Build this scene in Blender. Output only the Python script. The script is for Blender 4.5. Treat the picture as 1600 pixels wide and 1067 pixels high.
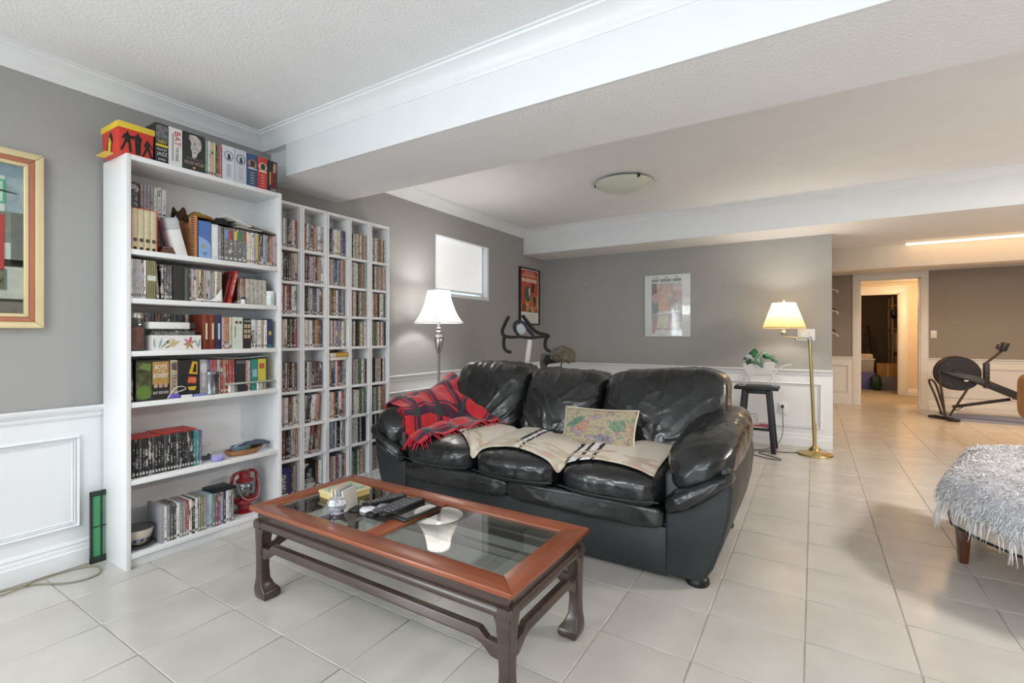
import bpy, bmesh, math, random
from mathutils import Vector, Matrix, noise
from mathutils.bvhtree import BVHTree

scene = bpy.context.scene
for o in list(bpy.data.objects):
    bpy.data.objects.remove(o, do_unlink=True)
COL = scene.collection
R = math.radians
random.seed(7)

# ------------------------------------------------------------------ camera
cam_d = bpy.data.cameras.new('camera')
cam = bpy.data.objects.new('camera', cam_d)
COL.objects.link(cam)
cam.location = (3.107, 0.0, 1.1425)
cam.rotation_euler = (R(90), 0, R(32.0))
cam_d.sensor_width = 36.0
cam_d.lens = 753.4 / 1600 * 36
cam_d.shift_y = -10.5 / 1600
cam_d.clip_start = 0.05
scene.camera = cam

# ------------------------------------------------------------------ world, light, exposure
world = bpy.data.worlds.new('world'); scene.world = world
world.use_nodes = True
world.node_tree.nodes['Background'].inputs[0].default_value = (0.80, 0.90, 1.0, 1)
world.node_tree.nodes['Background'].inputs[1].default_value = 1.0
scene.view_settings.view_transform = 'Standard'
scene.view_settings.look = 'None'
scene.view_settings.gamma = 1
scene.view_settings.use_curve_mapping = False
scene.view_settings.exposure = 0.42

def area_light(name, loc, rot, sx, sy, power, color):
    d = bpy.data.lights.new(name, 'AREA'); d.shape = 'RECTANGLE'
    d.size = sx; d.size_y = sy; d.energy = power; d.color = color
    o = bpy.data.objects.new(name, d); COL.objects.link(o)
    o.location = loc; o.rotation_euler = rot
    return o
def point_light(name, loc, power, color, r=0.04):
    d = bpy.data.lights.new(name, 'POINT'); d.energy = power; d.color = color; d.shadow_soft_size = r
    o = bpy.data.objects.new(name, d); COL.objects.link(o); o.location = loc
    return o
DAY = (0.90, 0.95, 1.0); WHITE = (1.0, 0.99, 0.97); WARM = (1.0, 0.62, 0.30)
# daylight through the patio door of the left wall plus an added fill light at the rear wall, both behind the camera
area_light('daylight_patio_door', (-.13, -2.225, 1.04), (0, R(-108), 0), 1.9, 1.9, 108, DAY)
area_light('added_rear_fill', (3.3, -3.42, 1.36), (R(-104), 0, R(180)), 3.0, 1.3, 58, DAY)
# added fill lights on unseen ceiling panels, front and right of the room
area_light('added_ceiling_fill', (1.3, -0.9, 2.425), (0, 0, 0), 0.55, 0.55, 20, WHITE)
area_light('added_ceiling_fill', (3.6, -1.2, 2.425), (0, 0, 0), 0.55, 0.55, 20, WHITE)
area_light('added_ceiling_fill', (5.9, 3.6, 2.425), (0, 0, 0), 0.55, 0.55, 96, (1.0, .92, .83))
# far hall
area_light('ceiling_strip_light', (5.2, 7.6, 2.085), (0, 0, 0), 1.8, 0.10, 34, WARM)
point_light('hall_bulb_light', (4.75, 10.55, 1.85), 26, WARM, 0.06)
point_light('storage_bulb_light', (3.8, 12.5, 1.9), 7, WARM, 0.06)

# ------------------------------------------------------------------ materials
MATS = {}
def srgb(c):
    if isinstance(c, str):
        c = tuple(int(c[i:i+2], 16) / 255 for i in (0, 2, 4))
    return tuple((x / 12.92 if x <= .04045 else ((x + .055) / 1.055) ** 2.4) for x in c)
def nm(name):
    m = bpy.data.materials.new(name); m.use_nodes = True
    nt = m.node_tree
    return m, nt, nt.nodes['Principled BSDF']
def N(nt, t, **kw):
    n = nt.nodes.new(t)
    for k, v in kw.items():
        if hasattr(n, k): setattr(n, k, v)
        else: n.inputs[k].default_value = v
    return n
def L(nt, a, b): nt.links.new(a, b)
def ramp(nt, stops, interp='LINEAR'):
    r = nt.nodes.new('ShaderNodeValToRGB'); r.color_ramp.interpolation = interp
    e = r.color_ramp.elements
    while len(e) > 1: e.remove(e[-1])
    e[0].position = stops[0][0]; e[0].color = tuple(stops[0][1]) + (1,)
    for p, c in stops[1:]:
        k = e.new(p); k.color = tuple(c) + (1,)
    return r
def mat(name, col, rough=.5, metal=0, var=.06, vscale=6, bump=0, bscale=200, coat=0, spec=.5, trans=0, emit=0, bdetail=2):
    """painted, cloth, metal or plastic surface with a slight procedural variation and relief"""
    if name in MATS: return MATS[name]
    m, nt, b = nm(name)
    c = srgb(col)
    tc = N(nt, 'ShaderNodeTexCoord')
    nz = N(nt, 'ShaderNodeTexNoise'); nz.inputs['Scale'].default_value = vscale; nz.inputs['Detail'].default_value = 3
    L(nt, tc.outputs['Object'], nz.inputs['Vector'])
    lo = tuple(x * (1 - var) for x in c); hi = tuple(min(1, x * (1 + var)) for x in c)
    rp = ramp(nt, [(.3, lo), (.7, hi)])
    L(nt, nz.outputs['Fac'], rp.inputs[0]); L(nt, rp.outputs[0], b.inputs['Base Color'])
    b.inputs['Roughness'].default_value = rough; b.inputs['Metallic'].default_value = metal
    b.inputs['Coat Weight'].default_value = coat; b.inputs['Specular IOR Level'].default_value = spec
    b.inputs['Transmission Weight'].default_value = trans
    if emit:
        L(nt, rp.outputs[0], b.inputs['Emission Color']); b.inputs['Emission Strength'].default_value = emit
    if bump:
        n2 = N(nt, 'ShaderNodeTexNoise'); n2.inputs['Scale'].default_value = bscale; n2.inputs['Detail'].default_value = bdetail
        L(nt, tc.outputs['Object'], n2.inputs['Vector'])
        bp = N(nt, 'ShaderNodeBump'); bp.inputs['Strength'].default_value = min(1, bump); bp.inputs['Distance'].default_value = .004 * max(1, bump)
        L(nt, n2.outputs['Fac'], bp.inputs['Height']); L(nt, bp.outputs[0], b.inputs['Normal'])
    MATS[name] = m
    return m

M_wall = mat('grey_wall_paint', 'a4a3a2', .75, var=.02, vscale=2, bump=.15, bscale=350)
M_trim = mat('white_trim_paint', 'eceef1', .38, var=.01)
M_shelf = mat('white_laminate', 'f0f1f3', .42, var=.01)
M_ceil = mat('stipple_ceiling_paint', 'efeff1', .9, var=.015, vscale=3, bump=.9, bscale=75, bdetail=3)
M_ceil_s = mat('smooth_ceiling_paint', 'ecebea', .9, var=.015, vscale=2)
M_cream = mat('cream_paint', 'e9dccb', .6, var=.02)
M_greyw2 = mat('taupe_wall_paint', '99948f', .75, var=.02)
M_grout = mat('grout', 'a8a197', .9, var=.08, vscale=30)
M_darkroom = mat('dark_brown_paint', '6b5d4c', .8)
M_black = mat('black_plastic', '141416', .35, var=.1)
M_rubber = mat('black_rubber', '1b1b1d', .6, bump=.3, bscale=500)
M_steel = mat('brushed_nickel', 'bdbcb8', .28, metal=1, var=.04)
M_chrome = mat('polished_chrome', 'e6e6e6', .08, metal=1)
M_brass = mat('polished_brass', 'c2ae78', .28, metal=1, var=.05)
M_darkmetal = mat('black_painted_metal', '25262a', .4, var=.05)
M_whitep = mat('white_plastic', 'eeeeee', .35, var=.01)
M_stool = mat('black_stained_wood', '22232a', .45, var=.15, vscale=20)
M_red = mat('red_plastic', 'b3202e', .4)
M_card = mat('cardboard', 'b98a55', .8, var=.08, vscale=12)
M_paper = mat('white_paper', 'f2f1ee', .7, var=.01)
M_tan = mat('tan_leather', 'b08055', .5, bump=.3)

# ceramic floor tile, each tile a slightly different tone
def m_tile():
    m, nt, b = nm('glazed_beige_tile')
    tc = N(nt, 'ShaderNodeTexCoord'); oi = N(nt, 'ShaderNodeObjectInfo')
    nz = N(nt, 'ShaderNodeTexNoise', noise_dimensions='4D'); nz.inputs['Scale'].default_value = 5; nz.inputs['Detail'].default_value = 5
    mu = N(nt, 'ShaderNodeMath', operation='MULTIPLY'); mu.inputs[1].default_value = 40
    L(nt, oi.outputs['Random'], mu.inputs[0]); L(nt, mu.outputs[0], nz.inputs['W']); L(nt, tc.outputs['Object'], nz.inputs['Vector'])
    r1 = ramp(nt, [(.3, srgb('bfbab5')), (.55, srgb('c7c3be')), (.75, srgb('cfcbc7'))])
    L(nt, nz.outputs['Fac'], r1.inputs[0])
    hs = N(nt, 'ShaderNodeHueSaturation')
    ma = N(nt, 'ShaderNodeMath', operation='MULTIPLY_ADD'); ma.inputs[1].default_value = .06; ma.inputs[2].default_value = .97
    L(nt, oi.outputs['Random'], ma.inputs[0]); L(nt, ma.outputs[0], hs.inputs['Value']); L(nt, r1.outputs[0], hs.inputs['Color'])
    L(nt, hs.outputs[0], b.inputs['Base Color'])
    b.inputs['Roughness'].default_value = .24; b.inputs['Specular IOR Level'].default_value = .55
    bp = N(nt, 'ShaderNodeBump'); bp.inputs['Strength'].default_value = .06; bp.inputs['Distance'].default_value = .01
    n2 = N(nt, 'ShaderNodeTexNoise'); n2.inputs['Scale'].default_value = 9
    L(nt, tc.outputs['Object'], n2.inputs['Vector']); L(nt, n2.outputs['Fac'], bp.inputs['Height']); L(nt, bp.outputs[0], b.inputs['Normal'])
    return m
M_tile = m_tile()

def m_leather(name, col, rough, fold=.35):
    m, nt, b = nm(name)
    tc = N(nt, 'ShaderNodeTexCoord')
    nz = N(nt, 'ShaderNodeTexNoise'); nz.inputs['Scale'].default_value = 7; nz.inputs['Detail'].default_value = 6
    L(nt, tc.outputs['Object'], nz.inputs['Vector'])
    c = srgb(col)
    r1 = ramp(nt, [(.3, tuple(x * .8 for x in c)), (.7, tuple(x * 1.25 for x in c))])
    L(nt, nz.outputs['Fac'], r1.inputs[0]); L(nt, r1.outputs[0], b.inputs['Base Color'])
    r2 = ramp(nt, [(.3, (rough - .06,) * 3), (.7, (rough + .09,) * 3)])
    L(nt, nz.outputs['Fac'], r2.inputs[0]); L(nt, r2.outputs[0], b.inputs['Roughness'])
    vo = N(nt, 'ShaderNodeTexVoronoi'); vo.inputs['Scale'].default_value = 260
    L(nt, tc.outputs['Object'], vo.inputs['Vector'])
    n3 = N(nt, 'ShaderNodeTexNoise'); n3.inputs['Scale'].default_value = 13; n3.inputs['Detail'].default_value = 2; n3.inputs['Distortion'].default_value = .4
    L(nt, tc.outputs['Object'], n3.inputs['Vector'])
    b1 = N(nt, 'ShaderNodeBump'); b1.inputs['Strength'].default_value = .12; b1.inputs['Distance'].default_value = .001
    L(nt, vo.outputs['Distance'], b1.inputs['Height'])
    b2 = N(nt, 'ShaderNodeBump'); b2.inputs['Strength'].default_value = fold; b2.inputs['Distance'].default_value = .006
    L(nt, n3.outputs['Fac'], b2.inputs['Height']); L(nt, b1.outputs[0], b2.inputs['Normal']); L(nt, b2.outputs[0], b.inputs['Normal'])
    b.inputs['Specular IOR Level'].default_value = .62
    if rough < .4: b.inputs['Coat Weight'].default_value = .35; b.inputs['Coat Roughness'].default_value = .12
    return m
M_leather = m_leather('black_leather', '15181a', .25, .20)
M_leather_flat = m_leather('black_leather_panel', '22272a', .46, .04)

def m_wood(name, c1, c2, rough, scale=(3, 40, 40), coat=.3):
    m, nt, b = nm(name)
    tc = N(nt, 'ShaderNodeTexCoord'); mp = N(nt, 'ShaderNodeMapping'); mp.inputs['Scale'].default_value = scale
    L(nt, tc.outputs['Object'], mp.inputs['Vector'])
    nz = N(nt, 'ShaderNodeTexNoise'); nz.inputs['Scale'].default_value = 1.2; nz.inputs['Detail'].default_value = 7; nz.inputs['Distortion'].default_value = .7
    L(nt, mp.outputs[0], nz.inputs['Vector'])
    r1 = ramp(nt, [(.25, srgb(c1)), (.75, srgb(c2))])
    L(nt, nz.outputs['Fac'], r1.inputs[0]); L(nt, r1.outputs[0], b.inputs['Base Color'])
    b.inputs['Roughness'].default_value = rough; b.inputs['Coat Weight'].default_value = coat; b.inputs['Coat Roughness'].default_value = .2
    return m
M_cherry_x = m_wood('cherry_wood_lengthwise', '7a3a1e', '9c5430', .3)
M_cherry_y = m_wood('cherry_wood_crosswise', '7a3a1e', '9c5430', .3, (40, 3, 40))
M_walnut = m_wood('dark_walnut_wood', '32251f', '4b3a34', .3)
M_chairwood = m_wood('brown_chair_wood', '3c1f10', '643518', .35, (30, 30, 3))
M_basket = m_wood('honey_wood', '8d5a33', 'b98250', .5)

def m_glass(name, tint, fac):
    """thin clear pane: transparent body with a Fresnel reflection"""
    m = bpy.data.materials.new(name); m.use_nodes = True; nt = m.node_tree
    nt.nodes.remove(nt.nodes['Principled BSDF']); out = nt.nodes['Material Output']
    tr = N(nt, 'ShaderNodeBsdfTransparent'); tr.inputs[0].default_value = tuple(tint) + (1,)
    gl = N(nt, 'ShaderNodeBsdfGlossy'); gl.inputs['Roughness'].default_value = .01
    fr = N(nt, 'ShaderNodeFresnel'); fr.inputs['IOR'].default_value = fac
    mx = N(nt, 'ShaderNodeMixShader')
    ge = N(nt, 'ShaderNodeNewGeometry'); fb = N(nt, 'ShaderNodeMath', operation='SUBTRACT'); fb.inputs[0].default_value = 1; L(nt, ge.outputs['Backfacing'], fb.inputs[1])
    ff = N(nt, 'ShaderNodeMath', operation='MULTIPLY'); L(nt, fr.outputs[0], ff.inputs[0]); L(nt, fb.outputs[0], ff.inputs[1])
    L(nt, ff.outputs[0], mx.inputs[0]); L(nt, tr.outputs[0], mx.inputs[1]); L(nt, gl.outputs[0], mx.inputs[2]); L(nt, mx.outputs[0], out.inputs[0])
    return m
M_glass = m_glass('clear_glass', (.93, .97, .95), 1.5)
M_tableglass = m_glass('table_glass', (.88, .94, .91), 2.3)

def m_shade(name, col, tr, rough=.8):
    """lamp shade cloth that lets its bulb's light through"""
    m = bpy.data.materials.new(name); m.use_nodes = True; nt = m.node_tree
    nt.nodes.remove(nt.nodes['Principled BSDF']); out = nt.nodes['Material Output']
    tc = N(nt, 'ShaderNodeTexCoord'); nz = N(nt, 'ShaderNodeTexNoise'); nz.inputs['Scale'].default_value = 60
    L(nt, tc.outputs['Object'], nz.inputs['Vector'])
    c = srgb(col); r1 = ramp(nt, [(.3, tuple(x * .96 for x in c)), (.7, c)]); L(nt, nz.outputs['Fac'], r1.inputs[0])
    d = N(nt, 'ShaderNodeBsdfDiffuse'); t = N(nt, 'ShaderNodeBsdfTranslucent'); mx = N(nt, 'ShaderNodeMixShader'); mx.inputs[0].default_value = tr
    L(nt, r1.outputs[0], d.inputs[0]); L(nt, r1.outputs[0], t.inputs[0])
    L(nt, d.outputs[0], mx.inputs[1]); L(nt, t.outputs[0], mx.inputs[2]); L(nt, mx.outputs[0], out.inputs[0])
    return m
M_shade_white = m_shade('white_shade_cloth', 'f7f6f4', .5)
M_shade_cream = m_shade('cream_shade_cloth', 'e6cf9c', .42)

def m_spine(name, coat=.3):
    """printed case spine: object colour, a title set lengthwise, logo block and picture patches, different on every object"""
    m, nt, b = nm(name)
    tc = N(nt, 'ShaderNodeTexCoord'); oi = N(nt, 'ShaderNodeObjectInfo')
    sx = N(nt, 'ShaderNodeSeparateXYZ'); L(nt, tc.outputs['Generated'], sx.inputs[0])
    seed = N(nt, 'ShaderNodeMath', operation='MULTIPLY'); seed.inputs[1].default_value = 97; L(nt, oi.outputs['Random'], seed.inputs[0])
    def nz(scale, det=1):
        mp = N(nt, 'ShaderNodeMapping'); mp.inputs['Scale'].default_value = scale; L(nt, tc.outputs['Generated'], mp.inputs['Vector'])
        n = N(nt, 'ShaderNodeTexNoise', noise_dimensions='4D'); n.inputs['Scale'].default_value = 1; n.inputs['Detail'].default_value = det
        L(nt, mp.outputs[0], n.inputs['Vector']); L(nt, seed.outputs[0], n.inputs['W']); return n
    def mth(op, a, v=None, c=None):
        n = N(nt, 'ShaderNodeMath', operation=op); L(nt, a, n.inputs[0])
        if v is not None:
            if hasattr(v, 'links'): L(nt, v, n.inputs[1])
            else: n.inputs[1].default_value = v
        if c is not None: n.inputs[2].default_value = c
        return n.outputs[0]
    # picture patches
    pic = nz((1, 1.6, 6), 4)
    prp = ramp(nt, [(.38, srgb('1b1c20')), (.47, srgb('6e6660')), (.53, srgb('d6d2ce')), (.62, srgb('8d6a60')), (.70, srgb('4a5568'))])
    L(nt, pic.outputs['Fac'], prp.inputs[0])
    pm = nz((.5, .5, 2.6), 1)
    mask = mth('GREATER_THAN', pm.outputs['Fac'], .61)
    mx1 = N(nt, 'ShaderNodeMix', data_type='RGBA'); L(nt, mask, mx1.inputs[0]); L(nt, oi.outputs['Color'], mx1.inputs[6]); L(nt, prp.outputs[0], mx1.inputs[7])
    # title
    tt = nz((1, 1.6, 22), 0)
    tmask = mth('GREATER_THAN', tt.outputs['Fac'], .52)
    cy = mth('ABSOLUTE', mth('SUBTRACT', sx.outputs['Y'], .5)); inb = mth('LESS_THAN', cy, .2)
    cz = mth('ABSOLUTE', mth('SUBTRACT', sx.outputs['Z'], .5)); inz = mth('LESS_THAN', cz, .27)
    tm = mth('MULTIPLY', mth('MULTIPLY', mth('MULTIPLY', tmask, inb), inz), .62)
    lum = N(nt, 'ShaderNodeRGBToBW'); L(nt, oi.outputs['Color'], lum.inputs[0])
    dark = mth('LESS_THAN', lum.outputs[0], .28)
    tcol = N(nt, 'ShaderNodeMix', data_type='RGBA'); L(nt, dark, tcol.inputs[0]); tcol.inputs[6].default_value = srgb('5a565c') + (1,); tcol.inputs[7].default_value = srgb('c9c6c2') + (1,)
    mx2 = N(nt, 'ShaderNodeMix', data_type='RGBA'); L(nt, tm, mx2.inputs[0]); L(nt, mx1.outputs[2], mx2.inputs[6]); L(nt, tcol.outputs[2], mx2.inputs[7])
    # logo block near the foot
    lz = mth('ABSOLUTE', mth('SUBTRACT', sx.outputs['Z'], .09)); lo = mth('MULTIPLY', mth('LESS_THAN', lz, .035), mth('LESS_THAN', cy, .3))
    mx3 = N(nt, 'ShaderNodeMix', data_type='RGBA'); L(nt, lo, mx3.inputs[0]); L(nt, mx2.outputs[2], mx3.inputs[6]); L(nt, tcol.outputs[2], mx3.inputs[7])
    L(nt, mx3.outputs[2], b.inputs['Base Color'])
    b.inputs['Roughness'].default_value = .35; b.inputs['Coat Weight'].default_value = coat
    return m
M_spine = m_spine('printed_spine')
def m_ocol():
    m, nt, b = nm('plain_printed_board')
    oi = N(nt, 'ShaderNodeObjectInfo'); tc = N(nt, 'ShaderNodeTexCoord'); nz = N(nt, 'ShaderNodeTexNoise'); nz.inputs['Scale'].default_value = 40
    L(nt, tc.outputs['Object'], nz.inputs['Vector'])
    hs = N(nt, 'ShaderNodeHueSaturation'); ma = N(nt, 'ShaderNodeMath', operation='MULTIPLY_ADD'); ma.inputs[1].default_value = .2; ma.inputs[2].default_value = .9
    L(nt, nz.outputs['Fac'], ma.inputs[0]); L(nt, ma.outputs[0], hs.inputs['Value']); L(nt, oi.outputs['Color'], hs.inputs['Color']); L(nt, hs.outputs[0], b.inputs['Base Color'])
    b.inputs['Roughness'].default_value = .42
    return m
M_board = m_ocol()

# ------------------------------------------------------------------ mesh builder
def world_loc(o):
    v = Vector((0, 0, 0))
    while o is not None:
        v += o.location; o = o.parent
    return v
class MB:
    def __init__(s): s.v = []; s.f = []; s.uv = None
    def add(s, vs, fs):
        b = len(s.v); s.v += [tuple(p) for p in vs]; s.f += [tuple(b + i for i in f) for f in fs]; return s
    def box(s, x0, x1, y0, y1, z0, z1, M=None):
        vs = [Vector((x, y, z)) for x in (x0, x1) for y in (y0, y1) for z in (z0, z1)]
        if M is not None: vs = [M @ p for p in vs]
        return s.add(vs, [(0, 1, 3, 2), (4, 6, 7, 5), (0, 4, 5, 1), (2, 3, 7, 6), (0, 2, 6, 4), (1, 5, 7, 3)])
    def prism(s, poly, axis, a, b):
        """polygon extruded along axis from a to b; poly gives the other two coordinates in xyz order"""
        def P(p, t):
            if axis == 'x': return (t, p[0], p[1])
            if axis == 'y': return (p[0], t, p[1])
            return (p[0], p[1], t)
        n = len(poly); vs = [P(p, a) for p in poly] + [P(p, b) for p in poly]
        return s.add(vs, [tuple(range(n))[::-1], tuple(range(n, 2 * n))] + [(i, (i + 1) % n, n + (i + 1) % n, n + i) for i in range(n)])
    def tube(s, path, r, n=8, closed=False, sub=0):
        P = [Vector(p) for p in path]; rr = r if isinstance(r, (list, tuple)) else [r] * len(P)
        if sub:
            Q, q2 = [], []; m = len(P); rng = range(m if closed else m - 1)
            g = lambda i: P[i % m] if closed else P[max(0, min(m - 1, i))]
            for i in rng:
                for k in range(sub):
                    t = k / sub; a, b, c, d = g(i - 1), g(i), g(i + 1), g(i + 2)
                    Q.append(.5 * ((2 * b) + (c - a) * t + (2 * a - 5 * b + 4 * c - d) * t * t + (3 * b - a - 3 * c + d) * t ** 3))
                    q2.append(rr[i] * (1 - t) + rr[(i + 1) % m] * t)
            if not closed: Q.append(P[-1]); q2.append(rr[-1])
            P, rr = Q, q2
        m = len(P); vs = []; up = None
        for i in range(m):
            a = P[i - 1] if (i or closed) else P[i]; b = P[(i + 1) % m] if (i < m - 1 or closed) else P[i]
            d = (b - a); d = d.normalized() if d.length > 1e-9 else Vector((0, 0, 1))
            if up is None:
                up = Vector((0, 0, 1)) if abs(d.z) < .9 else Vector((1, 0, 0))
            x = d.cross(up)
            if x.length < 1e-6: x = d.cross(Vector((1, 0, 0)))
            x.normalize(); y = x.cross(d).normalized(); up = y
            for k in range(n):
                t = 2 * math.pi * k / n; vs.append(P[i] + (x * math.cos(t) + y * math.sin(t)) * rr[i])
        fs = []
        for i in range(m if closed else m - 1):
            j = (i + 1) % m
            for k in range(n): fs.append((i * n + k, i * n + (k + 1) % n, j * n + (k + 1) % n, j * n + k))
        if not closed: fs += [tuple(range(n))[::-1], tuple(range((m - 1) * n, m * n))]
        return s.add(vs, fs)
    def lathe(s, prof, c, n=24, M=None):
        """profile of (radius, height) turned about the vertical through c"""
        vs = []; c = Vector(c)
        for r, h in prof:
            for k in range(n):
                t = 2 * math.pi * k / n; p = Vector((r * math.cos(t), r * math.sin(t), h)); vs.append(c + (M @ p if M is not None else p))
        m = len(prof); fs = [(i * n + k, i * n + (k + 1) % n, (i + 1) * n + (k + 1) % n, (i + 1) * n + k) for i in range(m - 1) for k in range(n)]
        if prof[0][0] > 1e-6: fs.append(tuple(range(n))[::-1])
        if prof[-1][0] > 1e-6: fs.append(tuple(range((m - 1) * n, m * n)))
        return s.add(vs, fs)
    def sweep(s, prof, path):
        """open moulding profile of (out, up) along a straight run: path = (start, end, out direction)"""
        a, b, o = [Vector(p) for p in path]; n = len(prof)
        vs = [a + o * p[0] + Vector((0, 0, p[1])) for p in prof] + [b + o * p[0] + Vector((0, 0, p[1])) for p in prof]
        return s.add(vs, [(i, i + 1, n + i + 1, n + i) for i in range(n - 1)] + [tuple(range(n)), tuple(range(n, 2 * n))[::-1]])
    def mesh(s, name, m, origin, bevel=0, smooth=False, seg=2, ang=40, weld=0):
        o = Vector(origin); me = bpy.data.meshes.new(name)
        me.from_pydata([tuple(Vector(p) - o) for p in s.v], [], s.f)
        bm = bmesh.new(); bm.from_mesh(me)
        if weld: bmesh.ops.remove_doubles(bm, verts=bm.verts, dist=weld)
        bmesh.ops.recalc_face_normals(bm, faces=bm.faces)
        if bevel:
            ed = [e for e in bm.edges if len(e.link_faces) == 2 and e.calc_face_angle(0) > R(25)]
            bmesh.ops.bevel(bm, geom=ed, offset=bevel, segments=seg, profile=.5, affect='EDGES', clamp_overlap=True)
        bm.to_mesh(me); bm.free()
        if smooth or bevel:
            for p in me.polygons: p.use_smooth = True
            me.set_sharp_from_angle(angle=R(ang))
        if m is not None: me.materials.append(m)
        return me
    def build(s, name, m, parent=None, **kw):
        if parent is not None: org = world_loc(parent)
        else:
            xs = [p[0] for p in s.v]; ys = [p[1] for p in s.v]; zs = [p[2] for p in s.v]
            org = Vector(((min(xs) + max(xs)) / 2, (min(ys) + max(ys)) / 2, min(zs)))
        me = s.mesh(name, m, org, **kw)
        o = bpy.data.objects.new(name, me); COL.objects.link(o)
        if parent is not None: o.parent = parent
        else: o.location = org
        return o
def bx(name, m, parent, x0, x1, y0, y1, z0, z1, bevel=.002, **kw):
    return MB().box(x0, x1, y0, y1, z0, z1).build(name, m, parent, bevel=bevel, **kw)
def tag(o, label=None, cat=None, group=None, kind=None):
    if label: o['label'] = label
    if cat: o['category'] = cat
    if group: o['group'] = group
    if kind: o['kind'] = kind
    return o
def thing(name, label, cat, loc, group=None):
    o = bpy.data.objects.new(name, None); COL.objects.link(o); o.location = loc; o.empty_display_size = .05
    return tag(o, label, cat, group)
def struct(name, mb, m, **kw):
    return tag(mb.build(name, m, None, **kw), kind='structure')
def light_into(parent, name, loc, power, color, r=.04):
    d = bpy.data.lights.new(name, 'POINT'); d.energy = power; d.color = color; d.shadow_soft_size = r
    o = bpy.data.objects.new(name, d); COL.objects.link(o); o.parent = parent; o.location = Vector(loc) - world_loc(parent); return o
ORD = ['', 'first', 'second', 'third', 'fourth', 'fifth', 'sixth', 'seventh', 'eighth', 'ninth', 'tenth', 'eleventh', 'twelfth', 'thirteenth', 'fourteenth', 'fifteenth', 'sixteenth', 'seventeenth', 'eighteenth', 'nineteenth', 'twentieth'] + ['twenty-' + w for w in ['first', 'second', 'third', 'fourth', 'fifth', 'sixth', 'seventh', 'eighth', 'ninth']] + ['thirtieth'] + ['thirty-' + w for w in ['first', 'second', 'third', 'fourth', 'fifth', 'sixth', 'seventh', 'eighth', 'ninth']]

_txt = {}
def lettering(name, text, m, parent, origin, right, up, height, max_w=None, thick=.0006, stretch=None):
    """raised flat lettering centred on origin; right/up give its reading directions in the world"""
    c = bpy.data.curves.new('t', 'FONT'); c.body = text; c.size = 1; c.resolution_u = 2; c.align_x = 'CENTER'; c.align_y = 'CENTER'; c.space_line = .85
    t = bpy.data.objects.new('t', c); COL.objects.link(t)
    bpy.context.view_layer.update()
    me0 = bpy.data.meshes.new_from_object(t.evaluated_get(bpy.context.evaluated_depsgraph_get()))
    vs = [Vector(v.co) for v in me0.vertices]; fs = [tuple(p.vertices) for p in me0.polygons]
    bpy.data.objects.remove(t, do_unlink=True); bpy.data.curves.remove(c); bpy.data.meshes.remove(me0)
    if not vs: return None
    x0 = min(v.x for v in vs); x1 = max(v.x for v in vs); y0 = min(v.y for v in vs); y1 = max(v.y for v in vs)
    sy = height / (y1 - y0); sxx = sy
    if stretch: sxx = stretch / (x1 - x0)
    elif max_w and (x1 - x0) * sxx > max_w: sxx = max_w / (x1 - x0)
    r = Vector(right); u = Vector(up); nrm = r.cross(u); o = Vector(origin)
    P = [o + r * ((v.x - (x0 + x1) / 2) * sxx) + u * ((v.y - (y0 + y1) / 2) * sy) + nrm * thick for v in vs]
    return MB().add(P, fs).build(name, m, parent)
def plate(poly, origin, right, up, t=.0005):
    """thin printed shape: polygon of (right, up) offsets from origin, t thick outwards"""
    r = Vector(right); u = Vector(up); n = r.cross(u); o = Vector(origin); k = len(poly)
    a = [o + r * p[0] + u * p[1] for p in poly]; vs = a + [p + n * t for p in a]
    mb = MB(); mb.add(vs, [tuple(range(k))[::-1], tuple(range(k, 2 * k))] + [(i, (i + 1) % k, k + (i + 1) % k, k + i) for i in range(k)])
    return mb
def oval(rx, ry, cx=0, cy=0, n=16, a0=0): return [(cx + rx * math.cos(2 * math.pi * i / n + a0), cy + ry * math.sin(2 * math.pi * i / n + a0)) for i in range(n)]
def rect(x0, x1, y0, y1): return [(x0, y0), (x1, y0), (x1, y1), (x0, y1)]
YP, XP, ZP = (0, 1, 0), (1, 0, 0), (0, 0, 1)   # on the left wall text reads along +Y, on the back wall along +X

# ================================================================== STRUCTURE
CEIL = 2.455
XR, YR, YB, YF = 7.6, -3.3, 5.78, 9.65
# floor of separate tiles over grout
S = .336; TX, TY = 3.080, 2.099
fl = struct('floor', MB().box(-.15, XR + .15, YR - .15, 14.8, -.12, -.0022), M_grout)
tm = MB().box(-S / 2 + .0022, S / 2 - .0022, -S / 2 + .0022, S / 2 - .0022, -.008, 0).mesh('tile', M_tile, (0, 0, 0), bevel=.0016, seg=1)
fwd = Vector((-math.sin(R(32)), math.cos(R(32)), 0)); rgt = Vector((math.cos(R(32)), math.sin(R(32)), 0))
cells = []
for i in range(-10, 15):
    for j in range(-15, 24):
        cx, cy = TX + (i + .5) * S, TY + (j + .5) * S
        if cx < -.1 or cx > XR or cy < YR - .1 or cy > 11.7: continue
        if cy > YB + .1 and cx < 3.2: continue
        d = Vector((cx, cy, 0)) - Vector((3.107, 0, 0)); dep = d.dot(fwd); lat = d.dot(rgt)
        seen = dep > .9 and abs(lat / dep) < 1.25 and not (.45 < cx < 2.5 and 2.6 < cy < 3.1)
        cells.append((0 if seen else 1, dep if seen else d.length, cx, cy))
cells.sort()
fo = world_loc(fl)
for k, (s_, d_, cx, cy) in enumerate(cells[:300]):
    t = bpy.data.objects.new('tile', tm); COL.objects.link(t); t.parent = fl; t.location = Vector((cx, cy, 0)) - fo
far_t = MB()
for s_, d_, cx, cy in cells[300:]:
    h = S / 2 - .0022; far_t.box(cx - h, cx + h, cy - h, cy + h, -.008, 0)
tag(far_t.build('tile_field', M_tile, fl), kind='stuff')

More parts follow.
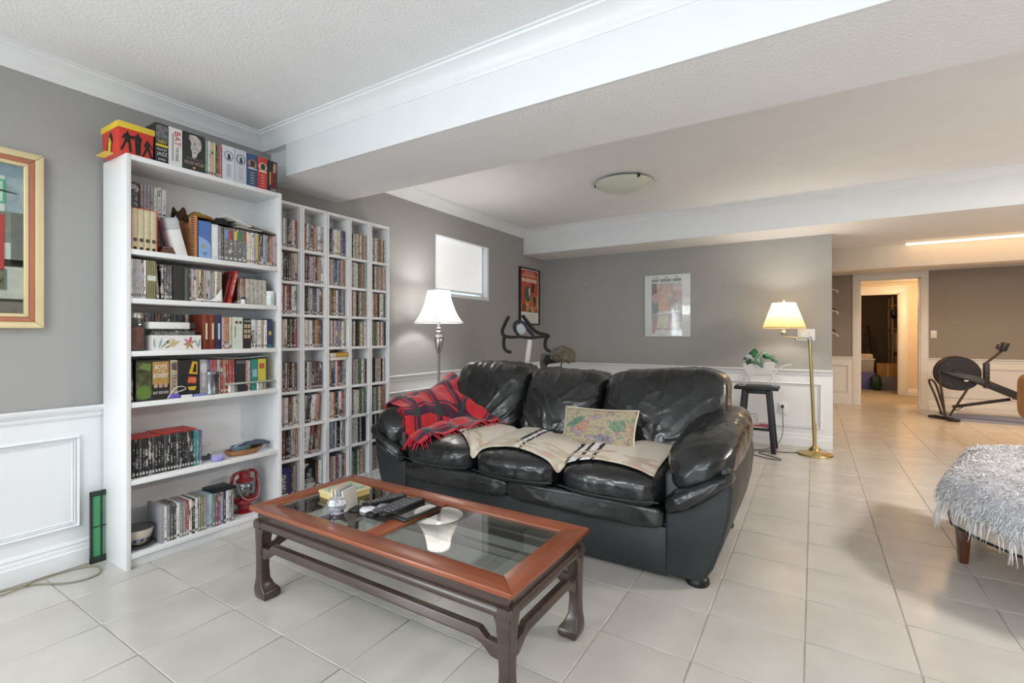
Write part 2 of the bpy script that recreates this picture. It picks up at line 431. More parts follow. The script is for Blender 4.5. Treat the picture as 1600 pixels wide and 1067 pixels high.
# left wall with the window opening
WY0, WY1, WZ0, WZ1 = 3.57, 4.47, 1.535, 2.125
LD = (-3.2, -1.25, 0, 2.04)   # patio door opening of the left wall, behind the camera
w = MB()
w.box(-.16, 0, YR, LD[0], -.1, 2.6).box(-.16, 0, LD[0], LD[1], 2.04, 2.6).box(-.16, 0, LD[1], WY0, -.1, 2.6)
w.box(-.16, 0, WY1, YB + .12, -.1, 2.6).box(-.16, 0, WY0, WY1, -.1, WZ0).box(-.16, 0, WY0, WY1, WZ1, 2.6)
struct('wall_left', w, M_wall, weld=.0001)
struct('wall_back', MB().box(-.16, 3.265, YB, YB + .13, -.1, 2.3), M_wall)
# rear wall behind the camera with the opening of an added window
RW = (1.75, 4.85, .70, 2.03)
w = MB(); w.box(-.16, RW[0], YR - .16, YR, -.1, 2.6).box(RW[1], XR + .16, YR - .16, YR, -.1, 2.6).box(RW[0], RW[1], YR - .16, YR, -.1, RW[2]).box(RW[0], RW[1], YR - .16, YR, RW[3], 2.6)
struct('wall_rear', w, M_wall)
struct('wall_right', MB().box(XR, XR + .16, YR, 14.8, -.1, 2.6), M_wall)
struct('ceiling', MB().box(-.16, XR + .16, YR - .16, 5.30, CEIL, CEIL + .12), M_ceil)
# dropped beam, soffit, far ceiling
struct('ceiling_beam', MB().prism([(1.86, CEIL), (1.86, 2.156), (2.43, 2.156), (2.43, CEIL)], 'x', .25, XR).prism([(1.955, CEIL), (1.955, 2.157), (2.43, 2.157), (2.43, CEIL)], 'x', 0, .25), M_ceil, weld=.0001)
tag(bx('beam_face_board', M_trim, None, .25, XR, 1.846, 1.8605, 2.1555, CEIL, bevel=.001), kind='structure').name = 'trim_1'
struct('ceiling_soffit', MB().box(0, XR, 5.255, 6.95, 2.152, CEIL + .1), M_ceil_s)
tag(bx('trim_2', M_trim, None, 0, XR, 5.247, 5.256, 2.1515, CEIL, bevel=.001), kind='structure')
struct('ceiling_hall', MB().box(3.1, XR, 6.95, 14.8, 2.125, 2.3), M_ceil_s)
struct('ceiling_header', MB().box(3.265, XR, 6.86, 7.06, 1.900, 2.16), M_cream, bevel=.002)
# hall beyond
struct('wall_hall_left', MB().box(3.10, 3.265, YB + .13, YF, -.1, 2.3), M_greyw2)
w = MB(); w.box(3.10, 3.745, YF, YF + .12, -.1, 2.3).box(3.745, 4.508, YF, YF + .12, 2.04, 2.3).box(4.508, XR, YF, YF + .12, -.1, 2.3)
struct('wall_far', w, M_greyw2)
w = MB(); w.box(3.5, 3.887, 11.65, 11.77, -.1, 2.3).box(3.887, 4.489, 11.65, 11.77, 1.93, 2.3).box(4.489, 6.2, 11.65, 11.77, -.1, 2.3)
struct('wall_hall_end', w, M_cream)
struct('wall_hall_side', MB().box(3.50, 3.62, YF + .12, 11.65, -.1, 2.3).box(6.1, 6.2, YF + .12, 11.65, -.1, 2.3), M_cream)
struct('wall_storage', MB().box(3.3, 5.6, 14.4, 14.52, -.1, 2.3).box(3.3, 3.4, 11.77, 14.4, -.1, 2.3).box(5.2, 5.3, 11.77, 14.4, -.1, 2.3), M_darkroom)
# opening casing and door casing
def casing(name, x0, x1, ztop, y, wdt, m):
    t = tag(MB().box(x0 - wdt, x0, y - .018, y, 0, ztop + .0).build(name, m, None, bevel=.003), kind='structure')
    MB().box(x1, x1 + wdt, y - .018, y, 0, ztop).build('casing_post', m, t, bevel=.003)
    MB().box(x0 - wdt, x1 + wdt, y - .022, y, ztop, ztop + wdt).build('casing_head', m, t, bevel=.003)
    MB().box(x0 - .002, x0 + .016, y, y + .125, 0, ztop).box(x1 - .016, x1 + .002, y, y + .125, 0, ztop).box(x0 - .002, x1 + .002, y, y + .125, ztop - .016, ztop).build('jamb', m, t)
casing('door_1', 3.745, 4.508, 2.03, YF, .095, M_trim)
t = casing('door_2', 3.887, 4.489, 1.93, 11.65, .125, M_trim)
tag(MB().box(3.74, 4.64, 11.615, 11.65, 2.05, 2.08).build('trim_3', M_trim, None, bevel=.004), kind='structure')

# mouldings
CROWN = [(0, -.098), (.006, -.098), (.010, -.085), (.016, -.080), (.022, -.062), (.040, -.036), (.062, -.022), (.070, -.018), (.074, -.010), (.086, -.008), (.086, 0), (0, 0)]
RAIL = [(0, -.028), (.010, -.026), (.014, -.016), (.011, -.008), (.016, 0), (.026, .006), (.032, .016), (.034, .026), (.030, .030), (0, .030)]
BASE = [(0, 0), (.020, 0), (.020, .075), (.015, .082), (.015, .098), (.011, .104), (.013, .113), (.007, .126), (0, .128)]
def mould(name, prof, a, b, out, m=M_trim):
    return tag(MB().sweep(prof, (a, b, out)).build(name, m, None, smooth=True, ang=35), kind='structure')
mould('trim_4', CROWN, (0, YR, CEIL), (0, 1.955, CEIL), (1, 0, 0))
mould('trim_5', CROWN, (0, 2.43, CEIL), (0, 5.25, CEIL), (1, 0, 0))
mould('trim_6', CROWN, (.0, 1.848, CEIL), (XR, 1.848, CEIL), (0, -1, 0))
mould('trim_7', [(p[0] * .8, p[1] * .7) for p in CROWN], (0, 5.249, CEIL), (XR, 5.249, CEIL), (0, -1, 0))
struct('trim_8', MB().box(0, .2515, 1.8485, 1.9005, 2.362, CEIL).box(0, .252, 1.900, 1.957, 2.156, CEIL), M_trim)
# wainscot boards, rails, baseboards
tag(bx('wainscot', M_trim, None, 0, .006, LD[1], YB, 0, .765, bevel=0), kind='structure').name = 'trim_9'
tag(bx('wainscot', M_trim, None, 0, 3.267, YB - .006, YB, 0, .765, bevel=0), kind='structure').name = 'trim_10'
mould('trim_11', RAIL, (.004, LD[1], .757), (.004, YB, .757), (1, 0, 0))
mould('trim_12', RAIL, (0, YB - .004, .757), (3.272, YB - .004, .757), (0, -1, 0))
mould('baseboard_left', BASE, (.005, LD[1], 0), (.005, YB, 0), (1, 0, 0))
mould('baseboard_back', BASE, (0, YB - .005, 0), (3.270, YB - .005, 0), (0, -1, 0))
tag(bx('trim_13', M_trim, None, 3.262, 3.272, YB - .004, YB + .134, 0, .785, bevel=.002), kind='structure')
# far wall wainscot
for nme, x0, x1 in (('trim_14', 3.265, 3.65), ('trim_15', 4.603, XR)):
    tag(bx('w', M_trim, None, x0, x1, YF - .006, YF, 0, .775, bevel=0), kind='structure').name = nme
mould('trim_16', RAIL, (3.265, YF - .004, .757), (3.65, YF - .004, .757), (0, -1, 0))
mould('trim_17', RAIL, (4.603, YF - .004, .757), (XR, YF - .004, .757), (0, -1, 0))
mould('baseboard_far', BASE, (4.603, YF - .005, 0), (XR, YF - .005, 0), (0, -1, 0))
mould('baseboard_hall', BASE, (4.614, 11.645, 0), (6.1, 11.645, 0), (0, -1, 0))
PF = .034
def panel_frame(name, axis, a0, a1, z0, z1, c, notch=.0):
    """picture-frame moulding: four mitred bars with an inner and an outer bead"""
    mb = MB()
    def bead(off, wd, h):
        o0, o1 = a0 + off, a1 - off; p0, p1 = z0 + off, z1 - off; i0, i1 = o0 + wd, o1 - wd; q0, q1 = p0 + wd, p1 - wd
        m0, m1, n0, n1 = o0 + wd / 2, o1 - wd / 2, p0 + wd / 2, p1 - wd / 2
        rings = [((o0, p0), (o1, p0), (o1, p1), (o0, p1), 0), ((m0, n0), (m1, n0), (m1, n1), (m0, n1), h), ((i0, q0), (i1, q0), (i1, q1), (i0, q1), 0)]
        vs = []
        for rg in rings:
            for q in rg[:4]:
                vs.append((c + rg[4], q[0], q[1]) if axis == 'y' else (q[0], c - rg[4], q[1]))
        fs = []
        for k in (0, 4):
            for i in range(4): fs.append((k + i, k + (i + 1) % 4, k + 4 + (i + 1) % 4, k + 4 + i))
        mb.add(vs, fs)
    bead(0, .018, .016); bead(.018, .010, .008); bead(.028, .008, .006)
    return tag(mb.build(name, M_trim, None), kind='structure')
pi = 18
for a0, a1 in ((-1.1, -.5), (-.35, .90), (1.1, 2.65), (2.85, 4.2), (4.4, 5.6)):
    panel_frame('trim_%d' % pi, 'y', a0, a1, .19, .645, .006); pi += 1
for a0, a1 in ((.18, 1.58), (1.76, 3.18)):
    panel_frame('trim_%d' % pi, 'x', a0, a1, .185, .65, YB - .006); pi += 1
for a0, a1 in ((3.32, 3.60), (4.72, 6.1), (6.25, 7.5)):
    panel_frame('trim_%d' % pi, 'x', a0, a1, .19, .65, YF - .006); pi += 1

# window on the left wall with a drawn white blind
M_blind = mat('daylit_white_blind', 'f6f8fa', .7, var=.05, vscale=3, emit=.28)
wn = tag(MB().box(-.10, .004, WY1 - .028, WY1 + .004, WZ0 - .004, WZ1).box(-.10, .008, WY0 - .004, WY1 + .004, WZ0 - .012, WZ0 + .022).box(-.10, -.002, WY0, WY0 + .012, WZ0, WZ1).box(-.10, -.002, WY0, WY1, WZ1 - .010, WZ1).build('window_1', M_trim, None, bevel=.002), kind='structure')
bx('pane', M_glass, wn, -.15, -.145, WY0, WY1, WZ0, WZ1, bevel=0)
bl = MB()
for k in range(2): pass
bl.box(-.050, -.046, WY0 + .015, WY1 - .06, WZ0 + .065, WZ1 - .012)
bo = bl.build('blind', M_blind, wn)
bx('blind_bottom_bar', M_trim, bo, -.058, -.038, WY0 + .014, WY1 - .058, WZ0 + .048, WZ0 + .068, bevel=.004)
bx('window_sash', M_trim, wn, -.12, -.06, WY1 - .062, WY1 - .040, WZ0, WZ1, bevel=.003)
def glazed(name, axis, a0, a1, z0, z1, c, mull):
    mb = MB()
    def bar(p0, p1, q0, q1):
        if axis == 'x': mb.box(p0, p1, c - .03, c + .03, q0, q1)
        else: mb.box(c - .03, c + .03, p0, p1, q0, q1)
    bar(a0, a1, z0, z0 + .07); bar(a0, a1, z1 - .06, z1); bar(a0, a0 + .06, z0 + .07, z1 - .06); bar(a1 - .06, a1, z0 + .07, z1 - .06)
    for m_ in mull: bar(m_ - .035, m_ + .035, z0 + .07, z1 - .06)
    o = struct(name, mb, M_trim)
    ed = [a0 + .06] + [q for m_ in mull for q in (m_ - .035, m_ + .035)] + [a1 - .06]
    for k in range(0, len(ed), 2):
        g = MB()
        if axis == 'x': g.box(ed[k], ed[k + 1], c - .002, c + .002, z0 + .07, z1 - .06)
        else: g.box(c - .002, c + .002, ed[k], ed[k + 1], z0 + .07, z1 - .06)
        g.build('pane', M_glass, o)
    return o
glazed('added_rear_window', 'x', RW[0], RW[1], RW[2], RW[3], YR - .08, (2.78, 3.82))  # added window that frames the rear fill light
pd = glazed('door_3', 'y', LD[0], LD[1], 0, LD[3], -.08, (-2.225,))
bx('handle', M_steel, pd, -.05, -.01, -2.21, -2.195, .95, 1.15, bevel=.004)
# added square panels, out of the frame, that hold the ceiling fill lights
M_diff = mat('fill_panel_diffuser', 'ffffff', .5, emit=1.0)
for (x, y) in ((1.3, -.9), (3.6, -1.2), (5.9, 3.6)):
    t = thing('added_fill_panel', 'added unseen white fill light panel at %s' % {1.3: 'the front left of the room', 3.6: 'the front middle of the room', 5.9: 'the right of the room beyond the beam'}[x], 'ceiling light', (x, y, CEIL), 'added fill panels')
    MB().box(x - .31, x + .31, y - .31, y + .31, CEIL - .024, CEIL).build('frame', M_trim, t, bevel=.003)
# warm strip fixture against the header
M_strip = mat('warm_lit_tube', 'ffe9c8', .4, emit=1.15)
t = thing('strip_light', 'slim lit warm strip light under the soffit in front of the cream header', 'strip light', (5.4, 6.83, 2.13))
MB().box(3.97, 7.2, 6.845, 6.862, 2.128, 2.152).build('channel', M_trim, t)
MB().box(3.975, 7.19, 6.815, 6.846, 2.130, 2.150).build('tube', M_strip, t, bevel=.006)
area_light('strip_glow', (5.5, 6.60, 2.12), (R(48), 0, 0), 3.1, .04, 2.2, WARM)
t = thing('hall_ceiling_light', 'warm lit tube light on the low ceiling behind the header', 'ceiling light', (5.2, 7.6, 2.125))
MB().box(4.28, 6.12, 7.53, 7.67, 2.088, 2.125).build('housing', M_trim, t, bevel=.004)

# ================================================================== SOFA
def soft(name, c, half, e, m, parent, n=22, deform=None, wr=0, wsc=(6, 6, 6), seed=0, pw=1):
    """stuffed cushion: superellipsoid grid with wrinkles"""
    c = Vector(c); h = Vector(half); idx = {}; vs = []; fs = []
    def P(a, b, ax, sg):
        p = [0, 0, 0]; p[ax] = sg; p[(ax + 1) % 3] = a; p[(ax + 2) % 3] = b
        key = tuple(round(q, 5) for q in p)
        if key in idx: return idx[key]
        r = sum(abs(q) ** e for q in p) ** (1 / e)
        q = Vector(p) / r
        v = c + Vector((q.x * h.x, q.y * h.y, q.z * h.z))
        if wr:
            s = Vector((v.x * wsc[0] + seed * 7.3, v.y * wsc[1], v.z * wsc[2] + seed * 3.1))
            f = noise.noise(s); g = 1 - abs(noise.noise(s * 1.9 + Vector((5, 1, 2)))) * 2
            k = min(1, h.x, h.y, h.z) * 0 + wr * (f * .9 + max(0, g) ** 3 * .8 - .3)
            v = v + q.normalized() * k
        if deform: v = deform(v, q)
        idx[key] = len(vs); vs.append(v); return idx[key]
    for ax in range(3):
        for sg in (-1, 1):
            g = [[P(-1 + 2 * i / n, -1 + 2 * j / n, ax, sg) for j in range(n + 1)] for i in range(n + 1)]
            for i in range(n):
                for j in range(n):
                    q = (g[i][j], g[i + 1][j], g[i + 1][j + 1], g[i][j + 1])
                    fs.append(q if sg > 0 else q[::-1])
    mb = MB().add(vs, fs); o = mb.build(name, m, parent, smooth=True, ang=180)
    return o, (vs, fs)
SX, SY = 1.70, 2.27
sofa = thing('sofa', 'black leather three-seat sofa with pillowy arms standing on the tile floor', 'sofa', (SX, 2.75, 0))
DR = []   # surfaces to drape cloth over
def keep(r): DR.append(r[1]); return r[0]
# base and back shell
bx('base', M_leather_flat, sofa, .86, 2.535, 2.305, 3.16, .022, .30, bevel=.012)
MB().prism([(3.05, .03), (3.215, .03), (3.25, .5), (3.27, .80), (3.20, .86), (3.10, .80), (3.02, .40)], 'x', .74, 2.665).build('back_shell', M_leather_flat, sofa, bevel=.03, seg=3)
bx('front_panel', M_leather_flat, sofa, .875, 2.528, 2.282, 2.31, .02, .245, bevel=.008)
for k, (a, b) in enumerate(((.885, 1.665), (1.655, 2.520))):
    soft('front_roll', ((a + b) / 2, 2.300, .288), ((b - a) / 2, .062, .060), 5, M_leather, sofa, n=30, wr=.003, wsc=(4, 7, 6), seed=k + 3)
# seat cushions
for k in range(3):
    a = .878 + k * .549
    def df(v, q, a=a):
        t = (v.y - 2.22) / .8
        v.z += .045 * t + .020 * (1 - abs(q.x) ** 2.2) * max(0, q.z) - .01 * max(0, -q.y) ** 6
        if q.y < -.4: v.y -= .018 * (1 - abs(q.x) ** 3) * (1 - q.z * q.z)
        return v
    o = keep(soft('seat_cushion', (a + .2745, 2.63, .402), (.281, .41, .078), 5.0, M_leather, sofa, n=36, deform=df, wr=.004, wsc=(11, 5, 5), seed=k))
    MB().tube([(a + .02, 2.226, .372), (a + .14, 2.206, .366), (a + .2745, 2.200, .364), (a + .41, 2.206, .366), (a + .53, 2.226, .372)], .0035, 6, sub=4).build('piping', M_leather_flat, o)
# back cushions
for k, (a, b) in enumerate(((.765, 1.380), (1.375, 1.955), (1.95, 2.70))):
    def df(v, q, k=k, a=a, b=b):
        t = (v.z - .44) / .5; f = 1 if q.y < 0 else 0; e = abs(q.x)
        v.y += .22 * t - .045 * (1 - e ** 2) * (1 - abs(q.z) ** 2) * f
        up = max(0, q.z)
        if k == 0: v.z += up * (.012 - .028 * max(0, q.x) ** 2)
        if k == 1: v.z -= up * (.030 + .012 * q.x)
        if k == 2: v.z += up * (-.020 + .030 * min(1, q.x + .7) if q.x < .5 else .016 - .10 * (q.x - .5) ** 2)
        if (k == 0 and q.x > 0) or k == 1 or (k == 2 and q.x < 0):
            v.y += .045 * e ** 8 * f * (1.1 - .3 * q.z); v.z -= .006 * e ** 10 * up
        # gathers at the top edge and slack drapes below, running towards the seams
        g = noise.noise(Vector((v.x * 26, 3 * k, v.z * 2.2))); d2 = noise.noise(Vector((v.x * 9 - v.z * 8 * (1 if q.x > 0 else -1), k * 5, v.z * 7)))
        r_ = max(0, 1 - abs(d2) * 4.5)
        v.y -= f * (.008 * g * max(0, q.z + .1) + .013 * r_ ** 2 * (1 - q.z ** 4) * (.25 + e) * max(0, .9 - q.z))
        v.z += up * .004 * g
        return v
    keep(soft('back_cushion', ((a + b) / 2, 2.90, .685), ((b - a) / 2, .135, .245), 6.5, M_leather, sofa, n=60, deform=df, wr=.007, wsc=(4, 2, 3.5), seed=k + 10))
# arms
for sgn in (1, -1):
    MX = lambda u: SX + sgn * u
    poly = [(.822, .03), (.985, .03), (1.03, .10), (1.072, .22), (1.10, .34), (1.112, .46), (1.10, .56), (.95, .58), (.822, .50)]
    arm = MB().prism([(MX(u), z) for u, z in poly], 'y', 2.272, 3.17).build('arm', M_leather_flat, sofa, bevel=.018, seg=3)
    def df(v, q, sgn=sgn):
        u = (v.x - SX) * sgn
        v.z += (v.y - 2.3) * .085 - (.965 - u) * .30 * (1 if u < .965 else .35) - .030 * max(0, -q.y) ** 3
        v.z -= .030 * max(0, (2.32 - v.y) / .1) * max(0, min(1, (1.02 - u) / .12))
        fold = math.sin(v.y * 38 + u * 9) * .006 * max(0, q.x * sgn) * max(0, min(1, (v.y - 2.45) * 4))
        v.x += sgn * fold
        return v
    keep(soft('arm_pad', (MX(.962), 2.705, .568), (.168, .48, .108), 3.0, M_leather, arm, n=40, deform=df, wr=.005, wsc=(5, 6, 5), seed=20 + sgn))
    def df2(v, q, sgn=sgn):
        u = (v.x - SX) * sgn
        v.z += (u - .97) * .50 + .02 * max(0, q.x * sgn)
        s = .55 + .45 * min(1, max(0, (1.12 - u) / .3)); v.z = .455 + (u - .97) * .5 + (v.z - .455 - (u - .97) * .5) * s
        return v
    soft('arm_fold', (MX(.970), 2.285, .430), (.150, .085, .070), 2.6, M_leather, arm, n=26, deform=df2, wr=.005, wsc=(9, 6, 9), seed=30 + sgn)
    for y in (2.335, 3.12):
        MB().lathe([(.050, .0), (.055, .012), (.050, .03), (.036, .042)], (MX(.955), y, 0), 16).build('foot', M_black, sofa, smooth=True)
def bvh(rs):
    vs, fs = [], []
    for v, f in rs:
        b = len(vs); vs += v; fs += [tuple(b + i for i in p) for p in f]
    return BVHTree.FromPolygons([tuple(v) for v in vs], fs)
TREE = bvh(DR)
def top(x, y, zmax=1.3):
    h = TREE.ray_cast(Vector((x, y, zmax)), Vector((0, 0, -1)))
    return h[0].z if h[0] is not None else None

def cloth(name, XY, nu, nv, m, lift, thick, label, cat, extra=None, smooth_it=3, zcap=None, floorz=.40, keep_above=True):
    """cloth laid over the sofa: XY(u,v) gives the plan position, height from the surfaces below"""
    Z = [[0] * (nv + 1) for _ in range(nu + 1)]; B = [[0] * (nv + 1) for _ in range(nu + 1)]; P = [[None] * (nv + 1) for _ in range(nu + 1)]
    for i in range(nu + 1):
        for j in range(nv + 1):
            x, y = XY(i / nu, j / nv); P[i][j] = (x, y)
            z = top(x, y); z = floorz if z is None else z
            if zcap: z = min(z, zcap(i / nu, j / nv))
            B[i][j] = z; Z[i][j] = z
    for _ in range(smooth_it):
        Q = [r[:] for r in Z]
        for i in range(nu + 1):
            for j in range(nv + 1):
                ns = [Z[a][b] for a in (i - 1, i, i + 1) for b in (j - 1, j, j + 1) if 0 <= a <= nu and 0 <= b <= nv]
                Q[i][j] = max(B[i][j], sum(ns) / len(ns)) if keep_above else sum(ns) / len(ns)
        Z = Q
    T = []
    for i in range(nu + 1):
        T.append([])
        for j in range(nv + 1):
            z = Z[i][j] + lift
            if extra: z += extra(i / nu, j / nv)
            T[-1].append(Vector((P[i][j][0], P[i][j][1], z)))
    me_v = [v for r in T for v in r]; W = nv + 1
    fs = [(i * W + j, (i + 1) * W + j, (i + 1) * W + j + 1, i * W + j + 1) for i in range(nu) for j in range(nv)]
    o = MB().add(me_v, fs).build(name, m, None, smooth=True, ang=180)
    uvl = o.data.uv_layers.new(name='uv')
    vid = {}
    for p in o.data.polygons:
        for li in p.loop_indices:
            vi = o.data.loops[li].vertex_index; uvl.data[li].uv = ((vi // W) / nu, (vi % W) / nv)
    so = o.modifiers.new('thick', 'SOLIDIFY'); so.thickness = thick; so.offset = 1
    tag(o, label, cat)
    return o, T

def m_plaid():
    m, nt, b = nm('red_tartan_wool')
    uv = N(nt, 'ShaderNodeUVMap'); sp = N(nt, 'ShaderNodeSeparateXYZ'); L(nt, uv.outputs[0], sp.inputs[0])
    cols = []
    red, dark, green, mar = srgb('c8262f'), srgb('26203a'), srgb('23443a'), srgb('8a1d38')
    outs = []
    for ax, rep in (('X', 2.7), ('Y', 3.1)):
        mu = N(nt, 'ShaderNodeMath', operation='MULTIPLY'); mu.inputs[1].default_value = rep; L(nt, sp.outputs[ax], mu.inputs[0])
        fr = N(nt, 'ShaderNodeMath', operation='FRACT'); L(nt, mu.outputs[0], fr.inputs[0])
        r = ramp(nt, [(0, (0, 0, 0)), (.30, (.9, .9, .9)), (.36, (0, 0, 0)), (.40, (.9, .9, .9)), (.56, (0, 0, 0)), (.76, (.4, .4, .4)), (.79, (0, 0, 0)), (.84, (.4, .4, .4)), (.87, (0, 0, 0))], 'CONSTANT')
        L(nt, fr.outputs[0], r.inputs[0]); outs.append(r.outputs[0])
    av = N(nt, 'ShaderNodeMix', data_type='RGBA'); av.inputs[0].default_value = .5; L(nt, outs[0], av.inputs[6]); L(nt, outs[1], av.inputs[7])
    cr = ramp(nt, [(0, red), (.18, red), (.22, mar), (.42, srgb('4b1a38')), (.5, srgb('3a1b38')), (.66, dark), (.9, green)])
    bw = N(nt, 'ShaderNodeRGBToBW'); L(nt, av.outputs[2], bw.inputs[0]); L(nt, bw.outputs[0], cr.inputs[0])
    L(nt, cr.outputs[0], b.inputs['Base Color']); b.inputs['Roughness'].default_value = .95; b.inputs['Sheen Weight'].default_value = .3
    tc = N(nt, 'ShaderNodeTexCoord'); nz = N(nt, 'ShaderNodeTexNoise'); nz.inputs['Scale'].default_value = 300; L(nt, tc.outputs['Object'], nz.inputs['Vector'])
    bp = N(nt, 'ShaderNodeBump'); bp.inputs['Strength'].default_value = .5; bp.inputs['Distance'].default_value = .002; L(nt, nz.outputs['Fac'], bp.inputs['Height']); L(nt, bp.outputs[0], b.inputs['Normal'])
    return m
M_plaid = m_plaid()
M_redwool = mat('red_wool', 'c2263a', .95, var=.2)
def m_blanket():
    m, nt, b = nm('woven_beige_blanket')
    uv = N(nt, 'ShaderNodeUVMap'); sp = N(nt, 'ShaderNodeSeparateXYZ'); L(nt, uv.outputs[0], sp.inputs[0])
    nz = N(nt, 'ShaderNodeTexNoise'); nz.inputs['Scale'].default_value = 26; nz.inputs['Detail'].default_value = 2; L(nt, uv.outputs[0], nz.inputs['Vector'])
    ad = N(nt, 'ShaderNodeMath', operation='MULTIPLY_ADD'); ad.inputs[1].default_value = .030; L(nt, nz.outputs['Fac'], ad.inputs[0])
    sk = N(nt, 'ShaderNodeMath', operation='MULTIPLY_ADD'); sk.inputs[1].default_value = .06; L(nt, sp.outputs['Y'], sk.inputs[0]); L(nt, sp.outputs['X'], sk.inputs[2]); L(nt, sk.outputs[0], ad.inputs[2])
    bg, wh, bk, gy, br = srgb('e0d6c9'), srgb('f2efea'), srgb('23242e'), srgb('9c9388'), srgb('c3b5a2')
    st = ramp(nt, [(0, wh), (.045, bk), (.060, wh), (.085, bk), (.10, gy), (.115, bg), (.125, br), (.14, bg), (.41, bk), (.428, wh), (.452, bk), (.466, bg), (.67, bk), (.69, wh), (.722, bk), (.738, wh), (.768, bk), (.785, bg)], 'CONSTANT')
    L(nt, ad.outputs[0], st.inputs[0])
    # patchy woven motif near the front edge
    n2 = N(nt, 'ShaderNodeTexNoise'); n2.inputs['Scale'].default_value = 9; n2.inputs['Detail'].default_value = 3; L(nt, uv.outputs[0], n2.inputs['Vector'])
    mot = ramp(nt, [(0, srgb('ded6ca')), (.50, srgb('d9c5a4')), (.57, srgb('c3bfae')), (.64, srgb('d9aaa0'))]); L(nt, n2.outputs['Fac'], mot.inputs[0])
    m1 = N(nt, 'ShaderNodeMath', operation='LESS_THAN'); m1.inputs[1].default_value = .30; L(nt, sp.outputs['Y'], m1.inputs[0])
    m2 = N(nt, 'ShaderNodeMath', operation='GREATER_THAN'); m2.inputs[1].default_value = .50; L(nt, n2.outputs['Fac'], m2.inputs[0])
    mm = N(nt, 'ShaderNodeMath', operation='MULTIPLY'); L(nt, m1.outputs[0], mm.inputs[0]); L(nt, m2.outputs[0], mm.inputs[1])
    mx = N(nt, 'ShaderNodeMix', data_type='RGBA'); L(nt, mm.outputs[0], mx.inputs[0]); L(nt, st.outputs[0], mx.inputs[6]); L(nt, mot.outputs[0], mx.inputs[7])
    L(nt, mx.outputs[2], b.inputs['Base Color']); b.inputs['Roughness'].default_value = .95
    wv = N(nt, 'ShaderNodeTexWave'); wv.inputs['Scale'].default_value = 120; L(nt, uv.outputs[0], wv.inputs['Vector'])
    bp = N(nt, 'ShaderNodeBump'); bp.inputs['Strength'].default_value = .4; bp.inputs['Distance'].default_value = .002; L(nt, wv.outputs['Fac'], bp.inputs['Height']); L(nt, bp.outputs[0], b.inputs['Normal'])
    return m
M_blanket = m_blanket()
def lerp2(a, b, t): return (a[0] + (b[0] - a[0]) * t, a[1] + (b[1] - a[1]) * t)
# beige blanket over the three seats
def bXY(u, v):
    x = 1.10 + u * 1.375
    front = 2.52 - .25 * min(1, u / .22) if u < .22 else 2.262 + .045 * math.sin((u - .22) * 8) ** 2
    back = 2.78
    return (x + .06 * v * (1 - u), front + (back - front) * v)
blk, _ = cloth('blanket', bXY, 90, 40, M_blanket, .007, .005, 'beige woven blanket with black and white stripes spread over the sofa seats', 'blanket', zcap=lambda u, v: .512, extra=lambda u, v: .004 * math.sin(u * 23 + v * 7) * v + .004, smooth_it=2)
DR.append(([v.copy() for r in _ for v in r], [(i * 41 + j, (i + 1) * 41 + j, (i + 1) * 41 + j + 1, i * 41 + j + 1) for i in range(90) for j in range(40)])); TREE = bvh(DR)
# red tartan throw over the left arm
def tXY(u, v):
    p = lerp2((.545, 2.36), (.60, 3.03), v); q = lerp2((1.06, 2.245), (1.26, 2.80), v)
    x, y = lerp2(p, q, u)
    return (x + .02 * math.sin(v * 9) * (1 - u), y + .035 * math.sin(u * 5) * (1 - v))
def tex(u, v):
    z = .010 * math.sin(u * 15 + v * 6) + .008 * math.sin(v * 21 - u * 8) + .006 * noise.noise(Vector((u * 7, v * 7, 1)))
    z += .075 * max(0, 1 - ((u - .08) ** 2 + (v - 1) ** 2) / .09)
    z += .03 * max(0, 1 - abs(u - .78) * 6) * (.5 + .5 * math.sin(v * 8))
    return z + .012
thr, TT = cloth('tartan_throw', tXY, 70, 56, M_plaid, .006, .006, 'red and black tartan throw draped over the left sofa arm', 'throw', extra=tex, smooth_it=4, zcap=lambda u, v: .80 - .28 * u)
fr = MB(); random.seed(3)
for k in range(34):
    p = TT[70][k * 56 // 34]; d = Vector((.02 + random.uniform(-.01, .02), random.uniform(-.02, .012), -.012))
    fr.tube([p + Vector((0, 0, .003)), p + d + Vector((0, 0, .004)), p + d * 2.1 + Vector((0, 0, .002 - .01))], [.003, .0028, .002], 4)
for k in range(26):
    p = TT[30 + k * 40 // 26][0]; d = Vector((random.uniform(-.008, .012), -.014, -.014 - random.uniform(0, .012)))
    fr.tube([p + Vector((0, 0, .003)), p + d, p + d * 2.2], [.0035, .003, .002], 4)
tag(fr.build('fringe', M_redwool, thr), kind='stuff')

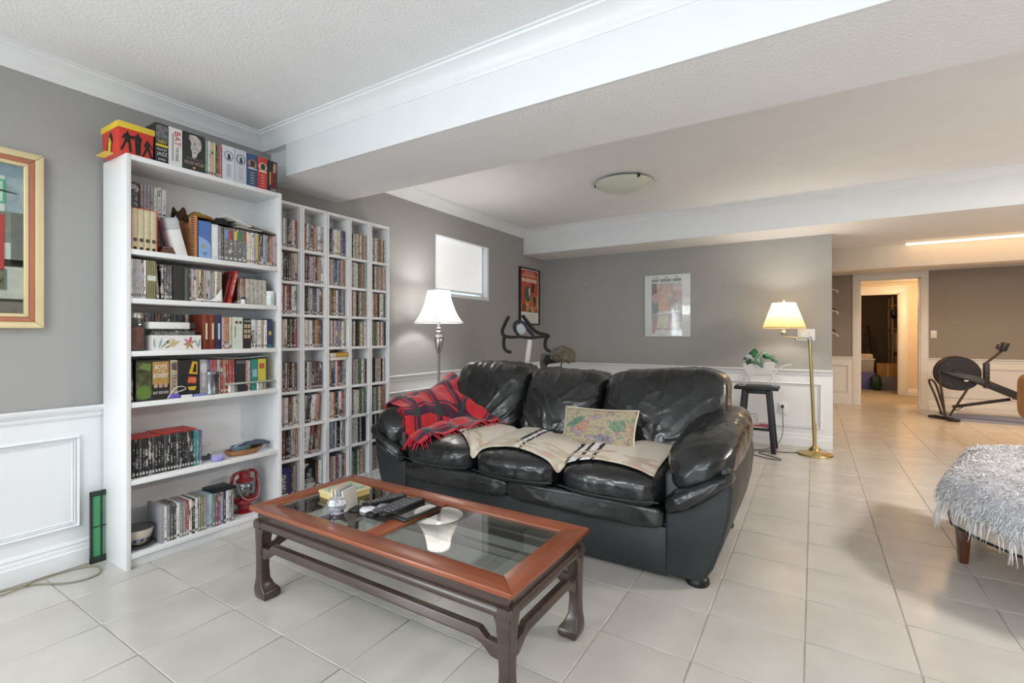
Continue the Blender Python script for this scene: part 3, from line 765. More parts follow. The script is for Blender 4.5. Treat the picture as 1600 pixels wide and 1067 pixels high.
# tapestry pillow leaning on the back cushions
def m_tapestry():
    m, nt, b = nm('tapestry_cloth')
    tc = N(nt, 'ShaderNodeTexCoord')
    mp = N(nt, 'ShaderNodeMapping'); mp.inputs['Scale'].default_value = (16, 16, 24); L(nt, tc.outputs['Object'], mp.inputs['Vector'])
    n1 = N(nt, 'ShaderNodeTexNoise'); n1.inputs['Scale'].default_value = 1; n1.inputs['Detail'].default_value = 6; n1.inputs['Roughness'].default_value = .7; n1.inputs['Distortion'].default_value = .6; L(nt, mp.outputs[0], n1.inputs['Vector'])
    r = ramp(nt, [(.28, srgb('5a6155')), (.38, srgb('84937c')), (.45, srgb('a99f84')), (.5, srgb('b8ab8e')), (.55, srgb('a58574')), (.6, srgb('858192')), (.68, srgb('c4bba6'))]); L(nt, n1.outputs['Fac'], r.inputs[0])
    L(nt, r.outputs[0], b.inputs['Base Color']); b.inputs['Roughness'].default_value = .95
    n2 = N(nt, 'ShaderNodeTexNoise'); n2.inputs['Scale'].default_value = 350; L(nt, tc.outputs['Object'], n2.inputs['Vector'])
    bp = N(nt, 'ShaderNodeBump'); bp.inputs['Strength'].default_value = .5; bp.inputs['Distance'].default_value = .002; L(nt, n2.outputs['Fac'], bp.inputs['Height']); L(nt, bp.outputs[0], b.inputs['Normal'])
    return m
M_tap = m_tapestry()
M_cord = mat('cream_cord', 'ddd3bd', .9)
def pillow():
    n = 26; cx, cz, hw, hh = 2.035, .588, .238, .122
    Mx = Matrix.Translation((cx, 2.672, cz)) @ Matrix.Rotation(R(-6), 4, 'Z') @ Matrix.Rotation(R(-20), 4, 'X') @ Matrix.Rotation(R(-2), 4, 'Y')
    def edge(u, v):
        px = hw * u * (1 - .06 * (1 - v * v)); pz = hh * v * (1 - .07 * (1 - u * u)); return px, pz
    vs = []; fs = []
    for s in (-1, 1):
        b = len(vs)
        for i in range(n + 1):
            for j in range(n + 1):
                u, v = -1 + 2 * i / n, -1 + 2 * j / n; px, pz = edge(u, v)
                t = .062 * ((1 - u ** 4) * (1 - v ** 4)) ** .55
                vs.append(Mx @ Vector((px, s * t, pz)))
        for i in range(n):
            for j in range(n):
                q = (b + i * (n + 1) + j, b + (i + 1) * (n + 1) + j, b + (i + 1) * (n + 1) + j + 1, b + i * (n + 1) + j + 1); fs.append(q)
    o = MB().add(vs, fs).build('pillow', M_tap, None, smooth=True, ang=180, weld=.0002)
    tag(o, 'rectangular tapestry pillow with cream cord edge leaning on the sofa back', 'pillow')
    ring = []
    for k in range(16): ring.append((-1 + k / 8, 1))
    for k in range(12): ring.append((1, 1 - k / 6))
    for k in range(16): ring.append((1 - k / 8, -1))
    for k in range(12): ring.append((-1, -1 + k / 6))
    MB().tube([Mx @ Vector((edge(u, v)[0], 0, edge(u, v)[1])) for u, v in ring], .0055, 8, closed=True).build('cord_edge', M_cord, o, smooth=True)
    # woven cottage picture on the cover: roof, walls, tree
    def pic(nm_, col, poly, lift):
        uvp = [(px, pz) for px, pz in poly]
        k = len(uvp); pts = []
        for px, pz in uvp:
            u, v = px / hw, pz / hh; t = .062 * (max(0, 1 - u ** 4) * max(0, 1 - v ** 4)) ** .55
            pts.append(Mx @ Vector((px, -t - lift, pz)))
        c = sum(pts, Vector()) / k
        cu = sum(p[0] for p in uvp) / k / hw; cv = sum(p[1] for p in uvp) / k / hh
        c = Mx @ Vector((cu * hw, -.062 * ((1 - cu ** 4) * (1 - cv ** 4)) ** .55 - lift, cv * hh))
        MB().add(pts + [c], [(i, (i + 1) % k, k) for i in range(k)]).build(nm_, mat('tapestry_' + nm_, col, .95, var=.45, vscale=90), o)
    pic('woven_roof', '62836f', [(-.19, -.005), (-.15, .03), (-.11, .055), (-.06, .06), (-.09, .02), (-.13, -.01)], .0015)
    pic('woven_gable', 'ab8574', [(-.14, -.012), (-.10, .015), (-.055, .045), (-.04, .01), (-.045, -.03), (-.1, -.03)], .0022)
    pic('woven_tree', '788a74', [(.09, .01), (.12, .045), (.17, .055), (.19, .03), (.18, -.01), (.13, -.015)], .0015)
    pic('woven_path', '86808a', [(.0, -.05), (.05, -.035), (.12, -.045), (.1, -.075), (.03, -.08)], .0015)
pillow()

# ================================================================== BOOKCASES
BY0, BY1 = .985, 1.787
bk = thing('bookcase', 'wide white bookcase with six open compartments against the left wall', 'bookcase', (.17, 1.386, 0))
for y0, y1 in ((BY0, BY0 + .020), (BY1 - .020, BY1)):
    MB().prism([(.045, 0), (.30, 0), (.30, 2.02), (.022, 2.02), (.022, .145), (.045, .13)], 'y', y0, y1).build('side_panel', M_shelf, bk, bevel=.001)
bx('top_panel', M_shelf, bk, .022, .299, BY0 + .020, BY1 - .020, 1.995, 2.02, bevel=.001)
bx('back_panel', M_shelf, bk, .024, .030, BY0 + .020, BY1 - .020, .03, 1.995, bevel=0)
BZ = [1.561, 1.322, 1.062, .811, .433, .075]
for z in BZ: bx('shelf', M_shelf, bk, .030, .297, BY0 + .020, BY1 - .020, z - .025, z, bevel=.001)
bx('kick_board', M_shelf, bk, .262, .276, BY0 + .020, BY1 - .020, 0, .05, bevel=.001)

GEN = {}
def case_mesh(kind, wd, dp, ht):
    """shared mesh of a book or case with its spine towards +X; origin at the bottom centre of the spine side"""
    key = (kind, round(wd, 4), round(dp, 3), round(ht, 3))
    if key in GEN: return GEN[key]
    mb = MB()
    if kind == 'book':      # cover boards, rounded spine, recessed page block
        t = min(.0022, wd * .16)
        n = 5; poly = [(-dp, -wd / 2), (-dp, -wd / 2 + t), (-dp + .003, -wd / 2 + t), (-dp + .003, wd / 2 - t), (-dp, wd / 2 - t), (-dp, wd / 2)]
        for i in range(n + 1):
            a = math.pi * i / n; poly.append((-.004 + .004 * math.sin(a), wd / 2 * math.cos(a)))
        mb.prism(poly, 'z', 0, ht)
        me = mb.mesh(kind, M_spine, (0, 0, 0), smooth=True, ang=35)
    else:                   # plastic case: chamfered spine edges and a seam
        c = min(.002, wd * .15)
        poly = [(-dp, -wd / 2 + c), (-dp + c, -wd / 2), (-c, -wd / 2), (0, -wd / 2 + c), (0, wd / 2 - c), (-c, wd / 2), (-dp + c, wd / 2), (-dp, wd / 2 - c)]
        mb.prism(poly, 'z', 0, ht); me = mb.mesh(kind, M_spine, (0, 0, 0))
    GEN[key] = me; return me
def put_case(kind, y, x, z, wd, dp, ht, col, label, cat, group, lean=0, name=None):
    me = case_mesh(kind, wd, dp, ht)
    o = bpy.data.objects.new(name or kind, me); COL.objects.link(o)
    o.location = (x, y + (math.sin(lean) * 0), z); o.rotation_euler = (lean, 0, 0)
    o.color = srgb(col) + (1,)
    return tag(o, label, cat, group)
CN = {'black': '1d1d22', 'white': 'e4e3e1', 'grey': '8c8a8c', 'dark grey': '4a494e', 'tan': 'aa9a84', 'cream': 'd9cdb4', 'red': '9c4441', 'orange': 'ad7550', 'blue': '44618f', 'navy': '2c3355', 'green': '5a7a5e', 'pink': 'c2a6a6', 'purple': '6b5f8a', 'brown': '6a4733', 'yellow': 'c9bb72', 'teal': '3f8f8b', 'silver': 'b4b6ba', 'mauve': 'b3a8b2', 'olive': '85825c', 'pale blue': '9db4cc'}

# ---- five narrow media towers
TW0, TPITCH = 1.812, .1966
TZ = [.075, .322, .538, .767, 1.055, 1.28, 1.496, 1.717]   # top of each shelf board
PAL = [['black', 'white', 'tan', 'brown', 'black', 'cream', 'grey', 'dark grey', 'pink', 'white', 'silver', 'red'],
       ['black', 'dark grey', 'white', 'orange', 'brown', 'white', 'pink', 'grey', 'navy', 'black', 'silver'],
       ['white', 'grey', 'black', 'cream', 'navy', 'red', 'tan', 'blue', 'silver', 'white', 'purple'],
       ['pink', 'white', 'black', 'red', 'brown', 'yellow', 'blue', 'grey', 'navy', 'white', 'green', 'silver'],
       ['grey', 'white', 'black', 'silver', 'pink', 'orange', 'cream', 'black', 'green', 'white']]
SPEC = {(0, 4): ['red', 'orange', 'olive', 'cream', 'white', 'black', 'olive', 'black'], (0, 1): ['orange', 'red', 'orange', 'brown', 'black', 'dark grey', 'silver', 'silver'],
        (1, 4 - 3): ['white', 'white', 'brown', 'red', 'black', 'brown', 'orange', 'orange'], (1, 2): ['silver', 'dark grey', 'black', 'white', 'white', 'pink', 'orange', 'red', 'black'],
        (2, 5): ['cream', 'tan', 'brown', 'olive', 'white', 'purple', 'navy', 'grey'], (3, 5): ['brown', 'brown', 'tan', 'orange', 'brown', 'tan', 'brown', 'dark grey'],
        (4, 5): ['orange', 'orange', 'tan', 'orange', 'orange', 'tan', 'orange', 'white', 'white'], (3, 7): ['pink', 'mauve', 'pink', 'white', 'black', 'yellow', 'olive', 'blue', 'blue'],
        (2, 0): ['brown', 'orange', 'pink', 'cream', 'purple', 'red', 'white', 'pale blue'], (3, 6): ['brown', 'white', 'brown', 'grey', 'red', 'orange', 'red', 'brown'],
        (2, 6): ['pink', 'orange', 'cream', 'grey', 'blue', 'navy', 'pale blue', 'brown'], (4, 3): ['green', 'silver', 'navy', 'green', 'grey', 'black', 'white', 'green'],
        (3, 3): ['green', 'purple', 'blue', 'navy', 'blue', 'teal', 'green', 'white'], (3, 4): ['silver', 'pink', 'red', 'grey', 'green', 'teal', 'navy', 'navy', 'black']}
TN = ['first', 'second', 'third', 'fourth', 'fifth']
FRONT = .19
stuff5 = MB(); random.seed(11); ndvd = 0
LEAN = {(1, 2): -.10, (1, 1): -.09, (3, 0): -.16}
for k in range(5):
    y0 = TW0 + k * TPITCH; y1 = y0 + TPITCH - .004
    tw = thing('media_tower', 'narrow white media tower, %s from the wide bookcase, filled with disc cases' % TN[k], 'media tower', (.105, (y0 + y1) / 2, 0), 'narrow white media towers')
    for a, b in ((y0, y0 + .013), (y1 - .013, y1)): bx('side_panel', M_shelf, tw, .022, FRONT, a, b, 0, 2.015, bevel=.001)
    bx('top_panel', M_shelf, tw, .022, FRONT, y0 + .013, y1 - .013, 1.997, 2.015, bevel=.001)
    bx('back_panel', M_shelf, tw, .022, .028, y0 + .013, y1 - .013, .03, 1.997, bevel=0)
    bx('kick_board', M_shelf, tw, FRONT - .02, FRONT - .006, y0 + .013, y1 - .013, 0, .057, bevel=.001)
    for z in TZ: bx('shelf', M_shelf, tw, .028, FRONT - .002, y0 + .013, y1 - .013, z - .018, z, bevel=.001)
    for r in range(8):
        z = TZ[r]; y = y0 + .0145; end = y1 - .0145; row = 8 - r; n = 0
        pal = SPEC.get((k, r), PAL[k]); fx = FRONT - .022
        lean = LEAN.get((k, r), 0)
        if lean: y += .004; end -= .030
        if k == 0 and r == 0:     # boxed set with a purple cover standing at the foot of the first tower
            t = put_case('case', y + .055, fx, z, .108, .12, .195, '35305f', 'big purple boxed set with white lettering at the foot of the first media tower', 'box', None, name='boxed_set')
            lettering('title_lettering', 'CLASSICS', M_paper, t, (fx + .0004, y + .055, z + .09), (0, 0, -1), (0, 1, 0), .022, .11); y += .112
        if k == 1 and r == 0:
            t = put_case('case', y + .05, fx, z, .099, .12, .2, '1a1a1c', 'big black boxed set with white lettering at the foot of the second media tower', 'box', None, name='boxed_set')
            lettering('title_lettering', 'STUDIO\nCLASSICS', M_paper, t, (fx + .0004, y + .05, z + .055), YP, ZP, .05, .08); y += .103
        while True:
            wd = random.choice((.0142, .0142, .0142, .0165, .019, .022))
            if y + wd > end: break
            ht = random.choice((.190, .190, .190, .191, .186)); cn = pal[n % len(pal)] if (k, r) in SPEC else random.choice(pal)
            if k < 3:
                n += 1; ndvd += 1
                o = put_case('dvd_case', y + wd / 2, fx - random.uniform(0, .004), z + (abs(math.sin(lean)) * wd / 2 if lean else 0), wd - .0004, .135, ht, CN[cn],
                         '%s disc case, %s from left, %s shelf down, %s media tower' % (cn, ORD[n], ORD[row], TN[k]), 'disc case', 'disc cases in the media towers', lean)
            else:
                n += 1; stuff5.box(fx - .135, fx - random.uniform(0, .004), y, y + wd - .0004, z, z + ht)
            y += wd + (.0016 if lean else .0002)
M_mixed = None
def m_row():
    m, nt, b = nm('mixed_case_spines')
    tc = N(nt, 'ShaderNodeTexCoord'); ge = N(nt, 'ShaderNodeNewGeometry')
    rp = ramp(nt, [(0, srgb(CN['grey'])), (.14, srgb(CN['white'])), (.3, srgb(CN['black'])), (.45, srgb(CN['silver'])), (.58, srgb(CN['pink'])), (.68, srgb(CN['tan'])), (.78, srgb(CN['orange'])), (.86, srgb(CN['green'])), (.93, srgb(CN['cream']))], 'CONSTANT')
    L(nt, ge.outputs['Random Per Island'], rp.inputs[0])
    mp = N(nt, 'ShaderNodeMapping'); mp.inputs['Scale'].default_value = (1, 160, 40); L(nt, tc.outputs['Object'], mp.inputs['Vector'])
    nz = N(nt, 'ShaderNodeTexNoise'); nz.inputs['Scale'].default_value = 1; nz.inputs['Detail'].default_value = 3; L(nt, mp.outputs[0], nz.inputs['Vector'])
    gt = ramp(nt, [(.42, (.25, .24, .25)), (.52, (1, 1, 1))]); L(nt, nz.outputs['Fac'], gt.inputs[0])
    mx = N(nt, 'ShaderNodeMix', data_type='RGBA', blend_type='MULTIPLY'); mx.inputs[0].default_value = .8; L(nt, rp.outputs[0], mx.inputs[6]); L(nt, gt.outputs[0], mx.inputs[7]); L(nt, mx.outputs[2], b.inputs['Base Color'])
    b.inputs['Roughness'].default_value = .35
    return m
tag(stuff5.build('dvd_case_rows', m_row(), None), 'rows of disc cases filling the two media towers nearest the floor lamp', 'disc cases', kind='stuff')
# two boxes lying on the cases of the third tower, fifth... compartment
yc = TW0 + 2 * TPITCH + .098
a = bx('boxed_set', M_board, None, .05, .187, yc - .075, yc + .070, TZ[3] + .1915, TZ[3] + .214, bevel=.001); a.color = srgb('e6e3dc') + (1,)
tag(a, 'white boxed set lying flat on the cases in the third media tower', 'box')
a = bx('boxed_set', M_board, None, .05, .190, yc - .082, yc + .084, TZ[3] + .2142, TZ[3] + .246, bevel=.001); a.color = srgb('b98d3c') + (1,)
tag(a, 'gold boxed set lying on top of the white one in the third media tower', 'box')
plate(rect(-.078, -.03, -.013, .013), (.190, yc, TZ[3] + .23), YP, ZP).build('cover_picture', mat('pale_print', 'd5d6da', .5, var=.3, vscale=60), a)
plate(rect(-.02, .07, -.006, .006), (.190, yc, TZ[3] + .23), YP, ZP).build('title_band', mat('gold_print', 'dcb75c', .5, var=.2, vscale=60), a)

# ---- wide bookcase, shelf by shelf
SHN = ['on top of the wide bookcase', "on the bookcase's top shelf", "on the bookcase's second shelf", "on the bookcase's third shelf", "on the bookcase's fourth shelf", "on the bookcase's fifth shelf", "on the bookcase's bottom shelf"]
def printed(col): return mat('print_' + col, col, .45, var=.08, vscale=40)
def run(sh, start, n, y0, y1, z, ht, dp, x, cols, kind='dvd_case', cat='disc case', what='disc case', group=None, jit=.003, gap=.0004, name=None):
    wd = (y1 - y0) / n
    for i in range(n):
        cn = cols[i % len(cols)]
        put_case(kind, y0 + (i + .5) * wd, x - random.uniform(0, jit), z, round(wd - gap, 4), dp, ht, CN[cn], '%s %s, %s in %s' % (cn, what, ORD[start + i], sh), cat, group, name=name)
def boxset(name, y0, y1, z, ht, dp, x, col, label, cat='box', lean=0):
    wd = y1 - y0
    mb = MB().box(x - dp, x, y0, y1, z, z + ht)
    o = mb.build(name, M_board, None, bevel=.0012, seg=1); o.color = srgb(col) + (1,)
    return tag(o, label, cat)
Z0 = 2.02
# top of the case
t = thing('gift_tin', 'red box with yellow lid and three black figure silhouettes on the bookcase top', 'box', (.19, 1.035, Z0))
MB().prism([(.962, Z0 + .001), (1.102, Z0 + .001), (1.106, Z0 + .145), (.958, Z0 + .145)], 'x', .09, .285).build('body', mat('red_card', 'cf3b2e', .45), t, bevel=.002)
bx('lid', mat('yellow_card', 'e6c53c', .45), t, .085, .290, .954, 1.110, Z0 + .122, Z0 + .152, bevel=.003)
M_ink = mat('black_ink', '1c1716', .6)
def figure(cx, cz, s, fl_, parent, pose):
    P = {0: [(-.5, 0), (-.32, .02), (-.05, .45), (.05, .45), (.12, .02), (.32, 0), (.22, .52), (.18, .72), (.42, .62), (.44, .68), (.12, .86), (.08, .89), (.07, 1), (-.07, 1), (-.08, .89), (-.22, .84), (-.38, .6), (-.3, .57), (-.16, .7), (-.2, .5)],
         1: [(-.15, 0), (.18, 0), (.2, .5), (.26, .84), (.1, .9), (.08, 1), (-.08, 1), (-.1, .9), (-.2, .86), (-.55, .8), (-.54, .74), (-.2, .74), (-.2, .5)],
         2: [(-.45, 0), (-.28, 0), (0, .42), (.25, 0), (.45, 0), (.2, .5), (.14, .72), (.45, .5), (.48, .56), (.16, .86), (.07, .9), (.06, 1), (-.07, 1), (-.08, .9), (-.2, .82), (-.3, .55), (-.18, .6), (-.16, .5)]}[pose]
    plate([(p[0] * s * .62 * fl_, p[1] * s) for p in P], (.2855, cx, cz), YP, ZP, .0006).build('silhouette', M_ink, parent)
figure(.995, Z0 + .012, .098, 1, t, 0); figure(1.038, Z0 + .008, .102, 1, t, 1); figure(1.078, Z0 + .006, .086, 1, t, 2)
plate([(-.05, 0), (-.02, .0), (.01, .02), (.03, .07), (.01, .11), (-.02, .09), (-.04, .05)], (.19, .9605, Z0 + .006), (1, 0, 0), ZP, .0015).build('side_emblem', M_ink, t)
plate([(-.03, 0), (.0, .0), (.012, .05), (-.008, .08), (-.02, .05)], (.19, .959, Z0 + .012), (1, 0, 0), ZP, .0012).build('side_emblem', mat('yellow_card', 'e6c53c'), t)
yc_ = MB().box(.12, .235, .925, .958, Z0 + .0005, Z0 + .003).build('price_card', mat('yellow_card', 'e6c53c'), None)
tag(yc_, 'small yellow card poking out beside the red box on the bookcase top', 'card')
o = boxset('boxed_set', 1.112, 1.170, Z0, .200, .15, .285, '24242a', 'black boxed set reading JAZZ with a grey photograph, on the bookcase top')
plate(rect(-.026, .026, .105, .19), (.2862, 1.141, Z0), YP, ZP).build('cover_photo', mat('grey_photo', '6d6c70', .5, var=.8, vscale=38), o)
lettering('title_lettering', 'KEN', printed('d9c33a'), o, (.2868, 1.141, Z0 + .107), YP, ZP, .016, .034)
plate(rect(-.027, .027, -.006, .006), (.2862, 1.141, Z0 + .088), YP, ZP).build('title_band', printed('d9c33a'), o)
lettering('title_lettering', 'FILM BY', M_paper, o, (.2868, 1.141, Z0 + .067), YP, ZP, .010, .044)
lettering('title_lettering', 'JAZZ', M_paper, o, (.2868, 1.141, Z0 + .042), YP, ZP, .022, .046)
lettering('title_lettering', 'DVD', M_paper, o, (.2868, 1.141, Z0 + .017), YP, ZP, .011, .034)
o = boxset('boxed_set', 1.172, 1.235, Z0, .200, .15, .285, 'e6e5e4', 'white boxed set with red BAT lettering down its spine, on the bookcase top')
lettering('title_lettering', 'BAT', printed('c2263a'), o, (.2862, 1.212, Z0 + .145), (0, 0, -1), (0, 1, 0), .028, .074, stretch=.072)
lettering('title_lettering', 'THE SERIES', printed('35353c'), o, (.2862, 1.210, Z0 + .065), (0, 0, -1), (0, 1, 0), .014, stretch=.075)
plate(rect(-.003, .003, -.075, .07), (.2862, 1.190, Z0 + .10), YP, ZP).build('fine_print', printed('a89a9c'), o)
o = boxset('boxed_set', 1.238, 1.346, Z0, .202, .15, .285, '2e2d2c', 'dark boxed set with a pale face photograph on its cover, on the bookcase top')
plate([(-.018, .19), (.012, .192), (.034, .175), (.042, .15), (.036, .12), (.022, .10), (.012, .072), (-.006, .07), (-.006, .10), (-.014, .12), (-.010, .15), (-.022, .17)], (.2862, 1.288, Z0), YP, ZP).build('cover_photo', mat('pale_photo', 'bcb7b2', .5, var=.35, vscale=28), o)
plate(oval(.005, .003, .006, .147), (.287, 1.288, Z0), YP, ZP).build('cover_photo_eye', M_ink, o)
plate(rect(.001, .014, .098, .102), (.287, 1.288, Z0), YP, ZP).build('cover_photo_mouth', M_ink, o)
lettering('title_lettering', 'THE RISE AND FALL OF', printed('a9948c'), o, (.2866, 1.292, Z0 + .063), YP, ZP, .007, .08)
lettering('title_lettering', 'ADOLF HITLER', printed('c3a9a2'), o, (.2866, 1.292, Z0 + .042), YP, ZP, .018, stretch=.098)
plate(oval(.007, .006), (.2862, 1.292, Z0 + .018), YP, ZP).build('emblem', printed('c9a05a'), o)
y = 1.349
for i, (cn, wd) in enumerate((('green', .016), ('white', .014), ('orange', .014), ('yellow', .012), ('black', .010), ('brown', .008), ('pink', .013))):
    put_case('book', y + wd / 2, .283, Z0, wd - .0005, .13, .186 + .004 * (i % 2), {'green': '93a898', 'white': 'd9dadc', 'orange': 'd9b399', 'yellow': 'd9d29a', 'black': '35383a', 'brown': '8d6f52', 'pink': 'c4666f'}[cn], 'slim %s book, %s of seven on top of the wide bookcase' % (cn, ORD[i + 1]), 'book', 'slim books on the bookcase top'); y += wd
for y0, y1, col, lab, ring in ((1.440, 1.506, 'd9dbe2', 'white boxed set with a lilac ring emblem', '8d86ad'), (1.508, 1.575, 'c9ced6', 'pale silver boxed set with a dark ring emblem', '45484a')):
    o = boxset('boxed_set', y0, y1, Z0, .196, .14, .285, col, lab + ' on the bookcase top')
    c = ((y0 + y1) / 2); MB().tube([(.2858, c + .024 * math.cos(a * math.pi / 8), Z0 + .140 + .027 * math.sin(a * math.pi / 8)) for a in range(16)], .0022, 5, closed=True).build('ring_emblem', printed(ring), o)
    plate([(-.008, .118), (.012, .122), (.006, .15), (-.004, .155)], (.2862, c, Z0), YP, ZP).build('emblem', printed('3c3e48'), o)
    plate(rect(-.011, .011, .02, .095), (.2860, c, Z0), YP, ZP).build('fine_print', printed('b9bcc2'), o)
for y0, y1, col, lab, pc in ((1.577, 1.640, '34507c', 'blue boxed set with an oval portrait', 'a87f72'), (1.642, 1.703, 'c23a36', 'red boxed set with an oval portrait', 'cbb79d')):
    o = boxset('boxed_set', y0, y1, Z0, .192, .14, .285, col, lab + ' on the bookcase top')
    c = (y0 + y1) / 2
    plate(oval(.026, .026, 0, .135), (.2860, c, Z0), YP, ZP).build('portrait', printed(pc), o)
    plate([(-.012, .12), (.012, .118), (.016, .145), (.004, .156), (-.012, .15)], (.2866, c, Z0), YP, ZP).build('portrait_figure', printed('3b2f30'), o)
    plate(rect(-.026, .026, .104, .110), (.2868, c, Z0), YP, ZP).build('name_band', M_paper, o)
    for q in range(5): plate(rect(-.012, .012, .018 + q * .016, .023 + q * .016), (.2862, c, Z0), YP, ZP).build('fine_print', printed('bfae86'), o)
o = boxset('boxed_set', 1.708, 1.766, Z0, .190, .14, .285, '23282a', 'black boxed set with red and gold lettering at the right end of the bookcase top')
plate([(-.0, .12), (.018, .12), (.022, .16), (.012, .185), (.002, .165)], (.2862, 1.737, Z0), YP, ZP).build('portrait', printed('b98d74'), o)
lettering('title_lettering', 'CLASSIC\nGREATS', printed('c23b3a'), o, (.2866, 1.742, Z0 + .075), (0, 0, -1), (0, 1, 0), .034, stretch=.10)
plate(rect(-.022, -.014, .04, .12), (.2862, 1.737, Z0), YP, ZP).build('spine_stripe', printed('c9b05a'), o)
lettering('title_lettering', 'DVD', M_paper, o, (.2866, 1.742, Z0 + .014), YP, ZP, .013, .034)

# top shelf
z = BZ[0]; sh = SHN[1]
run('hidden lower row ' + sh, 1, 7, 1.128, 1.232, z, .206, .12, .165, ['tan', 'pink', 'black', 'grey', 'grey', 'grey', 'black'], 'book', 'book', 'book', 'lower back row on the top shelf')
zz = z + .2064
put_case('book', 1.068, .150, z, .105, .12, .206, '4b4640', 'dark book block behind the cream set ' + sh, 'book', None)
y = 1.010
for i, (cn, wd) in enumerate((('mauve', .022), ('tan', .018), ('dark grey', .040), ('pink', .014), ('mauve', .014), ('silver', .014), ('silver', .014), ('white', .016), ('white', .018), ('white', .022))):
    put_case('book', y + wd / 2, .163, zz, wd - .0008, .12, .150 + .003 * (i % 3), CN[cn], '%s book, %s in the upper back row %s' % (cn, ORD[i + 1], sh), 'book', 'upper back row on the top shelf'); y += wd + .0012
t = thing('book_set', 'four cream spines in a red slipcase at the left of the top shelf', 'book set', (.23, 1.068, z))
M_cream_sp = mat('cream_spine', 'd3c5a4', .6, var=.08, vscale=50)
for i in range(4):
    ya = 1.014 + i * .0265; b = MB().prism([(.172, ya), (.172, ya + .0255), (.281, ya + .0255), (.2835, ya + .018), (.2835, ya + .0075), (.281, ya)], 'z', z + .002, z + .203).build('spine', M_cream_sp, t)
    plate(oval(.009, .010, 0, .05), (.2838, ya + .0128, z), YP, ZP).build('crest', printed('4a4038'), b); plate(oval(.008, .007, 0, .009), (.2838, ya + .0128, z), YP, ZP).build('crest', M_ink, b)
MB().box(.17, .284, 1.011, 1.122, z + .2035, z + .2065).box(.17, .2825, 1.0105, 1.0135, z, z + .2065).box(.17, .2825, 1.1195, 1.1225, z, z + .2065).build('slipcase', mat('red_card', 'b3332c'), t)
M_lea = mat('brown_wallet_leather', '6d452e', .55, bump=.3)
for i in range(3):
    o = bx('wallet', M_lea, None, .19, .278 - .004 * i, 1.140 + .006 * i, 1.222 - .004 * i, z + .0131 * i, z + .0131 * i + .0125, bevel=.004)
    tag(o, 'brown leather wallet, %s of the flat stack %s' % (['bottom', 'middle', 'top'][i], sh), 'wallet', 'stacked leather wallets')
    bx('flap_edge', M_walnut, o, .277 - .004 * i, .2795 - .004 * i, 1.150, 1.212, z + .0131 * i + .005, z + .0131 * i + .0075, bevel=0)
Mx = Matrix.Translation((.287, 1.262, z + .001)) @ Matrix.Rotation(R(-15), 4, 'X').inverted() @ Matrix.Rotation(R(0), 4, 'Y')
o = MB().box(-.10, 0, -.052, 0, 0, .200, Mx).build('white_carton', M_whitep, None, bevel=.003)
tag(o, 'white paper carton leaning to the left beside the wallets ' + sh, 'carton')
MB().box(-.1005, .0008, -.0525, .0005, .140, .201, Mx).build('grey_cap', mat('pale_grey_card', 'c3c5cb', .6), o, bevel=.002)
t = thing('spiral_notebook', 'orange-brown notebook with dark spiral binding ' + sh, 'notebook', (.21, 1.298, z))
bx('cover', mat('orange_card', 'c88b5d', .7), t, .12, .286, 1.292, 1.308, z, z + .222, bevel=.001)
for q in range(16): MB().tube([(.284 + .006 * math.cos(a), 1.286 + .008 * math.sin(a), z + .012 + q * .0132) for a in [i * math.pi / 4 for i in range(8)]], .0016, 5, closed=True).build('spiral_ring', M_darkmetal, t)
o = boxset('boxed_set', 1.314, 1.378, z, .203, .14, .285, '4d74b8', 'blue boxed set with a pale blue wave and small emblem ' + sh)
plate([(-.0315, .002), (.0315, .002), (.0315, .07), (.02, .09), (.0, .105), (-.0315, .118)], (.2855, 1.346, z), YP, ZP).build('wave_print', printed('8fb0dc'), o)
plate(oval(.010, .014, -.006, .065), (.2862, 1.346, z), YP, ZP).build('emblem', printed('9aa99a'), o); lettering('title_lettering', 'FILM\nSET', printed('3357a0'), o, (.2866, 1.346, z + .025), YP, ZP, .018, .03)
o = boxset('boxed_set', 1.381, 1.418, z, .196, .14, .283, 'd9dce0', 'white boxed set next to the blue one ' + sh)
plate(rect(-.013, .013, .02, .18), (.2836, 1.3995, z), YP, ZP).build('spine_panel', printed('eceef0'), o)
run('right-hand part ' + sh, 1, 2, 1.421, 1.447, z, .192, .135, .283, ['grey', 'dark grey'])
for i, (cn, tcn) in enumerate((('dark grey', '7f98c6'), ('dark grey', 'b0384a'), ('dark grey', 'd6cf55'), ('dark grey', '3f8a63'), ('dark grey', 'a8623f'))):
    ya = 1.449 + i * .0255
    o = put_case('case', ya + .0126, .283, z, .0248, .135, .190, '6a6a6e', 'grey case with a %s label at its top, right-hand part %s' % (['lavender', 'crimson', 'yellow', 'green', 'rust'][i], sh), 'disc case', None, name='dvd_case')
    plate(rect(-.009, .009, .125, .176), (.2835, ya + .0126, z), YP, ZP).build('spine_label', printed(tcn), o)
run('right-hand end row ' + sh, 1, 13, 1.578, 1.764, z, .188, .135, .283, ['white', 'cream', 'white', 'mauve', 'yellow', 'brown', 'black', 'pale blue', 'grey', 'brown', 'orange', 'mauve', 'pink'])
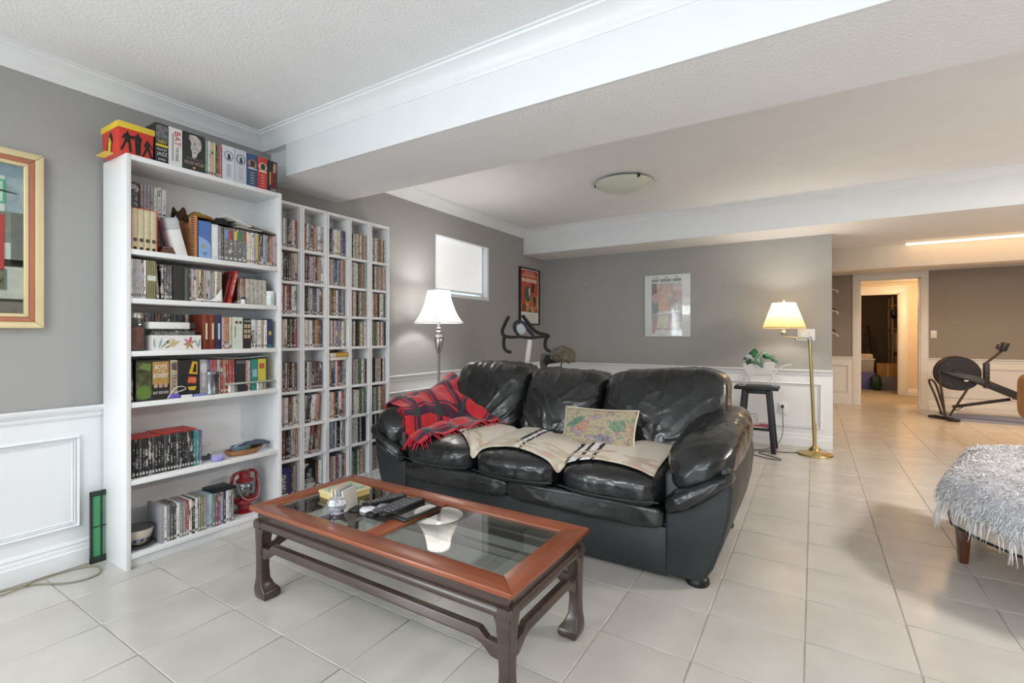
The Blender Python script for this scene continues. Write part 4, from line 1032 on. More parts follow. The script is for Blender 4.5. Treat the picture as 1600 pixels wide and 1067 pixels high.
# things lying over that row
zt = z + .2035
o = MB().add(*(lambda g: g)(([Vector((.13 + .10 * u, 1.245 + .045 * v, zt - .002 + .075 * math.sin(math.pi * (.1 + .8 * v)) * (1 - .4 * u * u) + .02 * math.sin(7 * v + 4 * u))) for u in [i / 10 for i in range(11)] for v in [j / 10 for j in range(11)]], [(i * 11 + j, (i + 1) * 11 + j, (i + 1) * 11 + j + 1, i * 11 + j + 1) for i in range(10) for j in range(10)]))).build('fur_hat', mat('dark_brown_fur', '3a2417', .95, var=.3, vscale=60, bump=1, bscale=120), None, smooth=True, ang=180)
o.modifiers.new('thick', 'SOLIDIFY').thickness = .015; tag(o, 'dark brown fur hat on the books ' + sh, 'hat')
random.seed(5)
def crumple(name, x0, x1, y0, y1, z0, h, m, label, cat, n=16, seed=1, tk=.006, tilt=0):
    vs = []
    for i in range(n + 1):
        for j in range(n + 1):
            u, v = i / n, j / n; b = (math.sin(math.pi * u) * math.sin(math.pi * v)) ** .5
            vs.append(Vector((x0 + (x1 - x0) * u, y0 + (y1 - y0) * v, z0 + h * b * (.75 + .6 * noise.noise(Vector((u * 4, v * 4, seed)))) + tilt * v)))
    o = MB().add(vs, [(i * (n + 1) + j, (i + 1) * (n + 1) + j, (i + 1) * (n + 1) + j + 1, i * (n + 1) + j + 1) for i in range(n) for j in range(n)]).build(name, m, None, smooth=True, ang=180)
    md = o.modifiers.new('thick', 'SOLIDIFY'); md.thickness = tk; md.offset = 1
    return tag(o, label, cat)
crumple('scarf', .13, .275, 1.290, 1.405, zt + .020, .040, mat('mustard_cloth', '8c6a24', .95, var=.35, vscale=30), 'crumpled mustard cloth on the books beside the fur hat ' + sh, 'cloth')
crumple('cap', .14, .28, 1.408, 1.50, zt + .002, .055, mat('black_cloth', '17181b', .6, var=.2), 'black cap lying on the row of cases ' + sh, 'cap', seed=4)
o = MB().box(-.12, .12, -.07, .075, 0, .004, Matrix.Translation((.185, 1.520, zt + .030)) @ Matrix.Rotation(R(-14), 4, 'X')).build('paper_sheet', M_paper, None); tag(o, 'white sheet of paper sloping over the black cap ' + sh, 'paper')
o = MB().box(-.075, .095, -.13, .13, 0, .012, Matrix.Translation((.185, 1.632, zt + .012)) @ Matrix.Rotation(R(-9), 4, 'X')).build('folder', mat('taupe_folder', '77726c', .5), None, bevel=.003)
tag(o, 'grey flat folder sloping over the right-hand cases ' + sh, 'folder')
bx('paper_edge', M_paper, o, .1, .276, 1.52, 1.74, zt + .004, zt + .0065, bevel=0)

# second shelf
z = BZ[1]; sh = SHN[2]
run('left group ' + sh, 1, 6, 1.010, 1.076, z, .193, .135, .282, ['white', 'mauve', 'silver', 'mauve', 'silver', 'white'])
t = thing('book_set', 'olive set of four spines with a pale label band ' + sh, 'book set', (.22, 1.096, z))
for i in range(4): MB().prism([(.15, 1.079 + i * .0095), (.15, 1.088 + i * .0095), (.280, 1.088 + i * .0095), (.282, 1.0835 + i * .0095), (.280, 1.079 + i * .0095)], 'z', z, z + .194).build('spine', mat('olive_card', '86825a', .6, var=.15), t)
plate(rect(-.0185, .0185, .092, .118), (.2822, 1.0975, z), YP, ZP).build('label_band', printed('d8dcd0'), t)
put_case('dvd_case', 1.128, .28, z, .012, .135, .183, '6c6258', 'grey disc case leaning beside the olive set ' + sh, 'disc case', None, .07)
run('black group ' + sh, 1, 4, 1.138, 1.190, z, .178, .135, .283, ['black', 'dark grey', 'dark grey', 'dark grey'])
o = boxset('boxed_set', 1.192, 1.243, z, .176, .14, .284, '1d2022', 'plain black boxed set ' + sh)
o = boxset('boxed_set', 1.244, 1.268, z, .176, .14, .284, '30363a', 'charcoal boxed set with a lighter spine stripe ' + sh)
plate(rect(-.006, .006, .004, .172), (.2846, 1.254, z), YP, ZP).build('spine_stripe', printed('5b6464'), o)
run('middle group ' + sh, 1, 14, 1.271, 1.440, z, .174, .135, .279, ['brown', 'mauve', 'cream', 'tan', 'cream', 'brown', 'tan', 'silver', 'silver', 'grey', 'tan', 'white', 'tan', 'tan'])
vs = []
for i in range(13):
    for j in range(5):
        u, v = i / 12, j / 4; yy = 1.30 + .135 * u; zz_ = z + .006 + .075 * max(0, (u - .55) / .45) ** 1.5 * v + .012 * v * (1 - u)
        vs.append(Vector((.286 + .008 * (1 - v), yy, zz_)))
o = MB().add(vs, [(i * 5 + j, (i + 1) * 5 + j, (i + 1) * 5 + j + 1, i * 5 + j + 1) for i in range(12) for j in range(4)]).build('paper_slip', M_paper, None, smooth=True); o.modifiers.new('thick', 'SOLIDIFY').thickness = .001
tag(o, 'curled white paper slip standing before the middle cases ' + sh, 'paper')
Mx = Matrix.Translation((.284, 1.468, z + .001)) @ Matrix.Rotation(R(-13), 4, 'X')
o = MB().box(-.125, 0, .0, .020, 0, .195, Mx).build('dvd_case', mat('red_print_case', 'b5352f', .35, var=.5, vscale=40), None, bevel=.002); tag(o, 'bright red disc case leaning to the right ' + sh, 'disc case')
lettering('title_lettering', 'SPECIAL EDITION', M_paper, o, Mx @ Vector((.0006, .010, .115)), Mx.to_3x3() @ Vector((0, 0, -1)), Mx.to_3x3() @ Vector((0, 1, 0)), .009, stretch=.13)
Mx2 = Matrix.Translation((.270, 1.446, z + .001)) @ Matrix.Rotation(R(-14), 4, 'X')
o = MB().box(-.125, 0, .0, .015, 0, .18, Mx2).build('dvd_case', mat('dark_red_case', '5e221d', .35, var=.4, vscale=40), None, bevel=.002); tag(o, 'dark red disc case leaning behind the bright red one ' + sh, 'disc case')
run('the row right of the red case ' + sh, 1, 3, 1.532, 1.572, z, .15, .13, .272, ['brown', 'tan', 'red'], what='case')
t = thing('book_set', 'grey-white set of five spines in black slipcase ' + sh, 'book set', (.2, 1.641, z))
for i in range(5): bx('spine', mat('pale_grey_print', 'b8b4ac', .5, var=.25, vscale=50), t, .14, .276, 1.576 + i * .0255, 1.6005 + i * .0255, z + .001, z + .152, bevel=.003)
MB().box(.13, .274, 1.573, 1.706, z + .1525, z + .156).box(.13, .274, 1.7035, 1.7065, z, z + .1525).build('slipcase', M_black, t)
t = thing('pill_bottle', 'white plastic bottle with a green label at the right end ' + sh, 'bottle', (.262, 1.728, z))
MB().lathe([(.025, .0), (.028, .004), (.028, .055), (.025, .062), (.025, .064)], (.262, 1.728, z), 24).build('body', M_whitep, t, smooth=True)
MB().lathe([(.0285, .008), (.0286, .012), (.0286, .046), (.0285, .050)], (.262, 1.728, z), 24).build('label', mat('pale_label', 'dfe9e4', .5), t, smooth=True)
plate(rect(-.006, .008, .008, .05), (.2888, 1.732, z), (-.25, .968, 0), ZP, .001).build('label_stripe', printed('2f9a5c'), t)
MB().lathe([(.027, .063), (.028, .066), (.028, .084), (.026, .088)], (.262, 1.728, z), 24).build('lid', M_whitep, t, smooth=True)
t = thing('spice_jar', 'tiny white jar with a dark lid before the grey-white set ' + sh, 'jar', (.285, 1.56, z))
MB().lathe([(.012, 0), (.012, .026), (.010, .028)], (.283, 1.556, z), 16).build('body', M_whitep, t, smooth=True); MB().lathe([(.0125, .028), (.0125, .036), (.011, .038)], (.283, 1.556, z), 16).build('lid', M_black, t, smooth=True)

# third shelf
z = BZ[2]; sh = SHN[3]
run('back row ' + sh, 1, 16, 1.088, 1.325, z, .192, .10, .150, ['white', 'black', 'brown', 'purple', 'dark grey', 'dark grey', 'red', 'dark grey', 'dark grey', 'black', 'black', 'dark grey', 'black', 'dark grey', 'black', 'cream'], group=None)
t = thing('glass_jar', 'tall square glass jar with metal lid at the left end ' + sh, 'jar', (.235, 1.048, z))
MB().box(.20, .27, 1.013, 1.083, z, z + .16).build('body', M_glass, t, bevel=.010, seg=3)
MB().lathe([(.034, .162), (.036, .164), (.036, .186), (.033, .19)], (.235, 1.048, z), 24).build('lid', M_steel, t, smooth=True)
MB().box(.208, .262, 1.021, 1.075, z + .004, z + .120).build('contents', mat('reddish_filling', '7a5048', .8, var=.5, vscale=50), t, bevel=.008)
o = boxset('storage_box', 1.098, 1.328, z, .078, .115, .285, 'eceae8', 'white box with floral print lying ' + sh)
def leafp(cx, cz, ln, wd, a): return [(cx + math.cos(a) * ln * s + math.sin(a) * wd * w_, cz + math.sin(a) * ln * s - math.cos(a) * wd * w_) for s, w_ in ((0, 0), (.3, .8), (.65, .8), (1, 0), (.65, -.8), (.3, -.8))]
for (cx, cz, ln, wd, a, c_) in ((-.085, .01, .06, .005, 1.35, '8fb3c0'), (-.080, .01, .07, .006, .8, 'a5a098'), (-.105, .01, .055, .005, 1.6, '8fb3c0'), (-.06, .01, .04, .005, .5, '9a8f86'), (-.02, .012, .05, .012, 1.57, 'c9c08f'), (-.03, .03, .03, .008, 2.4, 'cfc79a'), (-.012, .03, .03, .008, .8, 'cfc79a'), (.055, .035, .035, .007, 2.3, 'd27c8d'), (.055, .035, .04, .008, 1.3, 'c45a72'), (.055, .035, .035, .007, .4, 'b79a72'), (.055, .035, .03, .007, 3.4, 'a8865c'), (.055, .035, .035, .007, 4.3, 'b79a72'), (.055, .035, .035, .007, 5.3, 'a8865c'), (.1, .01, .055, .006, 1.4, '8fb3b0'), (.098, .012, .05, .005, 1.9, '9fc0ba')):
    plate(leafp(cx, cz, ln, wd, a), (.2856, 1.213, z), YP, ZP, .0006).build('printed_leaf', printed(c_), o)
t = thing('clear_tray', 'clear plastic tray of small things on the floral box ' + sh, 'tray', (.23, 1.21, z + .0785))
MB().box(.175, .284, 1.10, 1.326, z + .0785, z + .110).build('tray', M_glass, t, bevel=.006)
MB().box(.185, .274, 1.108, 1.30, z + .080, z + .098).build('contents', mat('grey_bits', '6f6a68', .7, var=.7, vscale=70), t)
o = bx('foam_strip', M_whitep, None, .20, .278, 1.092, 1.275, z + .111, z + .146, bevel=.003); tag(o, 'white flat strip box on the clear tray ' + sh, 'box')
bx('end_label', M_black, o, .276, .2786, 1.276, 1.30, z + .114, z + .144, bevel=0)
for i, (y0, col, lc, nm_) in enumerate(((1.339, '7a3322', 'd9cfae', 'left of two'), (1.372, '7e3421', 'd9cfae', 'right of two'), (1.405, '2f2f52', 'cfcfe0', 'navy'))):
    b = MB().prism([(.13, y0), (.13, y0 + .031), (.277, y0 + .031), (.280, y0 + .0155), (.277, y0)], 'z', z, z + .192).build('binder', mat('binder_' + col, col, .5, var=.05), None, bevel=.001)
    tag(b, ('rust-brown ring binder with paper spine label, %s %s' % (nm_, sh)) if i < 2 else 'navy ring binder with pale spine label ' + sh, 'binder', None)
    plate(rect(-.004, .006, .055, .145), (.2806, y0 + .0165, z), YP, ZP, .001).build('spine_label', printed(lc), b)
run('right-hand group ' + sh, 1, 4, 1.440, 1.494, z, .180, .135, .279, ['pink', 'orange', 'orange', 'cream'])
o = boxset('boxed_set', 1.497, 1.556, z, .182, .135, .281, 'd3dacd', 'pale green boxed set with two small portraits ' + sh)
for q in (-.008, .014): plate(oval(.008, .009, q, .152), (.2817, 1.527, z), YP, ZP).build('portrait', printed('5b3b36'), o)
plate(rect(-.018, -.013, .065, .13), (.2817, 1.527, z), YP, ZP).build('spine_text', printed('6f7a74'), o)
o = boxset('boxed_set', 1.559, 1.604, z, .176, .135, .281, '1c1b1c', 'black boxed set with small tan photographs ' + sh)
for q in range(3):
    for p_ in (-.012, .008): plate(rect(p_ - .007, p_ + .009, .06 + q * .03, .082 + q * .03), (.2817, 1.582, z), YP, ZP).build('cover_photo', printed('b9a488'), o)
lettering('title_lettering', 'MOVIES', M_paper, o, (.282, 1.582, z + .16), YP, ZP, .010, .036)
run('right-hand end group ' + sh, 1, 5, 1.607, 1.705, z, .170, .135, .279, ['white', 'silver', 'white', 'tan', 'white'])
o = boxset('boxed_set', 1.708, 1.737, z, .178, .135, .279, '2f345c', 'navy boxed set with a yellow emblem at the right end ' + sh)
plate(oval(.009, .014, 0, .09), (.2796, 1.7225, z), YP, ZP).build('emblem', printed('cdb13f'), o); plate(rect(-.012, .012, .004, .02), (.2796, 1.7225, z), YP, ZP).build('foot_band', printed('2d7a7c'), o)

# fourth shelf
z = BZ[3]; sh = SHN[4]
put_case('book', 1.019, .268, z, .014, .14, .20, '3d3538', 'thin dark book at the far left ' + sh, 'book', None)
o = boxset('boxed_set', 1.030, 1.176, z, .205, .14, .285, '1f1c1a', 'big black boxed set reading BOYS BOWERY EAST SIDE KIDS ' + sh)
plate(rect(-.070, -.005, .010, .195), (.2854, 1.100, z), YP, ZP).build('cover_photo', mat('green_photo', '48502f', .5, var=.8, vscale=26), o)
plate(oval(.033, .034, -.037, .043), (.286, 1.100, z), YP, ZP).build('cover_ball', printed('5f7f33'), o)
plate([(-.06, .165), (-.01, .15), (-.006, .185), (-.04, .188)], (.286, 1.100, z), YP, ZP).build('cover_cap', printed('6c8440'), o)
plate(rect(.0, .072, .08, .195), (.2854, 1.100, z), YP, ZP).build('cover_panel', printed('b48e4d'), o)
lettering('title_lettering', 'BOYS', M_paper, o, (.2864, 1.136, z + .168), YP, (0, .1, .995), .024, .052)
lettering('title_lettering', 'OF THE', M_paper, o, (.2864, 1.136, z + .147), YP, ZP, .008, .03)
lettering('title_lettering', 'BOWERY', M_paper, o, (.2864, 1.136, z + .124), YP, (0, .1, .995), .024, .066)
for q in range(3): plate(oval(.009, .011, .014 + q * .022, .072), (.286, 1.100, z), YP, ZP).build('portrait', printed('b99b84'), o)
lettering('title_lettering', 'EAST SIDE KIDS', M_paper, o, (.2864, 1.136, z + .037), YP, (0, .1, .995), .013, .068)
o = boxset('boxed_set', 1.179, 1.214, z, .200, .14, .283, 'b7a88f', 'beige boxed set with TEXAS down its spine ' + sh)
lettering('title_lettering', 'TEXAS', printed('4a352c'), o, (.2836, 1.197, z + .085), (0, 0, -1), (0, 1, 0), .020, stretch=.085)
plate([(-.01, .15), (.012, .145), (.013, .185), (.0, .19), (-.012, .18)], (.2836, 1.197, z), YP, ZP).build('emblem', printed('5d5044'), o)
o = boxset('boxed_set', 1.217, 1.318, z, .198, .14, .285, '17181a', 'big black boxed set with yellow and orange ACTION print ' + sh)
plate([(-.006, .125), (.036, .118), (.036, .185), (.012, .19)], (.2855, 1.272, z), YP, ZP).build('cover_wedge', printed('d9a92c'), o)
plate([(.012, .132), (.03, .13), (.031, .172), (.022, .178)], (.286, 1.272, z), YP, ZP).build('cover_figure', M_ink, o)
plate([(-.012, .075), (.03, .07), (.030, .105), (-.008, .108)], (.2855, 1.272, z), YP, ZP).build('cover_panel', printed('d9562f'), o)
lettering('title_lettering', 'ACTION', printed('f0b48c'), o, (.2864, 1.282, z + .09), YP, ZP, .016, .038)
plate([(-.012, .055), (.032, .056), (.024, .034), (-.004, .036)], (.2855, 1.272, z), YP, ZP).build('cover_band', printed('cdb03c'), o)
o = boxset('boxed_set', 1.322, 1.363, z, .196, .135, .281, '9a979a', 'grey boxed set with a silver portrait beside the ACTION set ' + sh)
plate(oval(.017, .03, 0, .15), (.2817, 1.342, z), YP, ZP).build('portrait', printed('c9c8cc'), o); lettering('title_lettering', 'HEROES', M_paper, o, (.2819, 1.342, z + .08), (0, 0, -1), (0, 1, 0), .016, .07)
run('red group ' + sh, 1, 9, 1.366, 1.512, z, .192, .135, .279, ['purple', 'red', 'red', 'mauve', 'red', 'orange', 'red', 'red', 'red'])
o = boxset('boxed_set', 1.516, 1.572, z, .188, .135, .279, '25282b', 'black boxed set right of the red cases ' + sh)
lettering('title_lettering', 'POLICE', printed('a9b0b4'), o, (.2796, 1.544, z + .172), YP, ZP, .014, .046)
run('right of the black set ' + sh, 1, 2, 1.575, 1.604, z, .182, .13, .277, ['pink', 'pink'])
o = boxset('boxed_set', 1.607, 1.645, z, .186, .13, .279, '2d8577', 'teal boxed set with a pale blue panel ' + sh); plate(rect(-.012, .016, .08, .125), (.2796, 1.626, z), YP, ZP).build('spine_panel', printed('8fb9c8'), o)
o = boxset('boxed_set', 1.648, 1.697, z, .186, .13, .279, 'c9c04c', 'yellow boxed set with a small red picture ' + sh); plate(rect(-.016, .014, .128, .160), (.2796, 1.672, z), YP, ZP).build('cover_photo', printed('b0563c'), o)
vs = []
for i in range(9):
    for j in range(13):
        u, v = i / 8, j / 12; vs.append(Vector((.12 + .168 * u, 1.40 + .31 * v, z + .1965 + .010 * (2 * v - 1) ** 2 - .002 * u)))
o = MB().add(vs, [(i * 13 + j, (i + 1) * 13 + j, (i + 1) * 13 + j + 1, i * 13 + j + 1) for i in range(8) for j in range(12)]).build('paper_sheet', mat('pale_grey_paper', 'c2c9ca', .7), None, smooth=True); o.modifiers.new('thick', 'SOLIDIFY').thickness = .0015
tag(o, 'sagging grey sheet of paper lying over the cases ' + sh, 'paper')
# front items on the shelf edge
t = thing('canister', 'grey metal canister standing before the red cases ' + sh, 'canister', (.262, 1.392, z))
MB().lathe([(.036, 0), (.038, .003), (.038, .009), (.036, .012), (.036, .104), (.038, .108), (.038, .122), (.034, .128)], (.258, 1.392, z), 28).build('body', mat('brushed_grey_metal', '80868c', .3, metal=1), t, smooth=True)
MB().tube([(.258, 1.430, z + .1), (.258, 1.445, z + .09), (.258, 1.445, z + .05), (.258, 1.430, z + .04)], .004, 6, sub=4).build('handle', M_steel, t, smooth=True)
for i, (y_, r_) in enumerate(((1.503, .037), (1.668, .040))):
    t = thing('tin_can', 'low silver tin under the %s end of the glass plate %s' % (['left', 'right'][i], sh), 'tin', (.25, y_, z))
    MB().lathe([(r_ - .002, 0), (r_, .002), (r_, .040), (r_ - .002, .042)], (.250, y_, z), 28).build('body', mat('tin_metal', 'c9cbc6', .3, metal=.8), t, smooth=True); MB().lathe([(r_ + .001, .036), (r_ + .001, .043), (r_ - .004, .044)], (.25, y_, z), 28).build('rim', M_steel, t, smooth=True)
o = bx('small_box', mat('dark_amber_box', '4a2c18', .4, var=.6, vscale=60), None, .21, .275, 1.552, 1.618, z, z + .036, bevel=.002); tag(o, 'dark brown patterned small box between two silver tins ' + sh, 'box')
o = bx('glass_plate', mat('frosted_glass_plate', 'd4d8cf', .2, trans=.4), None, .185, .294, 1.452, 1.752, z + .0445, z + .056, bevel=.004); tag(o, 'frosted glass plate resting on the two silver tins ' + sh, 'plate')
t = thing('hair_clip', 'purple plastic hair grip with tape roll ' + sh, 'hair clip', (.28, 1.195, z)); soft('body', (.277, 1.197, z + .0125), (.014, .028, .012), 4, mat('purple_plastic', '6f5fc0', .35, var=.3, vscale=80), t, n=8)
t = thing('charger', 'white charger with looping white cable ' + sh, 'charger', (.28, 1.255, z)); MB().box(.266, .288, 1.228, 1.285, z, z + .014).build('body', M_whitep, t, bevel=.004)
MB().tube([(.288, 1.165, z + .003), (.289, 1.176, z + .020), (.287, 1.20, z + .052), (.284, 1.235, z + .060), (.284, 1.252, z + .045), (.287, 1.222, z + .035), (.287, 1.20, z + .027)], .0020, 6, sub=6).build('cable', M_whitep, t, smooth=True)
o = bx('toothbrush_case', mat('violet_plastic', '7c86d2', .35), None, .272, .288, 1.290, 1.352, z, z + .013, bevel=.004); tag(o, 'slim violet plastic case beside the canister ' + sh, 'case')

# fifth shelf
z = BZ[4]; sh = SHN[5]
put_case('dvd_case', 1.014, .255, z, .012, .135, .195, '7a3a30', 'dull red disc case at the far left ' + sh, 'disc case', None)
run('matching volumes ' + sh, 1, 20, 1.022, 1.296, z, .190, .135, .268, ['black', 'black', 'dark grey', 'black', 'black', 'black', 'dark grey', 'black'], what='disc volume with white title', name='disc_volume', group='matching black volumes on the fifth shelf')
run('after the matching volumes ' + sh, 1, 3, 1.298, 1.342, z, .188, .135, .266, ['teal', 'teal', 'purple'])
o = bx('red_slipcase', mat('red_card', 'b3332c'), None, .10, .252, 1.024, 1.145, z + .1905, z + .194, bevel=0); tag(o, 'flat red card on the left volumes ' + sh, 'card')
o = bx('red_slipcase', mat('red_card', 'b3332c'), None, .08, .225, 1.150, 1.330, z + .1905, z + .196, bevel=0); tag(o, 'flat red card on the right-hand volumes ' + sh, 'card')
o = bx('photo_card', mat('pale_card', 'd6d6d2', .6), None, .20, .204, 1.348, 1.418, z, z + .088, bevel=0); tag(o, 'small pale picture card standing right of the volumes ' + sh, 'card')
plate([(-.02, .004), (.032, .004), (.034, .03), (.02, .042), (.008, .028), (-.012, .034)], (.2045, 1.383, z), YP, ZP).build('picture', printed('4f5a50'), o)
t = thing('hair_comb', 'lilac plastic claw clip with upright teeth ' + sh, 'claw clip', (.27, 1.425, z))
MB().lathe([(.020, 0), (.030, .004), (.034, .018), (.031, .022), (.026, .012), (.018, .006)], (.262, 1.425, z), 24).build('body', mat('lilac_plastic', '9a97dd', .3), t, smooth=True)
for q in range(9):
    a = -1.3 + q * .33; MB().tube([(.262 + .032 * math.cos(a), 1.425 + .032 * math.sin(a), z + .016), (.262 + .030 * math.cos(a), 1.425 + .030 * math.sin(a), z + .042)], [.004, .0018], 6).build('tooth', mat('pale_lilac_plastic', 'b9b8ec', .3), t, smooth=True)
t = thing('wooden_bowl', 'oval honey-coloured wooden bowl holding small dishes ' + sh, 'bowl', (.235, 1.585, z))
def oval_bowl(c, rx, ry, h, tk):
    mb = MB(); vs = []; n = 28; prof = [(.62, 0), (.80, h * .25), (.94, h * .62), (1, h), (1 - tk / rx, h), (.90 - tk / rx, h * .6), (.7, h * .25), (.5, tk)]
    for r_, h_ in prof:
        for k in range(n): a = 2 * math.pi * k / n; vs.append(Vector((c[0] + rx * r_ * math.cos(a), c[1] + ry * r_ * math.sin(a), c[2] + h_)))
    m = len(prof); mb.add(vs, [(i * n + k, i * n + (k + 1) % n, (i + 1) * n + (k + 1) % n, (i + 1) * n + k) for i in range(m - 1) for k in range(n)] + [tuple(range(n))[::-1], tuple(range((m - 1) * n, m * n))]); return mb
oval_bowl((.225, 1.590, z), .062, .115, .034, .005).build('body', M_basket, t, smooth=True)
t = thing('glass_dish', 'blue-grey glass dish inside the wooden bowl ' + sh, 'dish', (.23, 1.565, z + .012))
oval_bowl((.228, 1.575, z + .010), .040, .062, .046, .004).build('body', mat('blue_grey_glass', '6d8390', .2, coat=.5), t, smooth=True)
o = crumple('eyeglass_case', .18, .262, 1.585, 1.735, z + .052, .022, mat('slate_cloth', '4c5563', .7), 'slate-blue cloth pouch lying over the wooden bowl ' + sh, 'pouch', seed=9, n=10, tk=.014)
o = MB().tube([(.25, 1.520, z + .052), (.245, 1.548, z + .062), (.235, 1.575, z + .060)], [.006, .009, .007], 8, sub=3).build('pocket_knife', mat('grey_blue_plastic', '7c8fa0', .4), None, smooth=True); tag(o, 'small grey-blue pocket tool lying in the glass dish ' + sh, 'tool')

# bottom shelf
z = BZ[5]; sh = SHN[6]
t = thing('ceramic_bowl', 'cream ceramic bowl painted with blue flowers at the left of the bottom shelf', 'bowl', (.225, 1.068, z + .014))
MB().lathe([(.026, 0), (.030, .003), (.044, .022), (.056, .052), (.062, .080), (.064, .088), (.060, .088), (.053, .056), (.040, .026), (.02, .012), (0, .010)], (.224, 1.064, z + .0145), 32).build('body', mat('cream_glaze', 'cfc8b8', .3, coat=.4), t, smooth=True)
MB().lathe([(.0625, .082), (.0646, .086), (.0646, .089), (.060, .0892)], (.224, 1.064, z + .0145), 32).build('rim', mat('dark_glaze', '3a3d40', .3), t, smooth=True)
for k in range(10):
    a = -.7 + .2 * k; r_ = .050 + .003 * (k % 2); h_ = .030 + .012 * (k % 3)
    rr = .042 + .30 * (h_ - .018); c = Vector((.224 + rr * math.cos(a), 1.064 + rr * math.sin(a), z + .0145 + h_)); plate(oval(.0085, .0085, n=7), c + Vector((math.cos(a), math.sin(a), -.25)) * .0012, (-math.sin(a), math.cos(a), 0), (.28 * math.cos(a), .28 * math.sin(a), .96), .0008).build('painted_flower', printed('3d5380'), t)
t = thing('saucer', 'dark glazed saucer under the painted ceramic bowl', 'saucer', (.224, 1.064, z)); MB().lathe([(.036, 0), (.044, .002), (.066, .016), (.069, .022), (.066, .022), (.045, .012), (0, .010)], (.224, 1.064, z), 32).build('body', mat('dark_glaze', '3a3d40'), t, smooth=True)
bx('boxed', M_board, None, .13, .283, 1.135, 1.150, z, z + .190, bevel=.001).name = 'game_case'
o = bpy.data.objects['game_case']; o.color = srgb('9b9da3') + (1,); tag(o, 'grey game case with its broad side in view ' + sh, 'game case')
run('row of game cases ' + sh, 1, 24, 1.151, 1.505, z, .184, .135, .283, ['white', 'grey', 'dark grey', 'dark grey', 'white', 'grey', 'grey', 'red', 'white', 'black', 'white', 'grey', 'olive', 'grey', 'pale blue', 'silver', 'teal', 'red', 'purple', 'mauve', 'navy', 'white', 'silver', 'grey'], what='game case', cat='game case', name='game_case', kind='dvd_case', group='game cases on the bottom shelf')
o = bx('dvd_case', M_black, None, .15, .288, 1.395, 1.515, z + .1845, z + .198, bevel=.002); tag(o, 'black case lying flat on top of the game cases ' + sh, 'game case')
# storm lantern
LY, LX = 1.618, .185
M_lred = mat('red_lacquer', '8c1822', .22, coat=.6); M_lglass = m_glass('lantern_glass', (.62, .65, .66), 2.4)
t = thing('storm_lantern', 'red metal storm lantern with clear globe at the right of the bottom shelf', 'lantern', (LX, LY, z))
MB().lathe([(.056, 0), (.058, .006), (.046, .014), (.038, .022), (.040, .045), (.068, .058), (.078, .072), (.077, .084), (.060, .092), (.03, .096)], (LX, LY, z), 32).build('tank', M_lred, t, smooth=True)
MB().lathe([(.046, .100), (.058, .120), (.061, .140), (.054, .170), (.044, .182)], (LX, LY, z), 28).build('globe', M_lglass, t, smooth=True)
MB().lathe([(.030, .094), (.032, .10), (.020, .112), (.012, .118)], (LX, LY, z), 20).build('burner', M_chrome, t, smooth=True)
MB().lathe([(.050, .182), (.052, .188), (.038, .198), (.030, .204), (.032, .214), (.032, .240), (.026, .246)], (LX, LY, z), 28).build('chimney', M_lred, t, smooth=True)
for s_ in (-1, 1): MB().tube([(LX, LY + s_ * .068, z + .075), (LX, LY + s_ * .080, z + .12), (LX, LY + s_ * .078, z + .18), (LX, LY + s_ * .066, z + .228), (LX, LY + s_ * .030, z + .242)], [.012, .011, .010, .010, .009], 10, sub=5).build('side_tube', M_lred, t, smooth=True)
MB().tube([(LX + .02, LY - .066, z + .205), (LX + .05, LY - .062, z + .15), (LX + .075, LY - .045, z + .102), (LX + .083, LY, z + .086), (LX + .075, LY + .045, z + .102), (LX + .05, LY + .062, z + .15), (LX + .02, LY + .066, z + .205)], .0025, 6, sub=6).build('bail_handle', M_steel, t, smooth=True)

# ================================================================== COFFEE TABLE
TX0, TX1, TY0, TY1, TZT = 1.032, 2.376, 1.168, 1.732, .40
ct = thing('coffee_table', 'long cherry and dark wood coffee table with two glass panes', 'coffee table', (1.704, 1.45, 0))
FW, FD = .082, .082
zt0 = TZT - .018
def frame_board(pts, m):   # pts are plan corners
    return MB().prism(pts, 'z', zt0, TZT).build('top_rail', m, ct, bevel=.003)
frame_board([(TX0, TY0), (TX1, TY0), (TX1 - FD, TY0 + FW), (TX0 + FD, TY0 + FW)], M_cherry_x)
frame_board([(TX0, TY1), (TX0 + FD, TY1 - FW), (TX1 - FD, TY1 - FW), (TX1, TY1)], M_cherry_x)
frame_board([(TX0, TY0), (TX0 + FD, TY0 + FW), (TX0 + FD, TY1 - FW), (TX0, TY1)], M_cherry_y)
frame_board([(TX1, TY0), (TX1, TY1), (TX1 - FD, TY1 - FW), (TX1 - FD, TY0 + FW)], M_cherry_y)
frame_board([(1.668, TY0 + FW), (1.740, TY0 + FW), (1.740, TY1 - FW), (1.668, TY1 - FW)], M_cherry_y)
for x0, x1 in ((TX0 + FD, 1.668), (1.740, TX1 - FD)):
    g = MB(); b = .012; y0, y1 = TY0 + FW, TY1 - FW; za, zb = TZT - .009, TZT - .0035
    g.add([Vector(p) for p in ((x0, y0, za), (x1, y0, za), (x1, y1, za), (x0, y1, za), (x0, y0, zb - .003), (x1, y0, zb - .003), (x1, y1, zb - .003), (x0, y1, zb - .003), (x0 + b, y0 + b, zb), (x1 - b, y0 + b, zb), (x1 - b, y1 - b, zb), (x0 + b, y1 - b, zb))],
          [(3, 2, 1, 0)] + [(i, (i + 1) % 4, 4 + (i + 1) % 4, 4 + i) for i in range(4)] + [(4 + i, 4 + (i + 1) % 4, 8 + (i + 1) % 4, 8 + i) for i in range(4)] + [(8, 9, 10, 11)])
    g.build('glass_pane', M_tableglass, ct)
